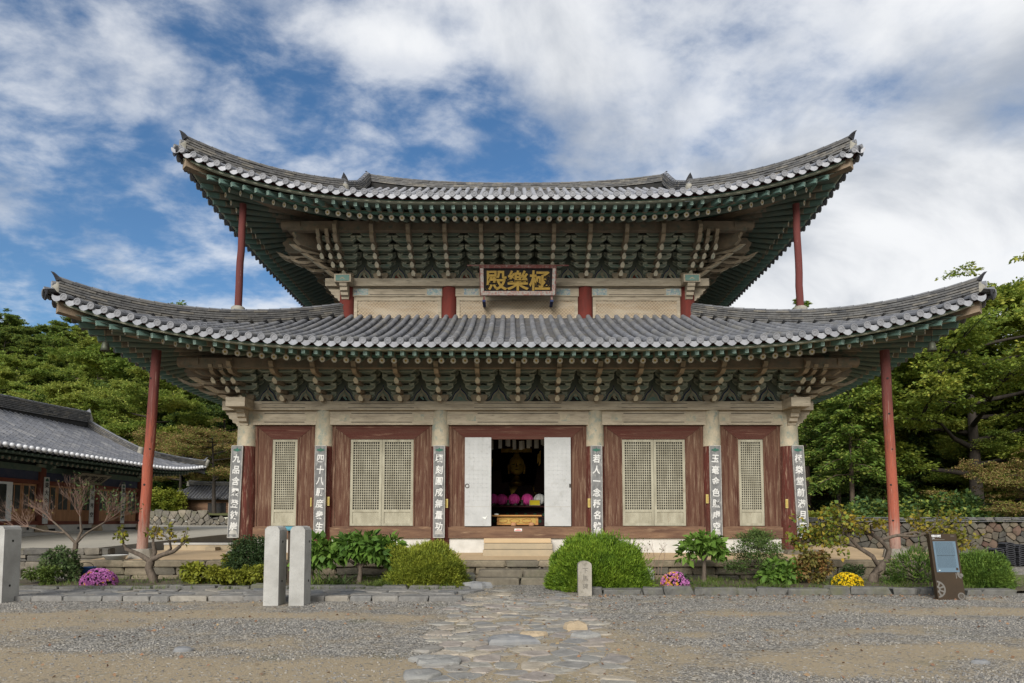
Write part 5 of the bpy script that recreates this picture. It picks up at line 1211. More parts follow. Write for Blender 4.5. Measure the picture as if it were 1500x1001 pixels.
for i in range(16):
    x = -.80 + (i % 8) * .235 + rnd.uniform(-.05, .05); y = 1.6 + (i // 8) * .5 + rnd.uniform(-.1, .1); z = 4.02 + (i // 8) * .05 + rnd.uniform(-.12, .04)
    m = MB(); m.box(x - .055, y - .004, z - .16, x + .055, y + .004, z + .12, 'white_paper'); m.tube([(x, y, z + .12), (x, y, 5.6)], .003, 'iron', 4)
    tag(m.build('prayer_tag', None, (x, y, z)), 'white paper prayer tag hanging at the top of the doorway', 'paper tag', 'prayer tags hanging in the doorway')

# ------------------------------------------------------------------ masonry helpers
def stone_block(mb, c, sx_, sy_, sz_, m, rnd, rot=0.0, j=.12):
    """irregular block with knocked-off corners"""
    cz, sz2 = math.cos(rot), math.sin(rot); V = []
    k = min(sx_, sy_, sz_) * .16
    for z_, zz in ((-1, 0), (-1, 1), (1, 1), (1, 0)):
        pass
    def ring(hx, hy, z):
        q = min(k, hx * .6, hy * .6); R_ = []
        for x, y in ((-hx + q, -hy), (hx - q, -hy), (hx, -hy + q), (hx, hy - q), (hx - q, hy), (-hx + q, hy), (-hx, hy - q), (-hx, -hy + q)):
            R_.append((x, y, z))
        return R_
    hx, hy, hz = sx_ / 2, sy_ / 2, sz_ / 2
    jit = [[(rnd.uniform(-1, 1) * j * hx * .5, rnd.uniform(-1, 1) * j * hy * .5, rnd.uniform(-1, 1) * j * hz) for _ in range(8)] for _ in range(4)]
    for li, (r_, sc_) in enumerate(((-hz, .94), (-hz + k, 1), (hz - k, 1), (hz, .93))):
        for i, (x, y, z) in enumerate(ring(hx * sc_, hy * sc_, r_)):
            x += jit[li if li < 2 else 2][i][0] ; y += jit[2][i][1]; z += jit[li][i][2] * .5
            V.append((c[0] + x * cz - y * sz2, c[1] + x * sz2 + y * cz, c[2] + z))
    F = [(0, 7, 6, 5, 4, 3, 2, 1), (24, 25, 26, 27, 28, 29, 30, 31)]
    for l in range(3):
        for i in range(8): F.append((l * 8 + i, l * 8 + (i + 1) % 8, (l + 1) * 8 + (i + 1) % 8, (l + 1) * 8 + i))
    mb.add(V, F, m)
def rubble_wall(mb, p0, p1, z0, h, m, courses, lw, depth, rnd, gap=.012, topflat=True, ztop=None):
    p0, p1 = Vector((p0[0], p0[1], 0)), Vector((p1[0], p1[1], 0)); d = (p1 - p0); L = d.length; d.normalize(); n = Vector((d.y, -d.x, 0)); rot = math.atan2(d.y, d.x)
    z = z0
    hs = [rnd.uniform(.75, 1.25) for _ in range(courses)]; s_ = sum(hs); hs = [q / s_ * h for q in hs]
    for ci, ch in enumerate(hs):
        x = -rnd.uniform(0, lw * .4)
        while x < L:
            w = lw * rnd.uniform(.55, 1.5); 
            if x + w > L + .1: w = L - x + .02
            if w > .05:
                if rnd.random() < .22 and ch > .12 and ci < courses - 1:
                    parts = [(z, ch * .48), (z + ch * .5, ch * .5)]
                else: parts = [(z, ch)]
                for zz, hh in parts:
                    c = p0 + d * (x + w / 2) - n * (depth / 2 + rnd.uniform(-.03, .03))
                    stone_block(mb, (c.x, c.y, zz + hh / 2), w - gap, depth, hh - gap * .8, m, rnd, rot + rnd.uniform(-.03, .03), .26)
            x += w
        z += ch
def field_wall(mb, p0, p1, z0, h, cw, ch, m, rnd, gap=.012, th=.10):
    """random rubble: irregular stones fitted together in the plane of the wall"""
    p0, p1 = Vector((p0[0], p0[1], 0)), Vector((p1[0], p1[1], 0)); d = (p1 - p0); L = d.length; d.normalize(); n = Vector((d.y, -d.x, 0))
    t = MB(); flagstones(t, (0, z0, L, z0 + h), cw, ch, m, 0.0, th, gap, rnd, None, .035)
    b = [p0 + d * v[0] + n * v[2] + Vector((0, 0, v[1])) for v in t.v]
    for f, mm in zip(t.f, t.m): pass
    mb.add(b, t.f, m)
def clip_poly(poly, a, b, c):
    out = []
    for i in range(len(poly)):
        p, q = poly[i], poly[(i + 1) % len(poly)]; dp = a * p[0] + b * p[1] - c; dq = a * q[0] + b * q[1] - c
        if dp <= 0: out.append(p)
        if (dp < 0 < dq) or (dq < 0 < dp): t = dp / (dp - dq); out.append((p[0] + (q[0] - p[0]) * t, p[1] + (q[1] - p[1]) * t))
    return out
def flagstones(mb, region, cw, ch, m, z, th, gap, rnd, keep=None, zj=.012, warp=None):
    x0, y0, x1, y1 = region; P_ = []; nx = max(1, int((x1 - x0) / cw)); ny = max(1, int((y1 - y0) / ch))
    for j in range(-1, ny + 1):
        for i in range(-1, nx + 1):
            P_.append((x0 + (i + .5 + rnd.uniform(-.36, .36) + (.5 if j % 2 else 0)) * cw, y0 + (j + .5 + rnd.uniform(-.33, .33)) * ch))
    for i, p in enumerate(P_):
        if not (x0 <= p[0] <= x1 and y0 <= p[1] <= y1): continue
        if keep and not keep(p): continue
        poly = [(p[0] - cw * 1.2, p[1] - ch * 1.2), (p[0] + cw * 1.2, p[1] - ch * 1.2), (p[0] + cw * 1.2, p[1] + ch * 1.2), (p[0] - cw * 1.2, p[1] + ch * 1.2)]
        for q in P_:
            dx, dy = q[0] - p[0], q[1] - p[1]
            if q is p or abs(dx) > cw * 2.4 or abs(dy) > ch * 2.4: continue
            l = math.hypot(dx, dy); poly = clip_poly(poly, dx / l, dy / l, (dx * (p[0] + q[0]) / 2 + dy * (p[1] + q[1]) / 2) / l - gap)
            if len(poly) < 3: break
        if len(poly) < 3: continue
        # chamfer corners so the outline is rounded, then raise with a sloped rim
        R2 = []
        for k in range(len(poly)):
            a, b, c = poly[k - 1], poly[k], poly[(k + 1) % len(poly)]
            for t, q in ((.15, a), (.15, c)): R2.append((b[0] + (q[0] - b[0]) * t + rnd.uniform(-.014, .014), b[1] + (q[1] - b[1]) * t + rnd.uniform(-.008, .008)))
        cx = sum(q[0] for q in R2) / len(R2); cy = sum(q[1] for q in R2) / len(R2); n = len(R2); zt = z + th + rnd.uniform(-zj, zj); tx, ty = rnd.uniform(-.03, .03), rnd.uniform(-.03, .03)
        zf = lambda q: zt + tx * (q[0] - cx) + ty * (q[1] - cy) + rnd.uniform(-.006, .006)
        V = [(q[0], q[1], z - .05) for q in R2] + [(q[0], q[1], zf(q) - .012) for q in R2] + [(cx + (q[0] - cx) * .9, cy + (q[1] - cy) * .9, zf(q)) for q in R2]
        mb.add(V, [(k, (k + 1) % n, (k + 1) % n + n, k + n) for k in range(n)] + [(k + n, (k + 1) % n + n, (k + 1) % n + 2 * n, k + 2 * n) for k in range(n)] + [tuple(range(2 * n, 3 * n))], m)

# ------------------------------------------------------------------ terrace, steps
EDGE = -2.82
r = empty('stone_terrace', (0, EDGE, 0), 'low stone terrace with a tan rammed earth top around the hall', 'terrace')
rnd = random.Random(11)
m = MB()
def sheet(mb, x0, y0, z00, x1, y1, z11, nx, ny, mt, wob=.004, sd=2):
    q = random.Random(sd); V = []
    for j in range(ny + 1):
        for i in range(nx + 1):
            u, v = i / nx, j / ny; V.append((x0 + (x1 - x0) * u, y0 + (y1 - y0) * v, z00 + (z11 - z00) * v + q.uniform(-wob, wob)))
    mb.add(V, [(j * (nx + 1) + i, j * (nx + 1) + i + 1, (j + 1) * (nx + 1) + i + 1, (j + 1) * (nx + 1) + i) for j in range(ny) for i in range(nx)], mt, True)
sheet(m, -11.0, EDGE + .22, .485, 11.9, .4, .575, 60, 8, 'earth_plaster'); sheet(m, -11.0, .4, .575, -7.6, 14.0, .55, 8, 20, 'earth_plaster'); sheet(m, 7.6, .4, .575, 11.9, 14, .55, 8, 20, 'earth_plaster')
m.build('terrace_top', r)
m = MB(); rubble_wall(m, (-11.05, EDGE), (11.9, EDGE), -.05, .40, 'terrace_stone', 2, .46, .32, rnd, .016)
x = -11.05
while x < 11.9:
    w = rnd.uniform(.7, 1.5); w = min(w, 11.92 - x); stone_block(m, (x + w / 2, EDGE + .15, .425), w - .014, .40, .155, 'terrace_stone', rnd, rnd.uniform(-.02, .02), .22); x += w
m.build('wall', r)
m = MB(); rubble_wall(m, (11.9, EDGE), (11.9, 14), -.05, .55, 'terrace_stone', 3, .5, .32, rnd, .016); m.build('wall', r); m = MB(); rubble_wall(m, (-11.05, 14), (-11.05, EDGE + .1), -.05, .55, 'terrace_stone', 3, .5, .32, rnd, .016); m.build('wall', r)
m = MB(); m.box(-11.0, 1.3, .50, -8.0, 1.55, .74, 'curb_pale'); m.box(-11.0, 1.27, .742, -8.0, 1.60, .80, 'concrete'); m.box(-9.55, .95, .53, -9.25, 1.27, .68, 'curb_pale'); m.build('curb', r)
# door steps
r = empty('door_steps', (0, -.6, .57), 'three beige steps up to the open doors of the hall', 'steps')
for i, (y0, z0, z1, dx) in enumerate(((-1.15, .50, .69, .0), (-.82, .69, .85, .01), (-.50, .85, .985, -.005))):
    m = MB(); m.box(-.97 + dx, y0, z0 + .002 * i, .95 + dx, -.10 if i else -.06, z1, 'curb_pale' if i < 2 else 'earth_plaster'); m.build('step', r, bevel=.015)
r = empty('terrace_steps', (0, -3.2, 0), 'two worn grey stone steps from the path up to the terrace', 'steps')
for i, (y, z0, z1, dp) in enumerate(((-3.62, -.05, .16, .42), (-3.20, .10, .32, .42))):
    for j, (a, b) in enumerate(((-1.02 + .03 * i, .02 + .05 * i), (.03 + .05 * i, 1.04))):
        m = MB(); stone_block(m, ((a + b) / 2, y, (z0 + z1) / 2), b - a - .012, dp, z1 - z0, 'terrace_stone', rnd, rnd.uniform(-.02, .02), .14); m.build('step_stone', r)
for i, (x, y, sx_, lab) in enumerate(((-1.33, -3.30, .52, 'flat stone wedged left of the terrace steps'),)):
    m = MB(); stone_block(m, (x, y, .10), sx_, .6, .24, 'kerb_stone', rnd, .1, .12); tag(m.build('rock', None, (x, y, 0)), lab, 'stone')
for x, lab in ((-8.9, 'natural flat stone under the column at the hall left front'), ):
    pass
m = MB(); stone_block(m, (8.05, -.55, .60), .95, .34, .14, 'terrace_stone', rnd, 0, .1); tag(m.build('rock', None, (8.05, -.55, .53)), 'long flat stone lying before the right corner column', 'stone')

# ------------------------------------------------------------------ ground
from mathutils import noise as mnoise
def on_ground(px, py):
    c_, s_ = math.cos(R(3.84)), math.sin(R(3.84)); v = (698 - py) / 960; Z = -1.5; d = Z * (c_ - v * s_) / (v * c_ + s_)
    return (-.17 + (px - 750) / 960 * (d * c_ + Z * s_), -19.2 + d)
EARTH = [(*on_ground(a_, b_), rx, ry, am) for a_, b_, rx, ry, am in ((230, 902, 3.6, .38, 1.0), (40, 914, 1.5, .4, .9), (250, 985, 3.4, .75, 1.15), (540, 990, 1.2, .6, 1.0), (30, 965, 1.2, .6, .8), (560, 905, .7, .25, .6), (1090, 899, 1.2, .28, .8), (1440, 897, 1.6, .5, 1.0), (1390, 955, 1.7, .5, .95), (1230, 972, 1.2, .45, .8), (950, 955, .7, .6, .55), (1000, 930, 1.2, .25, .45), (760, 985, .9, .8, .8), (758, 935, .9, 2.6, .8), (1250, 925, 1.5, .2, .4))]
def earth(x, y):
    v = .30 + .45 * mnoise.noise((x * .5, y * .9, 3.1)) + .38 * mnoise.noise((x * 1.5, y * 2.0, 7.7)) + .2 * mnoise.noise((x * 4.1, y * 4.6, 1.7))
    for x0, y0, rx, ry, am in EARTH: v += .72 * am * math.exp(-((x - x0) / rx) ** 2 - ((y - y0) / ry) ** 2)
    return min(1.2, max(-.3, v))
gx = [-600, -200, -60, -24] + [-16 + .16 * i for i in range(201)] + [24, 60, 200, 600]; gy = [-600, -200, -60, -24] + [-15 + .14 * i for i in range(80)] + [-2, 6, 14, 30, 60, 200, 700]
m = MB(); nx_ = len(gx)
m.add([(x, y, .010 * mnoise.noise((x * .8, y * .8, 0)) if -16 <= x <= 16 and -15 <= y <= -6.5 else 0) for y in gy for x in gx], [(j * nx_ + i, j * nx_ + i + 1, (j + 1) * nx_ + i + 1, (j + 1) * nx_ + i) for j in range(len(gy) - 1) for i in range(nx_ - 1)], 'gravel_ground', True)
go = m.build('ground'); go['kind'] = 'structure'
ea = go.data.attributes.new('earth', 'FLOAT', 'POINT'); ea.data.foreach_set('value', [earth(x, y) for y in gy for x in gx])
# planting beds in front of the terrace
def bed(x0, x1, y0, y1, nm, sd):
    q = random.Random(sd); nx, ny = int((x1 - x0) / .25), 10; V = []
    for j in range(ny + 1):
        for i in range(nx + 1):
            u, v = i / nx, j / ny; V.append((x0 + (x1 - x0) * u, y0 + (y1 - y0) * v, .045 + .05 * math.sin(v * math.pi) + q.uniform(-.018, .018)))
    b = MB(); b.add(V, [(j * (nx + 1) + i, j * (nx + 1) + i + 1, (j + 1) * (nx + 1) + i + 1, (j + 1) * (nx + 1) + i) for j in range(ny) for i in range(nx)], 'soil', True); b.build(nm)['kind'] = 'structure'
bed(-12.2, -1.12, -4.95, EDGE - .02, 'planting_bed', 1); bed(1.15, 11.0, -5.65, EDGE - .02, 'planting_bed', 2)
# kerbs of rough stone
def kerb(x0, x1, y, yj, lab, sd, hh=.15):
    q = random.Random(sd); r = empty('stone_kerb', ((x0 + x1) / 2, y, 0), lab, 'kerb'); x = x0
    while x < x1 - .05:
        w = min(q.choice((q.uniform(.25, .5), q.uniform(.5, 1.0))), x1 - x); b = MB(); stone_block(b, (x + w / 2, y + q.uniform(-.05, .05), hh * .36 + q.uniform(-.025, .02)), w - q.uniform(.01, .04), .24 + q.uniform(-.04, .08), hh * q.uniform(.85, 1.25), 'kerb_stone', q, q.uniform(-.07, .07), .34)
        b.build('kerb_stone', r); x += w
kerb(-11.6, -1.05, -5.08, .03, 'low grey stone kerb edging the left flower bed behind the paving', 3, .13)
kerb(1.25, 9.95, -5.80, .03, 'low rough stone kerb edging the right flower bed along the gravel', 5, .16)
m = MB(); flagstones(m, (-11.8, -6.70, -1.15, -5.24), .52, .30, 'paving', .0, .055, .012, random.Random(4)); 
x = -11.8; q = random.Random(19)
while x < -1.2: w = q.uniform(.35, .75); stone_block(m, (x + w / 2, -6.78, .03), w - .015, .22, .12, 'paving', q, q.uniform(-.03, .03), .16); x += w
m.build('stone_paving')['kind'] = 'structure'
def path_keep(p):
    x, y = p; c = -.02 + .01 * (y + 6); t = min(1, max(0, (-y - 6.2) / 7.5)); wl = 1.05 + .0 * t; q = random.Random(int(x * 97 + y * 131))
    if abs(x - c) > 1.12: return False
    if y < -12.4: return q.random() < .70
    if y < -11.2: return q.random() < .92
    return True
m = MB(); flagstones(m, (-1.25, -17.0, 1.25, -6.1), .33, .27, 'path_stone', -.004, .013, .011, random.Random(23), path_keep, .012); m.build('stone_path')['kind'] = 'structure'
m = MB(); flagstones(m, (-1.15, -6.1, 1.2, -4.2), .5, .4, 'path_stone', -.02, .03, .05, random.Random(3), lambda p: random.Random(int(p[0] * 77 + p[1] * 31)).random() < .16); m.build('stone_path')['kind'] = 'structure'
# larger loose stones of the path
def loose(x, y, a, b, h, m_, lab, sd, rot=0):
    q = random.Random(sd); mb = MB(); n = 11; V = []
    prof = [(1.0, -.3), (1.0, .45), (.90, .85), (.55, 1.0), (.1, .98)]
    jit = [q.uniform(.74, 1.2) for _ in range(n)]
    for rr, zz in prof:
        for k in range(n): t = 2 * math.pi * k / n; px, py = a * rr * jit[k] * math.cos(t), b * rr * jit[k] * math.sin(t); V.append((x + px * math.cos(rot) - py * math.sin(rot), y + px * math.sin(rot) + py * math.cos(rot), h * zz + q.uniform(-.012, .012)))
    F = [(i * n + k, i * n + (k + 1) % n, (i + 1) * n + (k + 1) % n, (i + 1) * n + k) for i in range(len(prof) - 1) for k in range(n)] + [tuple(range(len(V) - n, len(V)))]
    mb.add(V, F, m_, h < .05); tag(mb.build('rock', None, (x, y, 0)), lab, 'stone')
loose(.70, -10.05, .17, .15, .10, 'tan_stone', 'rounded tan stone on the right edge of the stone path', 1)
loose(.10, -10.55, .17, .13, .05, 'tan_stone', 'flat tan stone in the middle of the stone path', 2)
loose(-.20, -11.05, .36, .24, .08, 'blue_stone', 'large blue-grey slab in the middle of the stone path', 3, .1)
loose(.80, -10.65, .20, .14, .06, 'pale_stone', 'pale angular stone on the right edge of the path', 4)
loose(-.98, -12.15, .27, .20, .05, 'pale_stone', 'broken pale grey slab at the left edge of the path', 5)
loose(-1.05, -12.75, .18, .22, .04, 'pale_stone', 'small pale slab at the lower left end of the path', 6)
loose(-3.95, -11.55, .13, .08, .045, 'blue_stone', 'lone smooth blue-grey stone on the left gravel', 7)
loose(4.75, -12.2, .10, .065, .035, 'blue_stone', 'lone smooth pale stone on the right gravel', 8)
loose(-1.0, -4.55, .42, .18, .14, 'blue_stone', 'grey edging stone under the left round juniper', 9)
loose(1.45, -5.25, .40, .2, .12, 'blue_stone', 'dark edging stone beside the small stone marker', 10)

# scattered pebbles and fallen leaves
rs = np.random.RandomState(7)
def scatter_pebbles(n, ylo, yhi, smin, smax, name, mt):
    yy = -19.2 + 5.6 + (rs.rand(n) ** 1.35) * (yhi - (-19.2 + 5.6)); yy = np.clip(yy, ylo, yhi); xx = -.17 + (rs.rand(n) * 2 - 1) * (yy + 19.2) * .80
    kp = np.array([rs.rand() > min(.93, max(.12, earth(a_, b_) * 1.3)) for a_, b_ in zip(xx, yy)]); xx, yy = xx[kp], yy[kp]; n = len(xx)
    s = smin + (smax - smin) * rs.rand(n) ** 2.5; base = np.array([[1, 0, 0], [.4, .9, 0], [-.6, .75, 0], [-1, -.1, 0], [-.3, -.9, 0], [.7, -.7, 0]])
    V = np.zeros((n, 12, 3)); 
    for k in range(6):
        jr = .75 + .5 * rs.rand(n)
        V[:, k, 0] = xx + base[k, 0] * s * jr; V[:, k, 1] = yy + base[k, 1] * s * jr * .8; V[:, k, 2] = -.004
        V[:, 6 + k, 0] = xx + base[k, 0] * s * jr * .62; V[:, 6 + k, 1] = yy + base[k, 1] * s * jr * .5; V[:, 6 + k, 2] = s * (.55 + .3 * rs.rand(n))
    F = []
    for k in range(6): F.append([k, (k + 1) % 6, 6 + (k + 1) % 6, 6 + k])
    F.append([6, 7, 8, 9]); F.append([6, 9, 10, 11]); F = np.array(F)
    FF = (F[None] + (np.arange(n) * 12)[:, None, None]).reshape(-1, 4)
    o = np_mesh(name, V.reshape(-1, 3), FF, [mt]); o['kind'] = 'stuff'; return o
scatter_pebbles(90000, -13.6, -5.9, .006, .017, 'gravel', 'pebble')

# ================================================================== stone posts, marker, sign, small things
def stone_post(x, y, w, d, h, lab, holes, group='stone banner posts', lean=0):
    r = empty('stone_post', (x, y, 0), lab, 'post', group); m = MB(); n = 10; q = random.Random(int(x * 100))
    # rounded shoulder across the top
    prof = [(-d / 2, -.05), (d / 2, -.05), (d / 2, h - .10)] + [(d / 2 * math.cos(t), h - .10 + .10 * math.sin(t)) for t in [math.pi * i / n for i in range(1, n)]] + [(-d / 2, h - .10)]
    prof2 = [(-w / 2, -.05), (w / 2, -.05), (w / 2, h - .07), (w / 2 - .035, h - .015), (w / 2 - .09, h), (-w / 2 + .09, h), (-w / 2 + .035, h - .015), (-w / 2, h - .07)]
    m.prism(prof2, lambda a, b, v: (x + a * (1 - .03 * b / h) + lean * b, y + v, b), -d / 2, d / 2, 'granite')
    m.build('stone_shaft', r, bevel=.022)
    for (side, z, off) in holes:
        m = MB()
        c = Vector((x + side * (w / 2 * (1 - .03 * z / h) + .002) + lean * z, y + off, z)); m.tube([c - Vector((side * .03, 0, 0)), c + Vector((side * .003, 0, 0))], .022, 'paint_black', 10); m.build('bolt_hole', r)
    return r
stone_post(-4.41, -7.38, .265, .38, 1.40, 'left one of the pair of pale granite posts by the paving', [(1, 1.12, -.02), (1, .42, -.02)])
stone_post(-3.96, -7.38, .265, .38, 1.40, 'right one of the pair of pale granite posts by the paving', [(1, 1.12, .06), (1, .42, .06)])
stone_post(-9.65, -6.98, .44, .42, 1.40, 'lone granite post cut by the left edge of the photo', [(1, 1.12, .0), (1, .30, -.03)])
r = empty('stone_marker', (1.28, -5.98, 0), 'small weathered stone marker with carved characters in front of the bright juniper', 'marker stone')
m = MB(); h, w = .69, .135
m.prism([(-w, -.05), (w, -.05), (w, h - .08)] + [(w * math.cos(t), h - .08 + .08 * math.sin(t)) for t in [math.pi * i / 8 for i in range(1, 8)]] + [(-w, h - .08)], lambda a, b, v: (1.28 + a, -5.98 + v, b), -.09, .09, 'old_granite'); m.build('stone_body', r, bevel=.012)
m = MB()
for i, c in enumerate('下馬碑'): put_text(m, c, .12, 'carved', lambda a, b, z, i=i: (1.285 + a, -6.072 - z * .3, .50 - i * .155 + b), .002, .001)
m.build('carving', r)

# information sign
sgx, sgy = 8.12, -6.70
r = empty('information_sign', (sgx, sgy, 0), 'tall dark brown information sign with a blue-grey text panel, leaning a little left', 'information sign')
def sp_(a, b, c): return (sgx + a - .075 * b / 1.2 * 1.0 + .02, sgy + c + .06 * b, b)
def sbox(mb, x0, y0, z0, x1, y1, z1, mt):
    V = [sp_(x, z, y) for x, y, z in ((x0, y0, z0), (x1, y0, z0), (x1, y1, z0), (x0, y1, z0), (x0, y0, z1), (x1, y0, z1), (x1, y1, z1), (x0, y1, z1))]
    mb.add(V, [(0, 3, 2, 1), (4, 5, 6, 7), (0, 1, 5, 4), (1, 2, 6, 5), (2, 3, 7, 6), (3, 0, 4, 7)], mt)
m = MB(); sbox(m, -.26, 0, -.05, .26, .10, 1.24, 'sign_brown'); m.build('sign_body', r, bevel=.006)
m = MB(); sbox(m, -.215, -.008, .52, .215, 0, 1.10, 'sign_blue'); m.build('text_panel', r)
m = MB(); q = random.Random(2)
for i in range(13):
    z = 1.07 - i * .021; x = -.18
    while x < .16: l = q.uniform(.015, .05); sbox(m, x, -.0105, z, min(.175, x + l), -.008, z + .008, 'sign_print'); x += l + .008
for i in range(13):
    z = .80 - i * .016; x = -.18
    while x < .16: l = q.uniform(.01, .035); sbox(m, x, -.0105, z, min(.175, x + l), -.008, z + .005, 'sign_print'); x += l + .006
sbox(m, -.175, -.0105, .83, .175, -.008, .836, 'sign_print'); sbox(m, .155, -.0105, .555, .195, -.008, .60, 'sign_brown'); sbox(m, -.175, -.0105, .545, -.15, -.008, .56, 'sign_white')
m.build('printing', r)
m = MB(); put_text(m, '무량사극락전', .052, 'sign_white', lambda a, b, z: sp_(-.135 + a * .62, 1.20 + b, -.003 - z), .002, .002); put_text(m, '극락전', .02, 'sign_white', lambda a, b, z: sp_(-.195 + a, 1.155 + b, -.003 - z), .002)
sbox(m, -.225, -.003, 1.128, .02, 0, 1.137, 'sign_grey'); sbox(m, .14, -.003, 1.195, .215, 0, 1.205, 'sign_grey'); m.build('heading', r)
m = MB()
def arc(cx, cz, r0, r1, a0, a1, nn=20):
    V = []
    for i in range(nn + 1):
        t = a0 + (a1 - a0) * i / nn
        V += [sp_(cx + r0 * math.cos(t), cz + r0 * math.sin(t), -.003), sp_(cx + r1 * math.cos(t), cz + r1 * math.sin(t), -.003)]
    m.add(V, [(2 * i, 2 * i + 1, 2 * i + 3, 2 * i + 2) for i in range(nn)], 'sign_grey')
arc(-.255, .20, .13, .16, -1.5, 1.5); arc(-.255, .20, .03, .065, -1.5, 1.5)
for t in (-1.1, -.37, .37, 1.1):
    d = Vector((math.cos(t), math.sin(t))); n_ = Vector((-d.y, d.x)) * .012
    m.add([sp_(-.255 + d.x * .065 + n_.x, .2 + d.y * .065 + n_.y, -.003), sp_(-.255 + d.x * .065 - n_.x, .2 + d.y * .065 - n_.y, -.003), sp_(-.255 + d.x * .13 - n_.x * 1.6, .2 + d.y * .13 - n_.y * 1.6, -.003), sp_(-.255 + d.x * .13 + n_.x * 1.6, .2 + d.y * .13 + n_.y * 1.6, -.003)], [(0, 1, 2, 3)], 'sign_grey')
arc(.185, .07, .045, .068, 0, 6.283); arc(.185, .07, .026, .034, 0, 6.283); arc(.185, .07, .0, .012, 0, 6.283); arc(.26, .49, .05, .10, 2.4, 4.4); arc(.24, .46, .0, .035, 0, 6.283); sbox(m, .135, -.003, .40, .15, 0, .50, 'sign_grey')
m.build('emblem', r)

# sloped board behind the post pair, bowl, bucket, stacked roof tiles
r = empty('sloped_board', (-5.45, -4.2, .05), 'low sloped board with a bright blue face hidden behind the granite post pair', 'information board')
m = MB(); m.add([(-5.75, -4.35, 1.30), (-5.14, -4.35, 1.30), (-5.14, -4.15, 1.36), (-5.75, -4.15, 1.36), (-5.75, -4.33, 1.27), (-5.14, -4.33, 1.27), (-5.14, -4.13, 1.33), (-5.75, -4.13, 1.33)], [(0, 1, 2, 3), (7, 6, 5, 4), (0, 4, 5, 1), (1, 5, 6, 2), (2, 6, 7, 3), (3, 7, 4, 0)], 'board_cyan'); m.build('board_face', r)
for x in (-5.68, -5.24): m = MB(); m.box(x - .03, -4.22, .04, x + .03, -4.16, 1.31, 'sign_brown'); m.build('leg', r)
m = MB(); m.lathe([(.0, 0), (.20, 0), (.27, .13), (.295, .135), (.28, .12), (.19, .03), (0, .03)], (-10.25, -2.45, .49), 'bowl_white', 20); tag(m.build('basin', None, (-10.25, -2.45, .49)), 'wide white enamel basin on the terrace edge beside the left prop', 'basin')
r = empty('bucket', (-10.35, -3.35, .04), 'blue plastic bucket half hidden by weeds behind the left pink flowers', 'bucket'); m = MB(); m.lathe([(0, 0), (.13, 0), (.17, .32), (.185, .33), (.17, .335), (.155, .30), (.12, .02), (0, .02)], (-10.35, -3.35, .05), 'blue_plastic', 18); m.build('bucket_body', r)
m = MB(); m.tube([(-10.35 + .18 * math.cos(t), -3.42, .38 + .12 * math.sin(t)) for t in [math.pi * i / 10 for i in range(11)]], .008, 'iron', 6); m.build('handle', r)
q = random.Random(6)
for i in range(4):
    x = 15.65 + i * .36; y = 2.3 + q.uniform(-.1, .1); n_ = q.randint(9, 12)
    m = MB()
    for k in range(n_):
        z = .02 + k * .062; V = []; dx = q.uniform(-.015, .015)
        for yy in (y - .18, y + .18):
            for g in range(7): t = math.pi * (g / 6) * .8 + .314; V.append((x + dx + .17 * math.cos(t), yy, z + .085 * math.sin(t)))
            for g in range(7): t = math.pi * (1 - g / 6) * .8 + .314; V.append((x + dx + .145 * math.cos(math.pi - t if False else t), yy, z + .085 * math.sin(t) - .028))
        m.add(V, [(g, (g + 1) % 14, (g + 1) % 14 + 14, g + 14) for g in range(14)] + [tuple(range(14))[::-1]], 'black_tile')
    names = ['leftmost low stack of spare black roof tiles before the rubble wall', 'second stack from the left of spare black roof tiles', 'third stack from the left of spare black roof tiles', 'fourth stack from the left of spare black roof tiles', 'fifth stack from the left of spare black roof tiles', 'stack of spare black roof tiles cut by the right photo edge', 'farthest right stack of spare black roof tiles']
    tag(m.build('roof_tile_stack', None, (x, y, 0)), names[i], 'tile stack', 'stacks of spare roof tiles')

# ================================================================== walls and ground behind
rnd = random.Random(31)
r = empty('rubble_wall', (16, 8, 0), 'long rubble wall with a crumbling tile coping behind the right garden', 'wall')
m = MB(); field_wall(m, (9.0, 8.6), (32, 8.0), -.05, 1.50, .40, .21, 'old_rubble', rnd, .014, .06);  m.box(9.0, 8.645, 0, 32, 8.95, 1.42, 'mortar'); m.build('wall_face', r)
m = MB()
for i in range(64):
    x = 9.0 + i * .36; y = 8.6 - (x - 9) * .026
    for k in range(3): stone_block(m, (x + rnd.uniform(-.03, .03), y + .22 + rnd.uniform(-.04, .04), 1.46 + k * .07 + rnd.uniform(-.012, .012)), .34, .74 - k * .1, .055, 'ridge_tile', rnd, rnd.uniform(-.06, .06), .12)
m.build('tile_coping', r)
r = empty('stone_wall', (13, 1.0, 0), 'low dry stone wall at the right end of the terrace', 'wall'); m = MB(); field_wall(m, (11.95, 1.8), (14.4, 1.7), -.05, .72, .42, .22, 'rubble', rnd, .016, .12); m.box(11.95, 1.85, 0, 14.4, 2.1, .66, 'soil'); m.build('wall_face', r)
r = empty('retaining_wall', (-13, -1.2, 0), 'dry stone retaining wall holding the upper court at the left', 'wall'); m = MB(); rubble_wall(m, (-22, -1.5), (-11.1, -1.35), -.05, .80, 'rubble', 4, .46, .3, rnd, .014); m.box(-22, -1.22, 0, -11.1, -1.15, .70, 'soil'); m.build('wall_face', r)
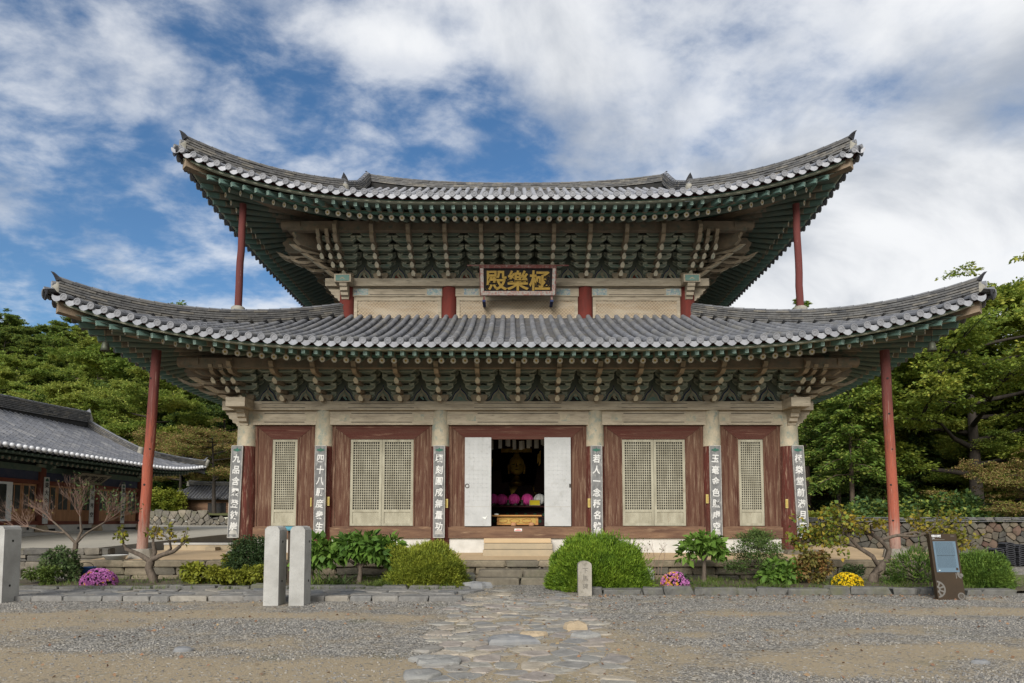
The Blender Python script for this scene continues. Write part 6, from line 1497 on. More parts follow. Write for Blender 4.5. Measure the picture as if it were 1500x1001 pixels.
# upper court on the left
m = MB(); 
ys = [-1.2, 2, 6, 10, 15, 20, 26, 32]; xsL = [-60, -40, -24, -18, -14.5, -11.6]
zc = lambda x, y: .74 + .20 * min(1, max(0, (y + 1.2) / 8)) + .012 * max(0, y - 7)
m.add([(x, y, zc(x, y)) for y in ys for x in xsL], [(j * 6 + i, j * 6 + i + 1, (j + 1) * 6 + i + 1, (j + 1) * 6 + i) for j in range(7) for i in range(5)], 'court_sand', True)
m.add([(-11.6, 15, zc(0, 15)), (10, 15, 1.0), (10, 32, 1.2), (-11.6, 32, zc(0, 32))], [(0, 1, 2, 3)], 'court_sand')
m.add([(-11.6, y, zc(0, y)) for y in ys[:5]] + [(-11.6, y, 0) for y in ys[:5]], [(i, i + 1, i + 6, i + 5) for i in range(4)], 'concrete')
m.build('courtyard')['kind'] = 'structure'
r = empty('stone_wall', (-16, 24, 1), 'low dry stone wall below the small tiled outbuilding', 'wall'); m = MB(); field_wall(m, (-28, 26.8), (-20.4, 25), 1.0, .95, .55, .25, 'rubble', rnd, .02, .14); field_wall(m, (-20.4, 25), (-13, 26.2), 1.0, .75, .5, .25, 'rubble', rnd, .02, .14); m.build('wall_face', r)
m = MB(); m.add([(-45, 27.4, 1.95), (-28, 27, 1.9), (-20.4, 25.2, 1.85), (-13, 26.4, 1.7), (-4, 27, 1.5), (-4, 40, 2.3), (-45, 40, 2.5)], [(0, 1, 2, 3, 4, 5, 6)], 'turf'); m.add([(-13, 26.3, .9), (-4, 26.9, .9), (-4, 27, 1.5), (-13, 26.4, 1.7)], [(0, 1, 2, 3)], 'soil'); m.add([(-45, 27.4, .9), (-28, 27, .9), (-28, 27, 1.9), (-45, 27.4, 1.95)], [(0, 1, 2, 3)], 'soil'); m.build('grass_bank')['kind'] = 'structure'
m = MB(); sheet(m, 10.5, 3.5, .03, 32, 8.0, .05, 30, 10, 'turf', .02); sheet(m, 9.9, -5.4, .012, 16, -1.2, .02, 10, 6, 'turf', .004); m.build('lawn')['kind'] = 'structure'
# hills
def hill(nm, x0, x1, y0, y1, f, nx, ny, mt='hill_soil'):
    b = MB(); b.add([(x0 + (x1 - x0) * i / nx, y0 + (y1 - y0) * j / ny, f(x0 + (x1 - x0) * i / nx, y0 + (y1 - y0) * j / ny)) for j in range(ny + 1) for i in range(nx + 1)], [(j * (nx + 1) + i, j * (nx + 1) + i + 1, (j + 1) * (nx + 1) + i + 1, (j + 1) * (nx + 1) + i) for j in range(ny) for i in range(nx)], mt, True); b.build(nm)['kind'] = 'structure'
def hz_left(x, y): 
    t = min(1, max(0, (y - 34) / 95)); u = min(1, max(.0, (-x + 6) / 70)); return -1 + 3.2 + (34 * t * t * (3 - 2 * t)) * (.45 + .55 * u)
def hz_right(x, y):
    t = min(1, max(0, (y - 20) / 110)); return -.6 + 24 * t * t * (3 - 2 * t)
hill('hill', -190, 2, 34, 170, hz_left, 40, 30); hill('hill', 2, 190, 11, 170, hz_right, 40, 30)

# ================================================================== the side hall at the left
hx = -19.2; y0h, y1h = -14.0, 14.3
sh = empty('monastery_hall', (-21.5, 0, .95), 'long timber side hall with a grey tiled roof and white eave tiles at the left', 'temple hall')
def shall():
    q = random.Random(12)
    zb = 1.0; 
    m = MB(); m.box(-24.0, y0h, .7, hx + .9, y1h + .9, 1.02, 'concrete'); m.box(-24.0, y0h, 1.02, hx + .05, y1h, 1.32, 'plaster'); m.build('plinth', sh)
    m = MB(); 
    for y in range(-12, 15, 3): m.box(hx + .05, y + .9, 1.06, hx + .07, y + 2.1, 1.16, 'paint_black'); m.tube([(hx + .04, y + .55, 1.17), (hx + .07, y + .55, 1.17)], .06, 'paint_black', 10)
    m.build('plinth_vent', sh)
    m = MB(); m.box(-23.9, y0h + .1, 1.32, hx - .12, y1h - .05, 4.1, 'hall_wood'); m.box(hx - .1, y0h, 1.32, hx + .06, y1h, 1.46, 'hall_red'); m.box(hx - .1, y0h, 2.95, hx + .04, y1h, 3.10, 'hall_red'); m.box(hx - .12, y0h, 3.10, hx - .02, y1h, 3.45, 'hall_blue'); m.box(hx - .1, y0h, 3.45, hx + .08, y1h, 3.68, 'hall_green'); m.box(hx - .12, y0h, 3.68, hx, y1h, 4.3, 'glass_dark'); m.build('wall', sh)
    cy_ = [14.25, 10.75, 7.25, 3.75, .25, -3.25, -6.75, -10.25]
    for y in cy_:
        m = MB(); m.tube([(hx, y, 1.3), (hx, y, 3.68)], .16, 'hall_red', 14); m.build('column', sh)
        m = MB(); m.lathe([(.32, 0), (.33, .1), (.26, .30), (0, .30)], (hx, y, 1.0), 'tan_stone', 14); m.build('column_base', sh)
        m = MB()
        for k, (o, zz) in enumerate(((.45, 3.62), (.75, 3.80))):
            m.prism([(0, 0), (o - .3, -.02), (o - .1, -.12), (o, .02), (o - .05, .14), (0, .16)], lambda a, b, w: (hx + a, y + w, zz + b), -.06, .06, 'hall_green'); m.box(hx + o * .4 - .05, y - .5, zz + .0, hx + o * .4 + .05, y + .5, zz + .12, 'bracket_green')
        m.build('bracket_set', sh)
    for a, b in zip(cy_, cy_[1:]):
        w = (a - b - .42) / 4
        for k in range(4):
            ya = b + .21 + k * w; d = MB(); d.box(hx - .09, ya + .01, 1.47, hx - .03, ya + w - .01, 2.94, 'hall_wood'); dd = d.build('door', sh)
            d = MB()
            for g in range(2): d.box(hx - .035, ya + .10 + g * (w - .16) / 2, 1.95, hx - .024, ya + .04 + (g + 1) * (w - .12) / 2 - .02, 2.86, 'glass_dark')
            d.build('window_pane', dd)
            if k == 0 and False: pass
    m = MB(); m.box(hx - .02, 4.65, 1.47, hx + .04, 4.72, 2.95, 'pvc_white'); m.box(hx - .02, 5.42, 1.47, hx + .04, 5.70, 2.95, 'pvc_white'); m.box(hx - .02, 4.72, 2.86, hx + .04, 5.42, 2.95, 'pvc_white'); m.box(hx - .02, 4.72, 1.47, hx + .035, 5.42, 1.55, 'pvc_white'); m.build('white_door_frame', sh); m = MB(); m.box(hx - .02, 4.72, 1.55, hx + .02, 5.42, 2.86, 'glass_dark'); m.build('dark_doorway', sh)
    # roof: ridge along y
    xr, xe = -21.6, -16.95; ze, zr = 3.98, 6.10; ye = 16.5; yg = 13.6
    def lift(y): return .42 * max(0, 1 - (ye - y) / 5.5) ** 2.2
    def zs(x, y):
        v = (x - xe) / (xr - xe); l = lift(y); return ze + l + (zr - ze - l * 0.9) * (.72 * v + .28 * v * v)
    def xmax(y): return xr if y <= yg else xe + (xr - xe) * max(0, (ye - y) / (ye - yg)) * .60
    m = MB(); wz = MB(); sp = .30; n = int((ye - y0h) / sp)
    for i in range(n + 1):
        y = ye - .05 - i * sp; x1 = xmax(y); L_ = xe - x1
        nt_ = max(1, int(L_ / .34)); 
        for j in range(nt_):
            a = xe - L_ * j / nt_; b = xe - L_ * (j + 1.02) / nt_; V = []; r0 = .085 * q.uniform(1, 1.06)
            for xx, rr in ((a, r0), (b, .078)):
                for g in range(5): t = math.pi * g / 4; V.append((xx, y + rr * math.cos(t), zs(xx, y) + .03 + rr * math.sin(t)))
            m.add(V, [(g, g + 1, 6 + g, 5 + g) for g in range(4)], 'hall_tile', True)
        for j in range(nt_):
            a = xe - L_ * j / nt_; b = xe - L_ * (j + 1.02) / nt_
            m.add([(a, y - sp * .5 - .15, zs(a, y) + .02), (a, y + .15 - sp * .5, zs(a, y) + .02), (b, y + .15 - sp * .5, zs(b, y)), (b, y - .15 - sp * .5, zs(b, y))], [(0, 1, 2, 3)], 'roof_channel')
        c = (xe + .02, y, zs(xe, y) + .03); wz.lathe([(0, .09), (.06, .075), (.095, .0), (.075, -.07), (0, -.09)], c, 'tile_white_end', 8)
        wz.prism([(-.14, .0), (.14, .0), (.10, -.07), (0, -.11), (-.10, -.07)], lambda a, b, w: (xe + .01 + w, y - sp / 2 + a, zs(xe, y) + .01 + b), -.01, .012, 'hall_tile')
    rf = m.build('roof', sh); wz.build('tile_end', rf)
    # end slope, back slope
    b = MB(); 
    for i in range(16):
        for j in range(6):
            def E_(u, v): 
                x = xe + (2 * (xr - xe)) * u; w_ = min(u, 1 - u) * 2; d = (ye - yg) * v * 1.0; l = .42 * max(0, 1 - w_ * 4.6 / 5.5) ** 2.2
                lim = min(1, w_ / .6); return (x if True else 0, ye - (ye - yg) * v * min(1, lim), ze + .03 + l * (1 - v) + (zr - ze) * .52 * v * min(1, lim))
            p = [E_(i / 16, j / 6), E_((i + 1) / 16, j / 6), E_((i + 1) / 16, (j + 1) / 6), E_(i / 16, (j + 1) / 6)]; b.add(p, [(0, 1, 2, 3)], 'hall_tile')
    b.add([(xr, y0h, zr), (xr, yg, zr), (2 * xr - xe, ye, ze + .3), (2 * xr - xe, y0h, ze)], [(0, 1, 2, 3)], 'hall_tile'); b.build('roof_slope', rf)
    g = MB(); pts = [(xe + (xr - xe) * v, yg - .02, zs(xe + (xr - xe) * v, yg) - .03) for v in (.55, .75, .9, 1.0)]; pts2 = [(2 * xr - x, y, z) for x, y, z in pts[:-1]][::-1]
    g.add(pts + pts2, [tuple(range(len(pts) + len(pts2)))], 'soffit_pale'); g.build('gable_wall', rf)
    k = MB(); ridge_sweep(k, [(xr, y0h + (yg - y0h) * i / 20, zr + .02 + .30 * max(0, (i - 10) / 10) ** 2.4) for i in range(21)], .34, .52, 7, seed=2)
    k.tube([(xr, yg, zr + .25), (xr, yg + .12, zr + .5), (xr, yg + .08, zr + .86)], [.17, .2, .10], 'lime', 8); fin(k, (xr, yg + .05, zr + .74), (0, 1, 0), 'hall_tile', .3, .3); k.build('roof_ridge', rf)
    k = MB(); ridge_sweep(k, [(xr + (xe - xr) * .58 * i / 12, yg + .02, zs(xr + (xe - xr) * .58 * i / 12, yg) + .03 + .12 * (1 - i / 12)) for i in range(13)], .28, .32, 4, seed=5); e = (xr + (xe - xr) * .58, yg, zs(xr + (xe - xr) * .58, yg)); k.tube([(e[0] + .02, e[1], e[2]), (e[0] + .1, e[1], e[2] + .4)], [.16, .13], 'lime', 8); k.build('descending_ridge', rf)
    k = MB(); h0 = (xe + (xr - xe) * .42, yg + .05); ridge_sweep(k, [(h0[0] + (xe - h0[0]) * i / 12, h0[1] + (ye - h0[1]) * i / 12, zs(h0[0] + (xe - h0[0]) * i / 12, h0[1] + (ye - h0[1]) * i / 12) + .05) for i in range(13)], .26, .28, 4, seed=7); k.tube([(xe, ye, ze + .50), (xe + .1, ye + .1, ze + .82)], [.15, .12], 'lime', 8); fin(k, (xe, ye, ze + .75), (1, 1, 0), 'hall_tile', .22, .24); k.build('hip_ridge', rf)
    m = MB(); 
    for i in range(n * 1):
        y = ye - .4 - i * sp; z_ = ze + lift(y) - .16; m.tube([(xe - .12, y, z_), (xe - 1.4, y - .0, z_ + .12)], [.05, .055], 'hall_green', 6); m.tube([(xe - .75, y + .05, z_ - .14), (hx - .1, y + .05, z_ + .5)], [.075, .08], 'hall_green', 8); c = (xe - .745, y + .05, z_ - .14); m.tube([c, (c[0] + .006, c[1], c[2])], .062, 'rafter_brown', 8)
    m.build('rafter', rf)['kind'] = 'stuff'
    m = MB(); m.add([(xe - .02, y0h, ze - .06), (xe - .02, ye - 4, ze - .06), (xe - .02, ye - .05, ze + .32), (hx - .6, ye - 2.6, ze + 1.0), (hx - .6, y0h, ze + 1.0)], [(0, 1, 2, 3, 4)], 'soffit_board'); m.add([(xe - .0, ye - .05, ze + .3), (2 * xr - xe, ye - .05, ze + .3), (2 * xr - hx, y1h, ze + .7), (hx - .6, y1h, ze + .9)], [(0, 1, 2, 3)], 'soffit_board'); m.build('eave_ceiling', rf)
    m = MB(); m.box(-23.9, y1h - .1, 1.3, hx - .1, y1h, 4.6, 'plaster'); m.build('wall', sh)
shall()
for y, body, lab in ((7.25, '東大金剛殿', 'white plaque on the side hall column left of the bare shrub'), (10.75, '身法界空', 'white plaque on the side hall column hidden behind the bare shrub'), (14.25, '集注三代魏嚴', 'white plaque on the last side hall column beside the red prop')):
    pass
for y, body, lab in ((7.3, '東大金分乃', 'pale plaque on the side hall column at the far left, behind the bare shrub'), (10.2, '身法界空', 'pale plaque on the side hall column directly behind the bare shrub'), (12.55, '集注三代魏嚴', 'pale plaque on the side hall column just left of the red prop'), (14.5, '丁春無量壽', 'pale plaque on the last side hall column, partly behind the red prop')):
    r = empty('couplet_plaque', (hx + .2, y, 1.36), lab, 'plaque', 'couplet plaques on the side hall'); m = MB(); m.box(hx + .17, y - .14, 1.36, hx + .20, y + .14, 3.24, 'white_paint'); m.build('panel', r); m = MB()
    for i, c in enumerate(body): put_text(m, c, .24, 'paint_black', lambda a, b, z, i=i: (hx + .202 + z, y + a, 2.92 - i * (1.55 / len(body)) + b), .003, .004)
    m.build('lettering', r); m = MB(); m.add([(hx + .203, y - .1, 3.07), (hx + .203, y + .1, 3.07), (hx + .203, y + .08, 3.16), (hx + .203, y, 3.21), (hx + .203, y - .08, 3.16)], [(0, 1, 2, 3, 4)], 'leaf_green_paint'); m.build('lotus_mark', r)
for y, lab in ((7.0, 'small pale slip on the side hall column at the far left'), (12.25, 'small pale slip left of the side hall plaque'), (14.2, 'small pale slip beside the last side hall plaque')):
    m = MB(); m.box(hx + .15, y - .06, 1.9, hx + .17, y + .06, 2.2, 'lime'); tag(m.build('paper_slip', None, (hx + .15, y, 1.9)), lab, 'paper slip')
r = empty('name_board', (hx + .7, 9.0, 3.3), 'pale wooden name board leaning out under the side hall eave', 'sign board')
def nb2(a, u, w): return (hx + .45 + .55 * u + w * .8, 9.2 + a, 3.10 + .42 * u - w * .6)
m = MB(); m.add([nb2(a, u, w) for w in (0, .06) for a, u in ((-1.0, 0), (1.0, 0), (1.0, 1), (-1.0, 1))], [(3, 2, 1, 0), (4, 5, 6, 7), (0, 1, 5, 4), (1, 2, 6, 5), (2, 3, 7, 6), (3, 0, 4, 7)], 'soffit_pale'); m.build('panel', r)
m = MB()
for i, c in enumerate('宮花雨'): put_text(m, c, .52, 'paint_black', lambda a, b, z, i=i: nb2((i - 1) * .60 + a, .5 + b * 1.3, .064 + z), .003, .012)
m.build('lettering', r)
# outbuilding
r = empty('outbuilding', (-24, 33, 1.9), 'small low outbuilding with a grey tiled roof behind the stone wall', 'outbuilding')
m = MB(); bx0, bx1, by, bz = -26.9, -20.8, 31.4, 1.95
m.box(bx0 + .6, by + .6, bz - .2, bx1 - .3, by + 3, bz + 1.15, 'sill_wood'); m.box(bx0 + 4.6, by + .55, bz, bx0 + 5.6, by + .62, bz + .9, 'earth_plaster'); m.box(bx0 + 3.0, by + .55, bz, bx0 + 4.4, by + .62, bz + .9, 'paint_black'); m.build('wall', r)
m = MB(); q = random.Random(3); n = int((bx1 - bx0) / .26)
for i in range(n + 1):
    x = bx0 + .1 + i * .26; sk_ = max(0, 1 - (x - bx0) / 1.6)
    for j in range(7):
        a, b = j / 7, min(1 - .5 * sk_, (j + 1.03) / 7)
        if b <= a: continue
        V = []
        for t, rr in ((a, .075), (b, .066)):
            yy, zz = by + 1.9 * t, bz + 1.2 + 1.15 * t * (.85 + .15 * t)
            for g in range(5): th = math.pi * g / 4; V.append((x + rr * math.cos(th), yy, zz + rr * math.sin(th)))
        m.add(V, [(g, g + 1, 6 + g, 5 + g) for g in range(4)], 'hall_tile', True)
        V = []
        for t in (a, b): yy, zz = by + 1.9 * t, bz + 1.19 + 1.15 * t * (.85 + .15 * t); V += [(x + .05, yy, zz), (x + .21, yy, zz)]
        m.add(V, [(0, 1, 3, 2)], 'roof_channel')
m.add([(bx0, by + .02, bz + 1.16), (bx1, by + .02, bz + 1.16), (bx1, by + 1.9, bz + 2.3), (bx0 + .9, by + 1.9, bz + 2.3)], [(0, 1, 2, 3)], 'roof_channel'); m.add([(bx0, by + .02, bz + 1.16), (bx0 + .9, by + 1.9, bz + 2.3), (bx0, by + 3.8, bz + 1.16)], [(0, 1, 2)], 'hall_tile'); m.add([(bx0 + .9, by + 1.9, bz + 2.3), (bx1, by + 1.9, bz + 2.3), (bx1, by + 3.8, bz + 1.16), (bx0, by + 3.8, bz + 1.16)], [(0, 1, 2, 3)], 'hall_tile')
o = m.build('roof', r); k = MB(); ridge_sweep(k, [(bx0 + .85 + (bx1 - bx0 - .85) * i / 10, by + 1.9, bz + 2.32 + .12 * abs(i / 10 - .5) ** 2 * 4) for i in range(11)], .3, .26, 4, seed=1); k.tube([(bx0 + .8, by + 1.9, bz + 2.3), (bx0 + .78, by + 1.9, bz + 2.66)], [.16, .13], 'lime', 8); k.build('roof_ridge', o)

# ================================================================== plants
def leaf_quads(P, D, L, Wd, rs, fold=.25, curl=0.0):
    """P,D (n,3): one diamond leaf per point, folded along its midrib"""
    n = len(P); D = D / (np.linalg.norm(D, axis=1, keepdims=True) + 1e-9)
    up = rs.normal(size=(n, 3)) * .55 + np.array([0, 0, 1.0]); S = np.cross(D, up); S /= (np.linalg.norm(S, axis=1, keepdims=True) + 1e-9); Nn = np.cross(S, D)
    L = (L * (.65 + .7 * rs.rand(n)))[:, None]; w = (Wd * (.7 + .6 * rs.rand(n)))[:, None]
    V = np.empty((n, 4, 3)); m = P + D * L * .48
    V[:, 0] = P; V[:, 1] = m + S * w * .5 + Nn * w * fold; V[:, 2] = P + D * L - Nn * L * curl; V[:, 3] = m - S * w * .5 + Nn * w * fold
    F = np.arange(n * 4).reshape(n, 4); return V.reshape(-1, 3), F
def crown_obj(name, parts, mats, parent):
    Vs, Fs, mi, b = [], [], [], 0
    for (V, F), k in parts: Vs.append(V); Fs.append(F + b); mi.append(np.full(len(F), k)); b += len(V)
    o = np_mesh(name, np.concatenate(Vs), np.concatenate(Fs), mats, parent, midx=np.concatenate(mi)); return o
def branch(mb, pts, r0, r1, m, n=7): 
    k = len(pts); mb.tube(pts, [r0 + (r1 - r0) * (i / (k - 1)) ** .8 for i in range(k)], m, n, cap=False)
def make_tree(seed, H, R_, base, tr, nl, leafN, leafL, mats, flat=.45, clump=1.0, bark='bark', upw=.35, fork=False, top=1.0, droop=.1, sub=4):
    """returns Empty with trunk and crown, built at the origin"""
    q = random.Random(seed); rs = np.random.RandomState(seed); root = empty('tree', (0, 0, 0)); mb = MB()
    tp = [Vector((0, 0, -.4))]; lean = Vector((q.uniform(-.05, .05), q.uniform(-.05, .05), 0))
    for i in range(1, 8): z = H * .86 * i / 7; tp.append(Vector((lean.x * z + q.uniform(-.04, .04) * i * .3, lean.y * z + q.uniform(-.04, .04) * i * .3, z)))
    branch(mb, tp, tr, tr * .12, bark, 10); mb.tube([tp[0], Vector((0, 0, .25))], [tr * 1.5, tr * .98], bark, 10, cap=False)
    C = []
    def at(z):
        z = min(max(z, 0), H * .859); i = min(6, int(z / (H * .86) * 7)); return tp[i].lerp(tp[i + 1], z / (H * .86) * 7 - i)
    for i in range(nl):
        u = (i + .5) / nl; z = base + (H * .80 - base) * u ** .9; az = i * 2.399 + q.uniform(-.5, .5)
        prof = math.sin(math.pi * min(1, .16 + .80 * u)) ** .75 * top if not fork else (1 - .55 * u)
        ln = R_ * prof * q.uniform(.75, 1.12); p0 = at(z); d = Vector((math.cos(az), math.sin(az), 0)); rise = upw * ln * q.uniform(.6, 1.3)
        pts = [p0 + d * ln * t + Vector((0, 0, rise * t ** 1.3 - droop * ln * t * t)) + Vector((q.uniform(-.06, .06), q.uniform(-.06, .06), q.uniform(-.05, .05))) * ln * t for t in (0, .3, .6, 1)]
        branch(mb, pts, tr * .42 * (1 - .5 * u), tr * .05, bark, 6)
        C.append((pts[3], ln)); C.append((pts[2].lerp(pts[3], .4), ln))
        for j in range(sub):
            t = q.uniform(.4, .95); k = min(2, int(t * 3)); s0 = pts[k].lerp(pts[k + 1], t * 3 - k); a2 = az + q.choice((-1, 1)) * q.uniform(.4, 1.2); l2 = ln * q.uniform(.25, .5); e = s0 + Vector((math.cos(a2), math.sin(a2), q.uniform(-.05, .55))) * l2
            branch(mb, [s0, s0.lerp(e, .5) + Vector((0, 0, .04 * l2)), e], tr * .12, tr * .03, bark, 5); C.append((e, ln)); C.append((s0.lerp(e, .55), ln))
    C.append((tp[-1], R_)); C.append((tp[-1] + Vector((0, 0, H * .08)), R_ * .6)); C.append((tp[-2], R_))
    per = max(8, leafN // len(C)); Ps, Ds = [], []
    for c, ln in C:
        s = clump * (.30 * R_ ** .5) * q.uniform(.7, 1.25); k = int(per * q.uniform(.6, 1.4)); nt_ = 9
        tw = rs.normal(size=(nt_, 3)) * np.array([1, 1, max(.25, flat)]); tw /= (np.linalg.norm(tw, axis=1, keepdims=True) + 1e-9); tw[:, 2] = tw[:, 2] * max(.35, flat) + .12
        i_ = rs.randint(0, nt_, k); t = (rs.rand(k, 1) ** .75) * rs.uniform(.6, 1.35, size=(nt_, 1))[i_]; side_ = rs.normal(size=(k, 3)) * np.array([1, 1, .45])
        off = tw[i_] * t * s * 1.75 + side_ * s * .24 * (1.15 - .6 * t); off[:, 2] -= .10 * s * t[:, 0] ** 2; Ps.append(np.array(c) + off); d = tw[i_] * .8 + side_ * .55; d[:, 2] -= .2; Ds.append(d)
    P_ = np.concatenate(Ps); D_ = np.concatenate(Ds); n = len(P_); sel = rs.rand(n); parts = []
    w = [.0] + list(np.cumsum([m_[1] for m_ in mats]))
    for k, (m_, fr) in enumerate(mats):
        msk = (sel >= w[k]) & (sel < w[k + 1]); parts.append((leaf_quads(P_[msk], D_[msk], leafL, leafL * .62, rs), k))
    mb.build('trunk', root); crown_obj('crown', parts, [m_[0] for m_ in mats], root)
    return root
def make_conifer(seed, H, R_, base, tr, nb_, leafN, mats, leafL=.28, bark='bark_brown', flat=.10):
    q = random.Random(seed); rs = np.random.RandomState(seed); root = empty('tree', (0, 0, 0)); mb = MB(); branch(mb, [Vector((0, 0, -.4)), Vector((0, 0, H * .3)), Vector((.05, 0, H * .7)), Vector((0, 0, H))], tr, tr * .1, bark, 9); Ps, Ds = [], []
    for i in range(nb_):
        u = (i + .5) / nb_; z = base + (H - base) * u; az = i * 2.399 + q.uniform(-.4, .4); ln = R_ * (1 - u * .94) * q.uniform(.7, 1.12); d = Vector((math.cos(az), math.sin(az), 0)); p0 = Vector((0, 0, z)); pts = [p0 + d * ln * t + Vector((0, 0, ln * (.12 * t - .42 * t * t))) for t in (0, .4, .75, 1)]
        branch(mb, pts, tr * .2 * (1 - .6 * u), .01, bark, 5); k = max(6, int(leafN / nb_ * (ln / R_ + .2))); t = rs.rand(k) ** .7; ax = np.array([list(pts[0].lerp(pts[3], float(tt)) + Vector((0, 0, ln * (.10 * tt * (1 - tt))))) for tt in t]); sd = np.array([-d.y, d.x, 0]); lat = rs.normal(size=(k, 1)) * (.30 * ln * (1.05 - t))[:, None] * .75
        Ps.append(ax + sd * lat + rs.normal(size=(k, 3)) * np.array([.06, .06, flat * ln * .35 + .03])); Ds.append(np.array(d) * .8 + sd * np.sign(lat) * .7 + rs.normal(size=(k, 3)) * .3 + np.array([0, 0, -.22]))
    P_ = np.concatenate(Ps); D_ = np.concatenate(Ds); sel = rs.rand(len(P_)); parts = []; w = [.0] + list(np.cumsum([m_[1] for m_ in mats]))
    for k, (m_, fr) in enumerate(mats): msk = (sel >= w[k]) & (sel < w[k + 1]); parts.append((leaf_quads(P_[msk], D_[msk], leafL, leafL * .4, rs), k))
    mb.build('trunk', root); crown_obj('crown', parts, [m_[0] for m_ in mats], root); return root
USED = set()
def plant(proto, x, y, z, s, rot, label, cat='tree', group=None, name=None, sz=None):
    if id(proto) not in USED: USED.add(id(proto)); o = proto
    else: o = copy_tree(proto)
    o.location = (x, y, z); o.scale = (s, s, sz or s); o.rotation_euler = (0, 0, rot)
    for k in ('group',):
        if k in o: del o[k]
    tag(o, label, cat, group)
    if name: o.name = name
    return o
T_mid = make_tree(1, 12, 4.6, 3.0, .26, 18, 100000, .145, [('foliage_mid', .8), ('foliage_yellow', .2)], .45, .62, sub=9)
T_yel = make_tree(2, 12, 5.2, 2.6, .32, 24, 150000, .13, [('foliage_yellow', .72), ('foliage_mid', .28)], .28, .66, upw=.36, sub=10, droop=.22)
T_dark = make_tree(3, 12, 4.2, 2.0, .26, 16, 80000, .155, [('foliage_dark', .75), ('foliage_mid', .25)], .5, .68, sub=8)
T_rust = make_tree(4, 8, 4.2, 2.6, .20, 15, 50000, .11, [('foliage_rust', .75), ('foliage_mid', .25)], .4, .75, bark='bark', upw=.25, sub=8)
T_far = make_tree(5, 11, 4.6, 1.5, .25, 14, 44000, .22, [('foliage_mid', .7), ('foliage_yellow', .3)], .5, .74, sub=7)
T_far2 = make_tree(6, 11, 4.4, 1.5, .25, 14, 44000, .22, [('foliage_mid', .6), ('foliage_dark', .4)], .5, .74, sub=7)
T_pine = make_tree(7, 13, 3.4, 6.5, .20, 11, 14000, .26, [('needle_green', .6), ('foliage_mid', .4)], .35, .9, bark='bark_brown', upw=.12, droop=.12)
T_fir = make_conifer(8, 9, 3.4, .8, .20, 60, 26000, [('foliage_dark', .85), ('foliage_mid', .15)], .30)
T_larch = make_conifer(9, 14, 3.4, 5.0, .22, 46, 16000, [('needle_green', .6), ('foliage_mid', .4)], .30)
T_bush = make_tree(10, 2.6, 1.5, .2, .06, 10, 7000, .20, [('foliage_mid', .6), ('foliage_yellow', .4)], .8, 1.0, sub=3)
T_bushd = make_tree(11, 3.0, 1.7, .2, .06, 10, 8000, .20, [('foliage_dark', .7), ('foliage_mid', .3)], .8, 1.0, sub=3)
T_bushl = make_tree(12, 2.4, 1.5, .2, .05, 10, 6000, .18, [('lime_leaf', .5), ('foliage_yellow', .5)], .8, 1.0, sub=3)
T_orange = make_tree(13, 6, 2.6, 1.2, .12, 10, 9000, .22, [('foliage_orange', .8), ('foliage_yellow', .2)], .6, 1.0)
GL, GR, GH = 'trees on the wooded hillside at the left', 'trees on the slope at the right', 'trees far up the hillside'
def X_at(px, Y): return -.17 + (px - 750) / 960 * (Y + 19.6)
q = random.Random(77)
# left, nearest first: (proto, px, Y, height scale, label)
for pr, px, Y, s, lab in ((T_mid, 215, 37, 1.18, 'tall bright green broadleaf tree rising behind the side hall roof'), (T_mid, 120, 40, 1.12, 'bright green broadleaf tree above the ridge end of the side hall'), (T_dark, 330, 42, 1.02, 'dark green tree behind the left roof prop'),
                        (T_rust, 318, 31, .98, 'rust tinged cherry tree with a straight trunk behind the small outbuilding'), (T_rust, 268, 33.0, .95, 'brownish half-bare tree between the red prop and the hall corner'), (T_mid, 20, 46, 1.05, 'round green tree at the far left edge above the side hall roof'), (T_yel, -10, 37, .82, 'yellow-green tree cut by the left photo edge above the side hall'), (T_rust, 60, 44, 1.25, 'brownish tree above the side hall ridge'),
                        (T_dark, 240, 50, 1.2, 'tall dark tree deep in the wood behind the outbuilding'), (T_far2, 290, 46, 1.2, 'dense green tree just right of the red prop'), (T_mid, 245, 50, 1.8, 'tallest green tree showing above the lower left roof')):
    z = max(2.0, hz_left(X_at(px, Y), Y)) if Y > 34 else 2.0
    plant(pr, X_at(px, Y), Y, z - .2, s, q.uniform(0, 6.28), lab, 'tree', GL)
for px, Y, lab, b in ((250, 30.2, 'low green bush growing before the small outbuilding', T_bushl), (232, 30.5, 'yellowish bush right beside the red prop', T_bushl), (310, 38, 'dark bushes behind the small outbuilding', T_bushd), (270, 37, 'dark green bush above the outbuilding roof', T_bushd), (200, 38, 'dark bush behind the end of the side hall', T_bushd)):
    plant(b, X_at(px, Y), Y, 1.9, q.uniform(.8, 1.1) * (1.7 if b is T_bushd else .75), q.uniform(0, 6), lab, 'bush', None, 'bush')
n = 0
for Y in (58, 66, 75, 85, 97, 110, 124):
    w0, w1 = -150, 560
    px = w0 + q.uniform(0, 20)
    while px < w1:
        x = X_at(px, Y); 
        lab = 'round green tree in the forest that covers the left hillside'
        plant(q.choice((T_far, T_far, T_far2, T_far2)), x + q.uniform(-1, 1), Y + q.uniform(-3, 3), hz_left(x, Y) - .5, q.uniform(.72, 1.08), q.uniform(0, 6.28), lab, 'tree', GH); px += 4400 / (Y + 19) * q.uniform(.75, 1.1)
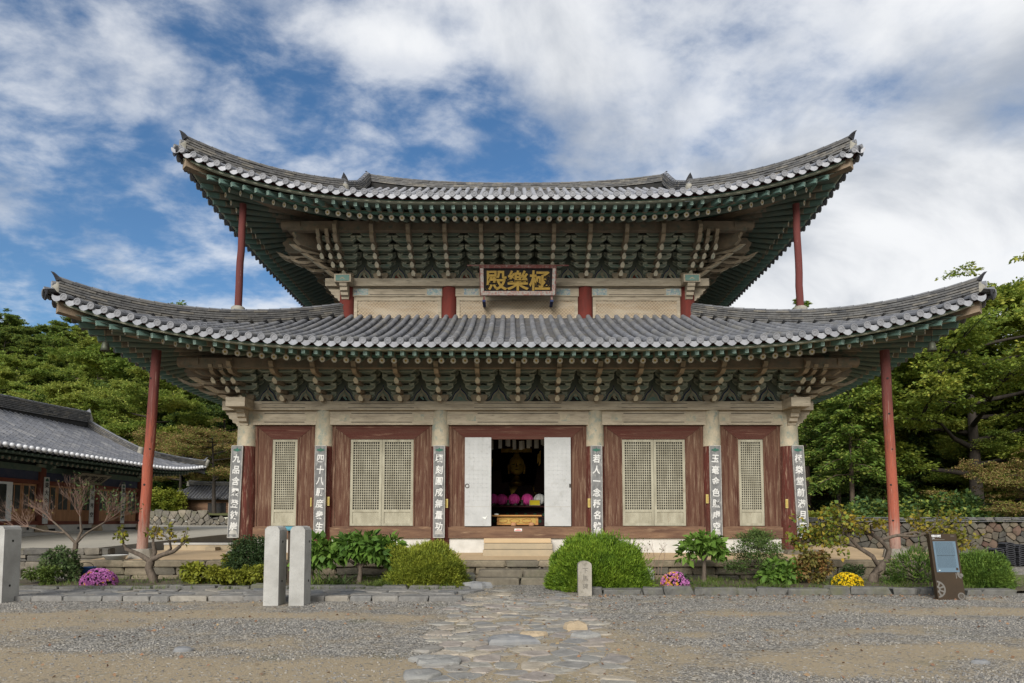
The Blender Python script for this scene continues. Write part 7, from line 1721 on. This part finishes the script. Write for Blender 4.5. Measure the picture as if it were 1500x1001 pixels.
for pr, px, Y, s, lab in ((T_larch, 1243, 16.0, .86, 'tall slim conifer with a bare trunk right of the hall corner'), (T_pine, 1224, 19.0, .80, 'second bare conifer trunk just right of the hall corner'), (T_larch, 1180, 27, 1.27, 'feathery conifer top showing above the lower right roof'),
                        (T_yel, 1425, 17.5, 1.48, 'great spreading tree with a dark forked trunk and yellow-green leaves at the right'), (T_yel, 1362, 26, 1.42, 'yellow-green tree behind the right prop'), (T_yel, 1500, 25, 1.75, 'tall yellow-green tree at the right photo edge'), (T_mid, 1300, 32, 1.05, 'green tree behind the right prop, deep in the wood'),
                        (T_fir, 1290, 20, .85, 'dark fir with drooping boughs behind the right prop'), (T_fir, 1345, 22, .95, 'dark fir between the right prop and the great tree'), (T_dark, 1390, 29, .98, 'dark tree behind the great spreading tree'), (T_dark, 1230, 30, .95, 'dark tree behind the bare conifer trunks'), (T_fir, 1255, 27, .9, 'dark fir behind the bare conifer trunks'),
                        (T_rust, 1500, 12, .72, 'rust tinged half-bare tree at the right photo edge'), (T_dark, 1480, 31, 1.1, 'dark tree behind the right photo edge'), (T_mid, 1440, 36, 1.35, 'green crown showing above the great tree'), (T_yel, 1395, 40, 1.35, 'distant yellow-green crown over the right roof corner'), (T_orange, 1330, 28, 1.2, 'small orange autumn tree glowing between the trunks'), (T_orange, 1400, 24, .9, 'orange autumn sapling below the great tree'), (T_orange, 1215, 31, 1.1, 'orange autumn tree beyond the hall corner'),
                        (T_mid, 1408, 21, .80, 'mid green tree tucked under the great spreading tree'), (T_mid, 1475, 20, .80, 'mid green tree at the right, under the great spreading tree'), (T_dark, 1445, 23, .85, 'dark tree close behind the great tree trunk')):
    plant(pr, X_at(px, Y), Y, hz_right(X_at(px, Y), Y) if Y > 11 else 0, s, q.uniform(0, 6.28), lab, 'tree', GR)
for px, Y, b, lab, s in ((1200, 10.5, T_bushl, 'yellow-green bush beside the right hall corner', .8), (1270, 13, T_bushd, 'dark bush behind the rubble wall, left of the prop', 1.0), (1320, 12, T_bush, 'green bush over the rubble wall', .9), (1385, 13, T_bushd, 'dark bush behind the rubble wall, right of the prop', 1.1), (1440, 12, T_bushd, 'low spreading dark conifer bush on the wall top', .75), (1490, 13, T_bush, 'green bush at the right photo edge behind the wall', .9), (1235, 12, T_bush, 'bush at the foot of the bare conifer trunks', .9), (1350, 17, T_bushl, 'yellow-green bush deep under the great tree', 1.2), (1470, 17, T_bushl, 'yellow-green bush under the right edge trees', 1.2), (1410, 18, T_bushl, 'bright bush behind the great tree trunk', 1.1)):
    plant(b, X_at(px, Y), Y, hz_right(X_at(px, Y), Y) if Y > 11 else 0, s, q.uniform(0, 6), lab, 'bush', None, 'bush')
for Y in (46, 55, 66, 80, 96, 115):
    px = 970 + q.uniform(0, 20)
    while px < 1680:
        x = X_at(px, Y); plant(q.choice((T_far, T_far2)), x + q.uniform(-1, 1), Y + q.uniform(-3, 3), hz_right(x, Y) - .5, q.uniform(.75, 1.05), q.uniform(0, 6.28), 'round green tree in the wood that closes the view at the right', 'tree', 'trees far back in the right wood'); px += 4400 / (Y + 19) * q.uniform(.75, 1.1)

# ------------------------------------------------------------------ garden shrubs
def dome_points(rs, n, rx, ry, h, lumps, z0=.0, shell=.35):
    """points in a lumpy dome with outward directions"""
    th = rs.rand(n) * 2 * np.pi; ph = np.arccos(rs.rand(n) * 1.12 - .12); d = np.stack([np.sin(ph) * np.cos(th), np.sin(ph) * np.sin(th), np.cos(ph)], 1)
    r = 1 - shell * rs.rand(n) ** 1.6; k = np.zeros(n)
    for (a, b, c, am, wd) in lumps: v = np.array([a, b, c]); v = v / np.linalg.norm(v); k += am * np.exp(-((1 - d @ v) / wd))
    r = r * (1 + k); P = d * r[:, None] * np.array([rx, ry, h]); P[:, 2] = np.maximum(P[:, 2], -.0) + z0; return P, d
def lumps_(q, n, am=.16, wd=.05): return [(q.uniform(-1, 1), q.uniform(-1, 1), q.uniform(-.1, 1), q.uniform(-am, am), wd * q.uniform(.5, 1.8)) for _ in range(n)]
def juniper(x, y, rx, ry, h, n, mt, lab, seed, z=.03, L=.13, Wd=.02, upb=.55, stem=True, nm='juniper_shrub', clumps=None):
    q = random.Random(seed); rs = np.random.RandomState(seed); r = empty(nm, (x, y, z), lab, 'shrub'); nt_ = n // 7
    P, d = dome_points(rs, nt_, rx, ry, h, lumps_(q, 150, .12, .012)); tips = d + np.array([0, 0, upb]) + rs.normal(size=(nt_, 3)) * .30
    PP = np.repeat(P, 7, 0) + rs.normal(size=(nt_ * 7, 3)) * .028; DD = np.repeat(tips, 7, 0) + rs.normal(size=(nt_ * 7, 3)) * .42
    PP[:, 2] = np.maximum(PP[:, 2], 0)
    # loose shoots breaking the outline
    m_ = nt_ // 26; P2, d2 = dome_points(rs, m_, rx * 1.02, ry * 1.02, h * 1.03, lumps_(q, 30, .15, .03), shell=.06); P2 = np.repeat(P2, 6, 0); t = np.tile(np.arange(6) / 6, m_)[:, None]; dd2 = np.repeat(d2 + np.array([0, 0, upb * 1.2]) + rs.normal(size=(m_, 3)) * .4, 6, 0); P2 = P2 + dd2 * t * L * 1.3; D2 = dd2 + rs.normal(size=P2.shape) * .35
    crown_obj('foliage', [(leaf_quads(np.concatenate([PP, P2]), np.concatenate([DD, D2]), L, Wd, rs, .2), 0)], [mt], r)
    m = MB(); m.tube([(x, y, z - .05), (x + .03, y, z + h * .5)], [.06, .03], 'bark', 7)
    for i in range(16): a = i * 2.4; m.tube([(x, y, z + .05 + .02 * i), (x + rx * .5 * math.cos(a), y + ry * .5 * math.sin(a), z + h * (.2 + .03 * i)), (x + rx * .82 * math.cos(a), y + ry * .82 * math.sin(a), z + h * (.3 + .02 * i))], [.022, .014, .006], 'bark', 5, cap=False)
    m.build('stem', r); 
    return r
juniper(1.76, -4.68, 1.09, .95, 1.08, 110000, 'needle_bright', 'big dome of bright green juniper right of the steps', 21, L=.075, Wd=.017)
juniper(-2.10, -4.35, .88, .72, .88, 80000, 'needle_olive', 'round yellow-green juniper left of the terrace steps', 22, z=.05, L=.065, Wd=.017, upb=.4)
juniper(10.05, -4.7, .66, .60, .70, 46000, 'needle_green', 'low green juniper at the right end of the bed, behind the sign', 23, L=.07, Wd=.017, upb=.2)
juniper(9.0, -4.3, .72, .50, .82, 3000, 'needle_green', 'thin half-bare juniper left of the information sign', 24, L=.11, Wd=.02, upb=.3)
# big-leaved shrubs
def leafy(x, y, z, clusters, n, L, Wd, mt, lab, seed, stems, nm='shrub', cat='shrub', bark='bark_pale', droop=.25, fold=.18, sr=.03, curl=.1):
    q = random.Random(seed); rs = np.random.RandomState(seed); r = empty(nm, (x, y, z), lab, cat); tot = sum(c[3] * c[4] * c[5] for c in clusters) if len(clusters[0]) > 5 else None; Ps, Ds = [], []
    vol = [c[3] * c[4] for c in clusters]; sv = sum(vol)
    for c, v in zip(clusters, vol):
        k = max(4, int(n * v / sv)); g = rs.normal(size=(k, 3)); g /= np.linalg.norm(g, axis=1, keepdims=True); rr = rs.rand(k, 1) ** .4; P = g * rr * np.array([c[3], c[3], c[4]]) + np.array(c[:3]); Ps.append(P); d = g + rs.normal(size=(k, 3)) * .45; d[:, 2] -= droop; Ds.append(d)
    crown_obj('foliage', [(leaf_quads(np.concatenate(Ps), np.concatenate(Ds), L, Wd, rs, fold, curl), 0)], [mt], r); m = MB()
    for st in stems: branch(m, [Vector((x + a, y + b, z + c)) for a, b, c in st[0]], st[1], st[2], bark, 7)
    m.build('stem', r); return r
def rc(q, n, rx, ry, h0, h1, s0, s1): return [(q.uniform(-rx, rx), q.uniform(-ry, ry), q.uniform(h0, h1), q.uniform(s0, s1), q.uniform(s0, s1) * .8) for _ in range(n)]
q = random.Random(5)
leafy(-3.62, -4.3, .05, [(-.62 + .21 * i + q.uniform(-.1, .1), q.uniform(-.3, .3), 1.02 - .10 * abs(i - 3.5) + q.uniform(-.12, .08), .27, .20) for i in range(8)] + [(-1.0 + .2 * i, q.uniform(-.25, .25), .72 + q.uniform(-.1, .1), .24, .18) for i in range(9)] + [(-1.2, 0, .55, .3, .25), (-1.0, -.1, .9, .25, .2), (.75, 0, .92, .2, .15)], 1500, .20, .13, 'broad_leaf', 'wide hydrangea-like shrub with large fresh green leaves right of the granite posts', 31,
      [([(0, 0, 0), (.03, 0, .3), (-.02, 0, .7)], .075, .03), ([(.0, 0, .35), (.3, .05, .7), (.6, 0, .95)], .04, .012), ([(0, 0, .4), (-.4, .05, .65), (-.8, 0, .8)], .04, .012), ([(-1.1, 0, 0), (-1.05, 0, .4)], .03, .012)])
leafy(4.25, -3.95, .05, [(.0, 0, .98, .30, .16), (-.28, 0, .82, .26, .15), (.30, .05, .85, .26, .15), (.12, -.1, .95, .28, .14), (-.12, .1, .92, .28, .15), (.42, 0, .68, .14, .10), (-.42, 0, .62, .14, .12), (.1, 0, .74, .3, .1)], 430, .19, .125, 'broad_leaf', 'small round-headed shrub with big leaves on a single stem before the right lattice door', 32, [([(0, 0, -.03), (.02, 0, .3), (.03, 0, .75)], .07, .03), ([(.02, 0, .5), (.2, 0, .8)], .03, .01), ([(.02, 0, .5), (-.2, 0, .78)], .03, .01)])
q = random.Random(15)
leafy(-6.15, -4.1, .05, rc(q, 16, .34, .3, .42, 1.0, .22, .3) + rc(q, 6, .45, .2, .25, .45, .2, .3), 11000, .045, .03, 'box_leaf', 'dense dark green clipped box shrub left of the granite posts', 33, [([(0, 0, 0), (0, 0, .6)], .05, .02)])
leafy(-6.25, -4.62, .05, rc(q, 14, .55, .15, .12, .34, .14, .2), 2600, .075, .045, 'lime_leaf', 'low sprawling yellow-green shrub under the dark box shrub', 34, [([(0, 0, 0), (.1, 0, .2)], .02, .01)])
leafy(-6.75, -3.7, .05, rc(q, 6, .2, .2, .35, .75, .12, .18), 600, .085, .05, 'lime_leaf', 'yellowish twiggy shrub peeping out left of the dark box shrub', 35, [([(0, 0, 0), (0, 0, .5)], .02, .008)])
leafy(-7.35, -4.35, .05, rc(q, 10, .28, .2, .14, .40, .12, .18), 620, .12, .08, 'lime_leaf', 'small round shrub with bright yellow-green leaves at the left bed', 36, [([(0, 0, 0), (0, 0, .2)], .02, .01)])
leafy(5.85, -4.35, .05, rc(q, 9, .42, .25, .12, .42, .12, .2), 520, .15, .10, 'broad_leaf', 'low clump of bright green broad leaves under the small conifer', 37, [([(0, 0, 0), (0, 0, .2)], .015, .01)])
leafy(6.5, -4.35, .05, rc(q, 14, .34, .25, .15, .68, .13, .2), 2300, .075, .05, 'red_leaf', 'shrub turning red beside the yellow flowers', 38, [([(0, 0, 0), (0, 0, .4)], .02, .008), ([(0, 0, 0), (.2, 0, .5)], .015, .006), ([(0, 0, 0), (-.2, 0, .5)], .015, .006)])
leafy(7.9, -3.6, .05, rc(q, 6, .16, .15, .12, .40, .1, .16), 700, .06, .035, 'box_leaf', 'small dark green bush right of the yellow flowers', 39, [([(0, 0, 0), (0, 0, .3)], .015, .008)])
leafy(-10.55, -3.95, .05, rc(q, 16, .42, .25, .15, .75, .12, .2), 1900, .085, .04, 'strap_leaf', 'rank green weeds at the foot of the bare shrub', 40, [([(.1 * i - .2, 0, 0), (.12 * i - .24, 0, .6)], .008, .005) for i in range(5)], 'weed_clump', 'weeds', 'grass_blade' if False else 'bark_pale')
leafy(-10.75, -4.4, .05, rc(q, 8, .3, .15, .1, .3, .1, .15), 1100, .09, .03, 'grass_blade', 'low grassy weeds left of the left pink flowers', 41, [([(0, 0, 0), (0, 0, .2)], .01, .005)], 'weed_clump', 'weeds')
# layered little conifer
def little_conifer():
    q = random.Random(50); rs = np.random.RandomState(50); x, y, z = 5.5, -4.0, .05; r = empty('conifer_shrub', (x, y, z), 'small dark green conifer with tiered loose boughs before the rightmost lattice door', 'shrub'); m = MB(); branch(m, [Vector((x, y, z - .05)), Vector((x + .02, y, z + .6)), Vector((x, y, z + 1.18))], .035, .01, 'bark_brown', 7); C = []
    for i in range(20):
        u = i / 19; zz = .30 + .85 * u; a = i * 2.4; ln = (.52 * (1 - u) ** .6 + .20) * (.75 + .5 * q.random()); e = Vector((x + ln * math.cos(a), y + ln * .8 * math.sin(a), z + zz + q.uniform(-.04, .08))); s = Vector((x, y, z + zz - .05)); branch(m, [s, s.lerp(e, .5) + Vector((0, 0, .03)), e], .012, .004, 'bark_brown', 5)
        for t in (.45, .7, .95): p = s.lerp(e, t) - Vector((x, y, z)); C.append((p.x, p.y, p.z, .13, .065))
    C += [(0, 0, 1.16, .13, .08), (.05, 0, 1.10, .15, .08), (-.07, 0, 1.12, .13, .08)]; Ps, Ds = [], []
    for c in C: k = 120; g = rs.normal(size=(k, 3)) * .55; Ps.append(g * np.array([c[3], c[3], c[4]]) + np.array(c[:3])); Ds.append(g + np.array([c[0], c[1], .1]) * 1.0 + rs.normal(size=(k, 3)) * .3)
    crown_obj('foliage', [(leaf_quads(np.concatenate(Ps), np.concatenate(Ds), .06, .022, rs), 0)], ['foliage_dark'], r); m.build('stem', r)
little_conifer()
# chrysanthemums
def mums(x, y, rx, ry, h, n, m1, lab, seed, m2=None, fr=0.0):
    rs = np.random.RandomState(seed); q = random.Random(seed); r = empty('chrysanthemum', (x, y, .05), lab, 'flowers'); P, d = dome_points(rs, n, rx, ry, h, lumps_(q, 14, .10, .08), shell=.06); P[:, 2] = P[:, 2] * .95 + .03; V, F = [], []
    pet = 9; PP = np.repeat(P, pet, 0); dd = np.repeat(d, pet, 0); a = np.tile(np.arange(pet) * 2 * np.pi / pet, n) + np.repeat(rs.rand(n), pet); t1 = np.cross(dd, [0, 0, 1.0]) + 1e-4; t1 /= np.linalg.norm(t1, axis=1, keepdims=True); t2 = np.cross(dd, t1); D = t1 * np.cos(a)[:, None] + t2 * np.sin(a)[:, None] + dd * .45
    sel = np.repeat((rs.rand(n) < fr) & (P[:, 0] < rx * .1 if seed == 62 else np.ones(n, bool)), pet); parts = [(leaf_quads(PP[~sel], D[~sel], .036, .024, rs, .1), 0)]; mts = [m1]
    if m2: parts.append((leaf_quads(PP[sel], D[sel], .036, .026, rs, .1), 1)); mts.append(m2)
    crown_obj('blossom', parts, mts, r); k = 1400; P, d = dome_points(rs, k, rx * .96, ry * .96, h * .93, [], shell=.5); crown_obj('foliage', [(leaf_quads(P, d + rs.normal(size=(k, 3)) * .5, .06, .035, rs), 0)], ['box_leaf'], r)
mums(-9.32, -4.55, .37, .32, .36, 620, 'mum_pink', 'round cushion of pink chrysanthemums in the left bed', 61, 'mum_orange', .05)
mums(3.42, -4.75, .33, .28, .31, 520, 'mum_pink', 'cushion of pink chrysanthemums with a few orange blooms in the right bed', 62, 'mum_orange', .35)
mums(7.1, -4.85, .31, .28, .30, 480, 'mum_yellow', 'cushion of bright yellow chrysanthemums in the right bed', 63)
# bare shrub, pruned vines
def twiggy(x, y, z, lab, seed, trunk, levels, spread, lean, tm, leaf=None, nm='shrub', cat='shrub', rtw=.006, rk=.55):
    q = random.Random(seed); rs = np.random.RandomState(seed); r = empty(nm, (x, y, z), lab, cat); m = MB(); tips = []
    for st in trunk: branch(m, [Vector((x + a, y + b, z + c)) for a, b, c in st[0]], st[1], st[2], st[3] if len(st) > 3 else 'bark_pale', 8)
    def grow(p, d, ln, rad, lv):
        k = 4; pts = [p]; dd = d.copy()
        for i in range(k): dd = (dd + Vector((q.uniform(-1, 1), q.uniform(-1, 1), q.uniform(-.6, .9) + lean)) * .22).normalized(); pts.append(pts[-1] + dd * ln / k)
        branch(m, pts, rad, rad * .45, tm, 5)
        tips.extend(pts[2:])
        if lv > 0:
            for i in range(q.randint(2, 4)): s = q.choice(pts[1:]); nd = (dd + Vector((q.uniform(-1, 1), q.uniform(-1, 1), q.uniform(-.5, .8))) * spread).normalized(); grow(s, nd, ln * q.uniform(.5, .8), rad * .55, lv - 1)
    for st in trunk:
        if st[2] < .05:
            e = Vector((x + st[0][-1][0], y + st[0][-1][1], z + st[0][-1][2])); p = st[0][-2]; d = (e - Vector((x + p[0], y + p[1], z + p[2]))).normalized()
            for i in range(levels[0]): grow(e, (d + Vector((q.uniform(-1, 1), q.uniform(-1, 1), q.uniform(-.3, .7))) * spread).normalized(), levels[1], max(rtw, st[2] * rk), levels[2])
    m.build('branches', r)
    for lf in (leaf or []):
        T = np.array([list(t) for t in tips]) - np.array([x, y, z]); 
        T = T[lf[4](T)] if len(lf) > 4 and lf[4] else T
        idx = rs.randint(0, len(T), lf[1]); P = T[idx] + rs.normal(size=(lf[1], 3)) * .05; D = rs.normal(size=(lf[1], 3)) * .7; D[:, 2] -= .3; crown_obj('foliage', [(leaf_quads(P, D, lf[2], lf[3], rs, .2, .1), 0)], [lf[0]], r)
    return r
twiggy(-10.6, -3.6, .05, 'bare crepe myrtle with a fan of thin reddish twigs in front of the side hall', 71,
       [([(0, 0, -.05), (.06, 0, .5), (.10, 0, .9)], .05, .055), ([(.10, 0, .9), (-.15, 0, 1.15), (-.5, .05, 1.42)], .035, .02), ([(.10, 0, .9), (.15, .1, 1.2), (.1, .1, 1.55)], .035, .02), ([(.10, 0, .9), (.4, -.1, 1.15), (.75, 0, 1.4)], .03, .018), ([(-.15, 0, 1.15), (-.6, -.1, 1.2), (-1.05, 0, 1.3)], .025, .015)], (9, .50, 3), .55, .05, 'twig', [('strap_leaf', 260, .075, .04, lambda T: T[:, 0] > .05), ('red_leaf', 60, .06, .035)], rk=.36)
twiggy(-8.42, -4.1, .05, 'small gnarled pruned tree with few yellow leaves before the left prop', 72,
       [([(.10, 0, -.05), (.02, 0, .18), (-.06, 0, .36), (-.02, .0, .52)], .10, .085), ([(-.02, 0, .5), (-.28, .02, .66), (-.60, 0, .80), (-.66, 0, .90)], .065, .035), ([(-.02, 0, .5), (.06, .02, .72), (.02, .0, .95)], .06, .04), ([(0, 0, .55), (.25, -.03, .66), (.50, 0, .74), (.64, 0, .86)], .06, .04), ([(.25, 0, .66), (.42, .03, .80), (.40, .0, .95)], .035, .025)], (3, .26, 1), .7, .1, 'bark_pale', [('vine_leaf', 110, .10, .075), ('lime_leaf', 60, .10, .07, lambda T: T[:, 0] < -.1)], 'pruned_tree', 'tree')
twiggy(8.25, -4.0, .05, 'old twisted grapevine with yellowing leaves spread before the right prop', 73,
       [([(-.15, 0, -.05), (-.08, 0, .18), (.05, 0, .36), (.22, 0, .52)], .12, .085), ([(.22, 0, .52), (.28, .0, .78), (.12, .05, 1.0), (-.1, 0, 1.12)], .075, .045), ([(.05, 0, .36), (-.12, -.03, .62), (-.42, -.02, .82), (-.62, 0, 1.05)], .06, .04), ([(.12, .05, 1.0), (.5, .05, 1.1), (.95, 0, 1.08)], .04, .03), ([(-.42, 0, .82), (-.75, .05, .95), (-1.15, 0, .92)], .035, .025), ([(-.1, 0, 1.12), (-.4, .05, 1.2), (-.8, 0, 1.15)], .035, .025), ([(.5, .05, 1.1), (.9, 0, 1.18), (1.35, 0, 1.05)], .03, .02)], (6, .50, 2), .72, -.03, 'bark_pale', [('vine_leaf', 1500, .095, .08), ('foliage_mid', 320, .10, .085, lambda T: T[:, 0] < -.7), ('lime_leaf', 260, .10, .085)], 'grapevine', 'vine', .008)
twiggy(3.15, -3.5, .05, 'thin bare twigs standing behind the bright juniper', 74, [([(.05 * i, 0, 0), (.08 * i - .08, 0, .35), (.13 * i - .2, 0, .60)], .008, .005, 'twig') for i in range(5)], (2, .25, 1), .5, .2, 'twig', [('red_leaf', 30, .05, .03)], 'bare_shrub', 'shrub', .004)
loose(2.95, -4.1, .14, .12, .42, 'speckled_rock', 'upright speckled rock behind the right flank of the bright juniper', 12)
# strap-leaved plants and grasses
def straps(x, y, n, L, w, lab, seed, mt='strap_leaf', sx_=.12):
    rs = np.random.RandomState(seed); r = empty('strap_leaf_plant', (x, y, .04), lab, 'plant'); V, F = [], []; seg = 6
    for i in range(n):
        a = rs.rand() * 6.283; l = L * (.6 + .5 * rs.rand()); el = rs.uniform(.5, 1.35); d = np.array([math.cos(a), math.sin(a), 0]); s = np.array([-d[1], d[0], 0]); p = np.array([rs.normal() * sx_, rs.normal() * .06, 0.0]); b = len(V)
        for k in range(seg + 1):
            t = k / seg; c = p + d * l * (math.cos(el) * t + .35 * t * t) + np.array([0, 0, l * (math.sin(el) * t - .55 * t * t * (1.5 - el * .7))]); ww = w * (1 - t ** 2.5) * .5 + .001; V += [c + s * ww, c - s * ww]
        F += [[b + 2 * k, b + 2 * k + 1, b + 2 * k + 3, b + 2 * k + 2] for k in range(seg)]
    np_mesh('foliage', np.array(V), np.array(F), [mt], r)
straps(-4.15, -4.55, 60, .75, .035, 'dark strap-leaved clump under the hydrangea-like shrub', 81, sx_=.3)
straps(-4.3, -4.80, 70, .42, .022, 'fine pale grassy clump right of the granite posts', 82, 'grass_blade', .15)
straps(-3.0, -4.9, 80, .40, .014, 'grassy tuft on the kerb below the hydrangea-like shrub', 83, 'grass_blade', .25)
straps(5.15, -5.35, 120, .42, .014, 'arching grassy tuft spilling over the right kerb', 84, 'grass_blade', .35)
straps(3.95, -5.45, 60, .36, .014, 'small grassy tuft on the kerb by the right pink flowers', 85, 'grass_blade', .2)
def grass(name, n, regions, L, w, seed):
    rs = np.random.RandomState(seed); P, D = [], []
    for (x0, x1, y0, y1, z, fr) in regions:
        k = int(n * fr); p = np.stack([x0 + (x1 - x0) * rs.rand(k), y0 + (y1 - y0) * rs.rand(k), np.full(k, z)], 1); c = np.sin(p[:, 0] * 3.1 + p[:, 1] * 1.7) * np.sin(p[:, 0] * 1.3 - p[:, 1] * 3.7 + 1); keep = rs.rand(k) < np.clip(.35 + .8 * c, .04, 1); p = p[keep]; d = rs.normal(size=p.shape) * .5; d[:, 2] = 1; P.append(p); D.append(d)
    P = np.concatenate(P); D = np.concatenate(D); V, F = leaf_quads(P, D, L, w, rs, .05, .15); o = np_mesh(name, V, F, ['grass_blade']); o['kind'] = 'stuff'
grass('grass', 15000, [(-3.9, -1.15, -5.0, -3.0, .06, .20), (2.7, 9.6, -5.6, -3.0, .06, .42), (-10.4, -4.0, -4.9, -3.0, .06, .14), (1.2, 2.4, -5.75, -5.5, .02, .02), (9.9, 15.5, -5.0, -1.5, .02, .06), (10.8, 20, 4, 7.6, .04, .12), (-10, -1.2, -5.35, -5.2, .03, .03)], .12, .014, 91)
# fallen leaves on the gravel
def fallen():
    rs = np.random.RandomState(17); n = 900; y = -13.4 + 8.2 * rs.rand(n) ** .6; x = -.17 + (rs.rand(n) * 2 - 1) * (y + 19.2) * .8
    k = 260; x = np.concatenate([x, 1.5 + 8 * rs.rand(k)]); y = np.concatenate([y, -6.0 - .8 * rs.rand(k) ** 2]); P = np.stack([x, y, np.full(len(x), .012)], 1); D = rs.normal(size=P.shape); D[:, 2] = .12; V, F = leaf_quads(P, D, .05, .035, rs, .2); o = np_mesh('fallen_leaves', V, F, ['dead_leaf']); o['kind'] = 'stuff'
fallen()
bpy.context.view_layer.update()
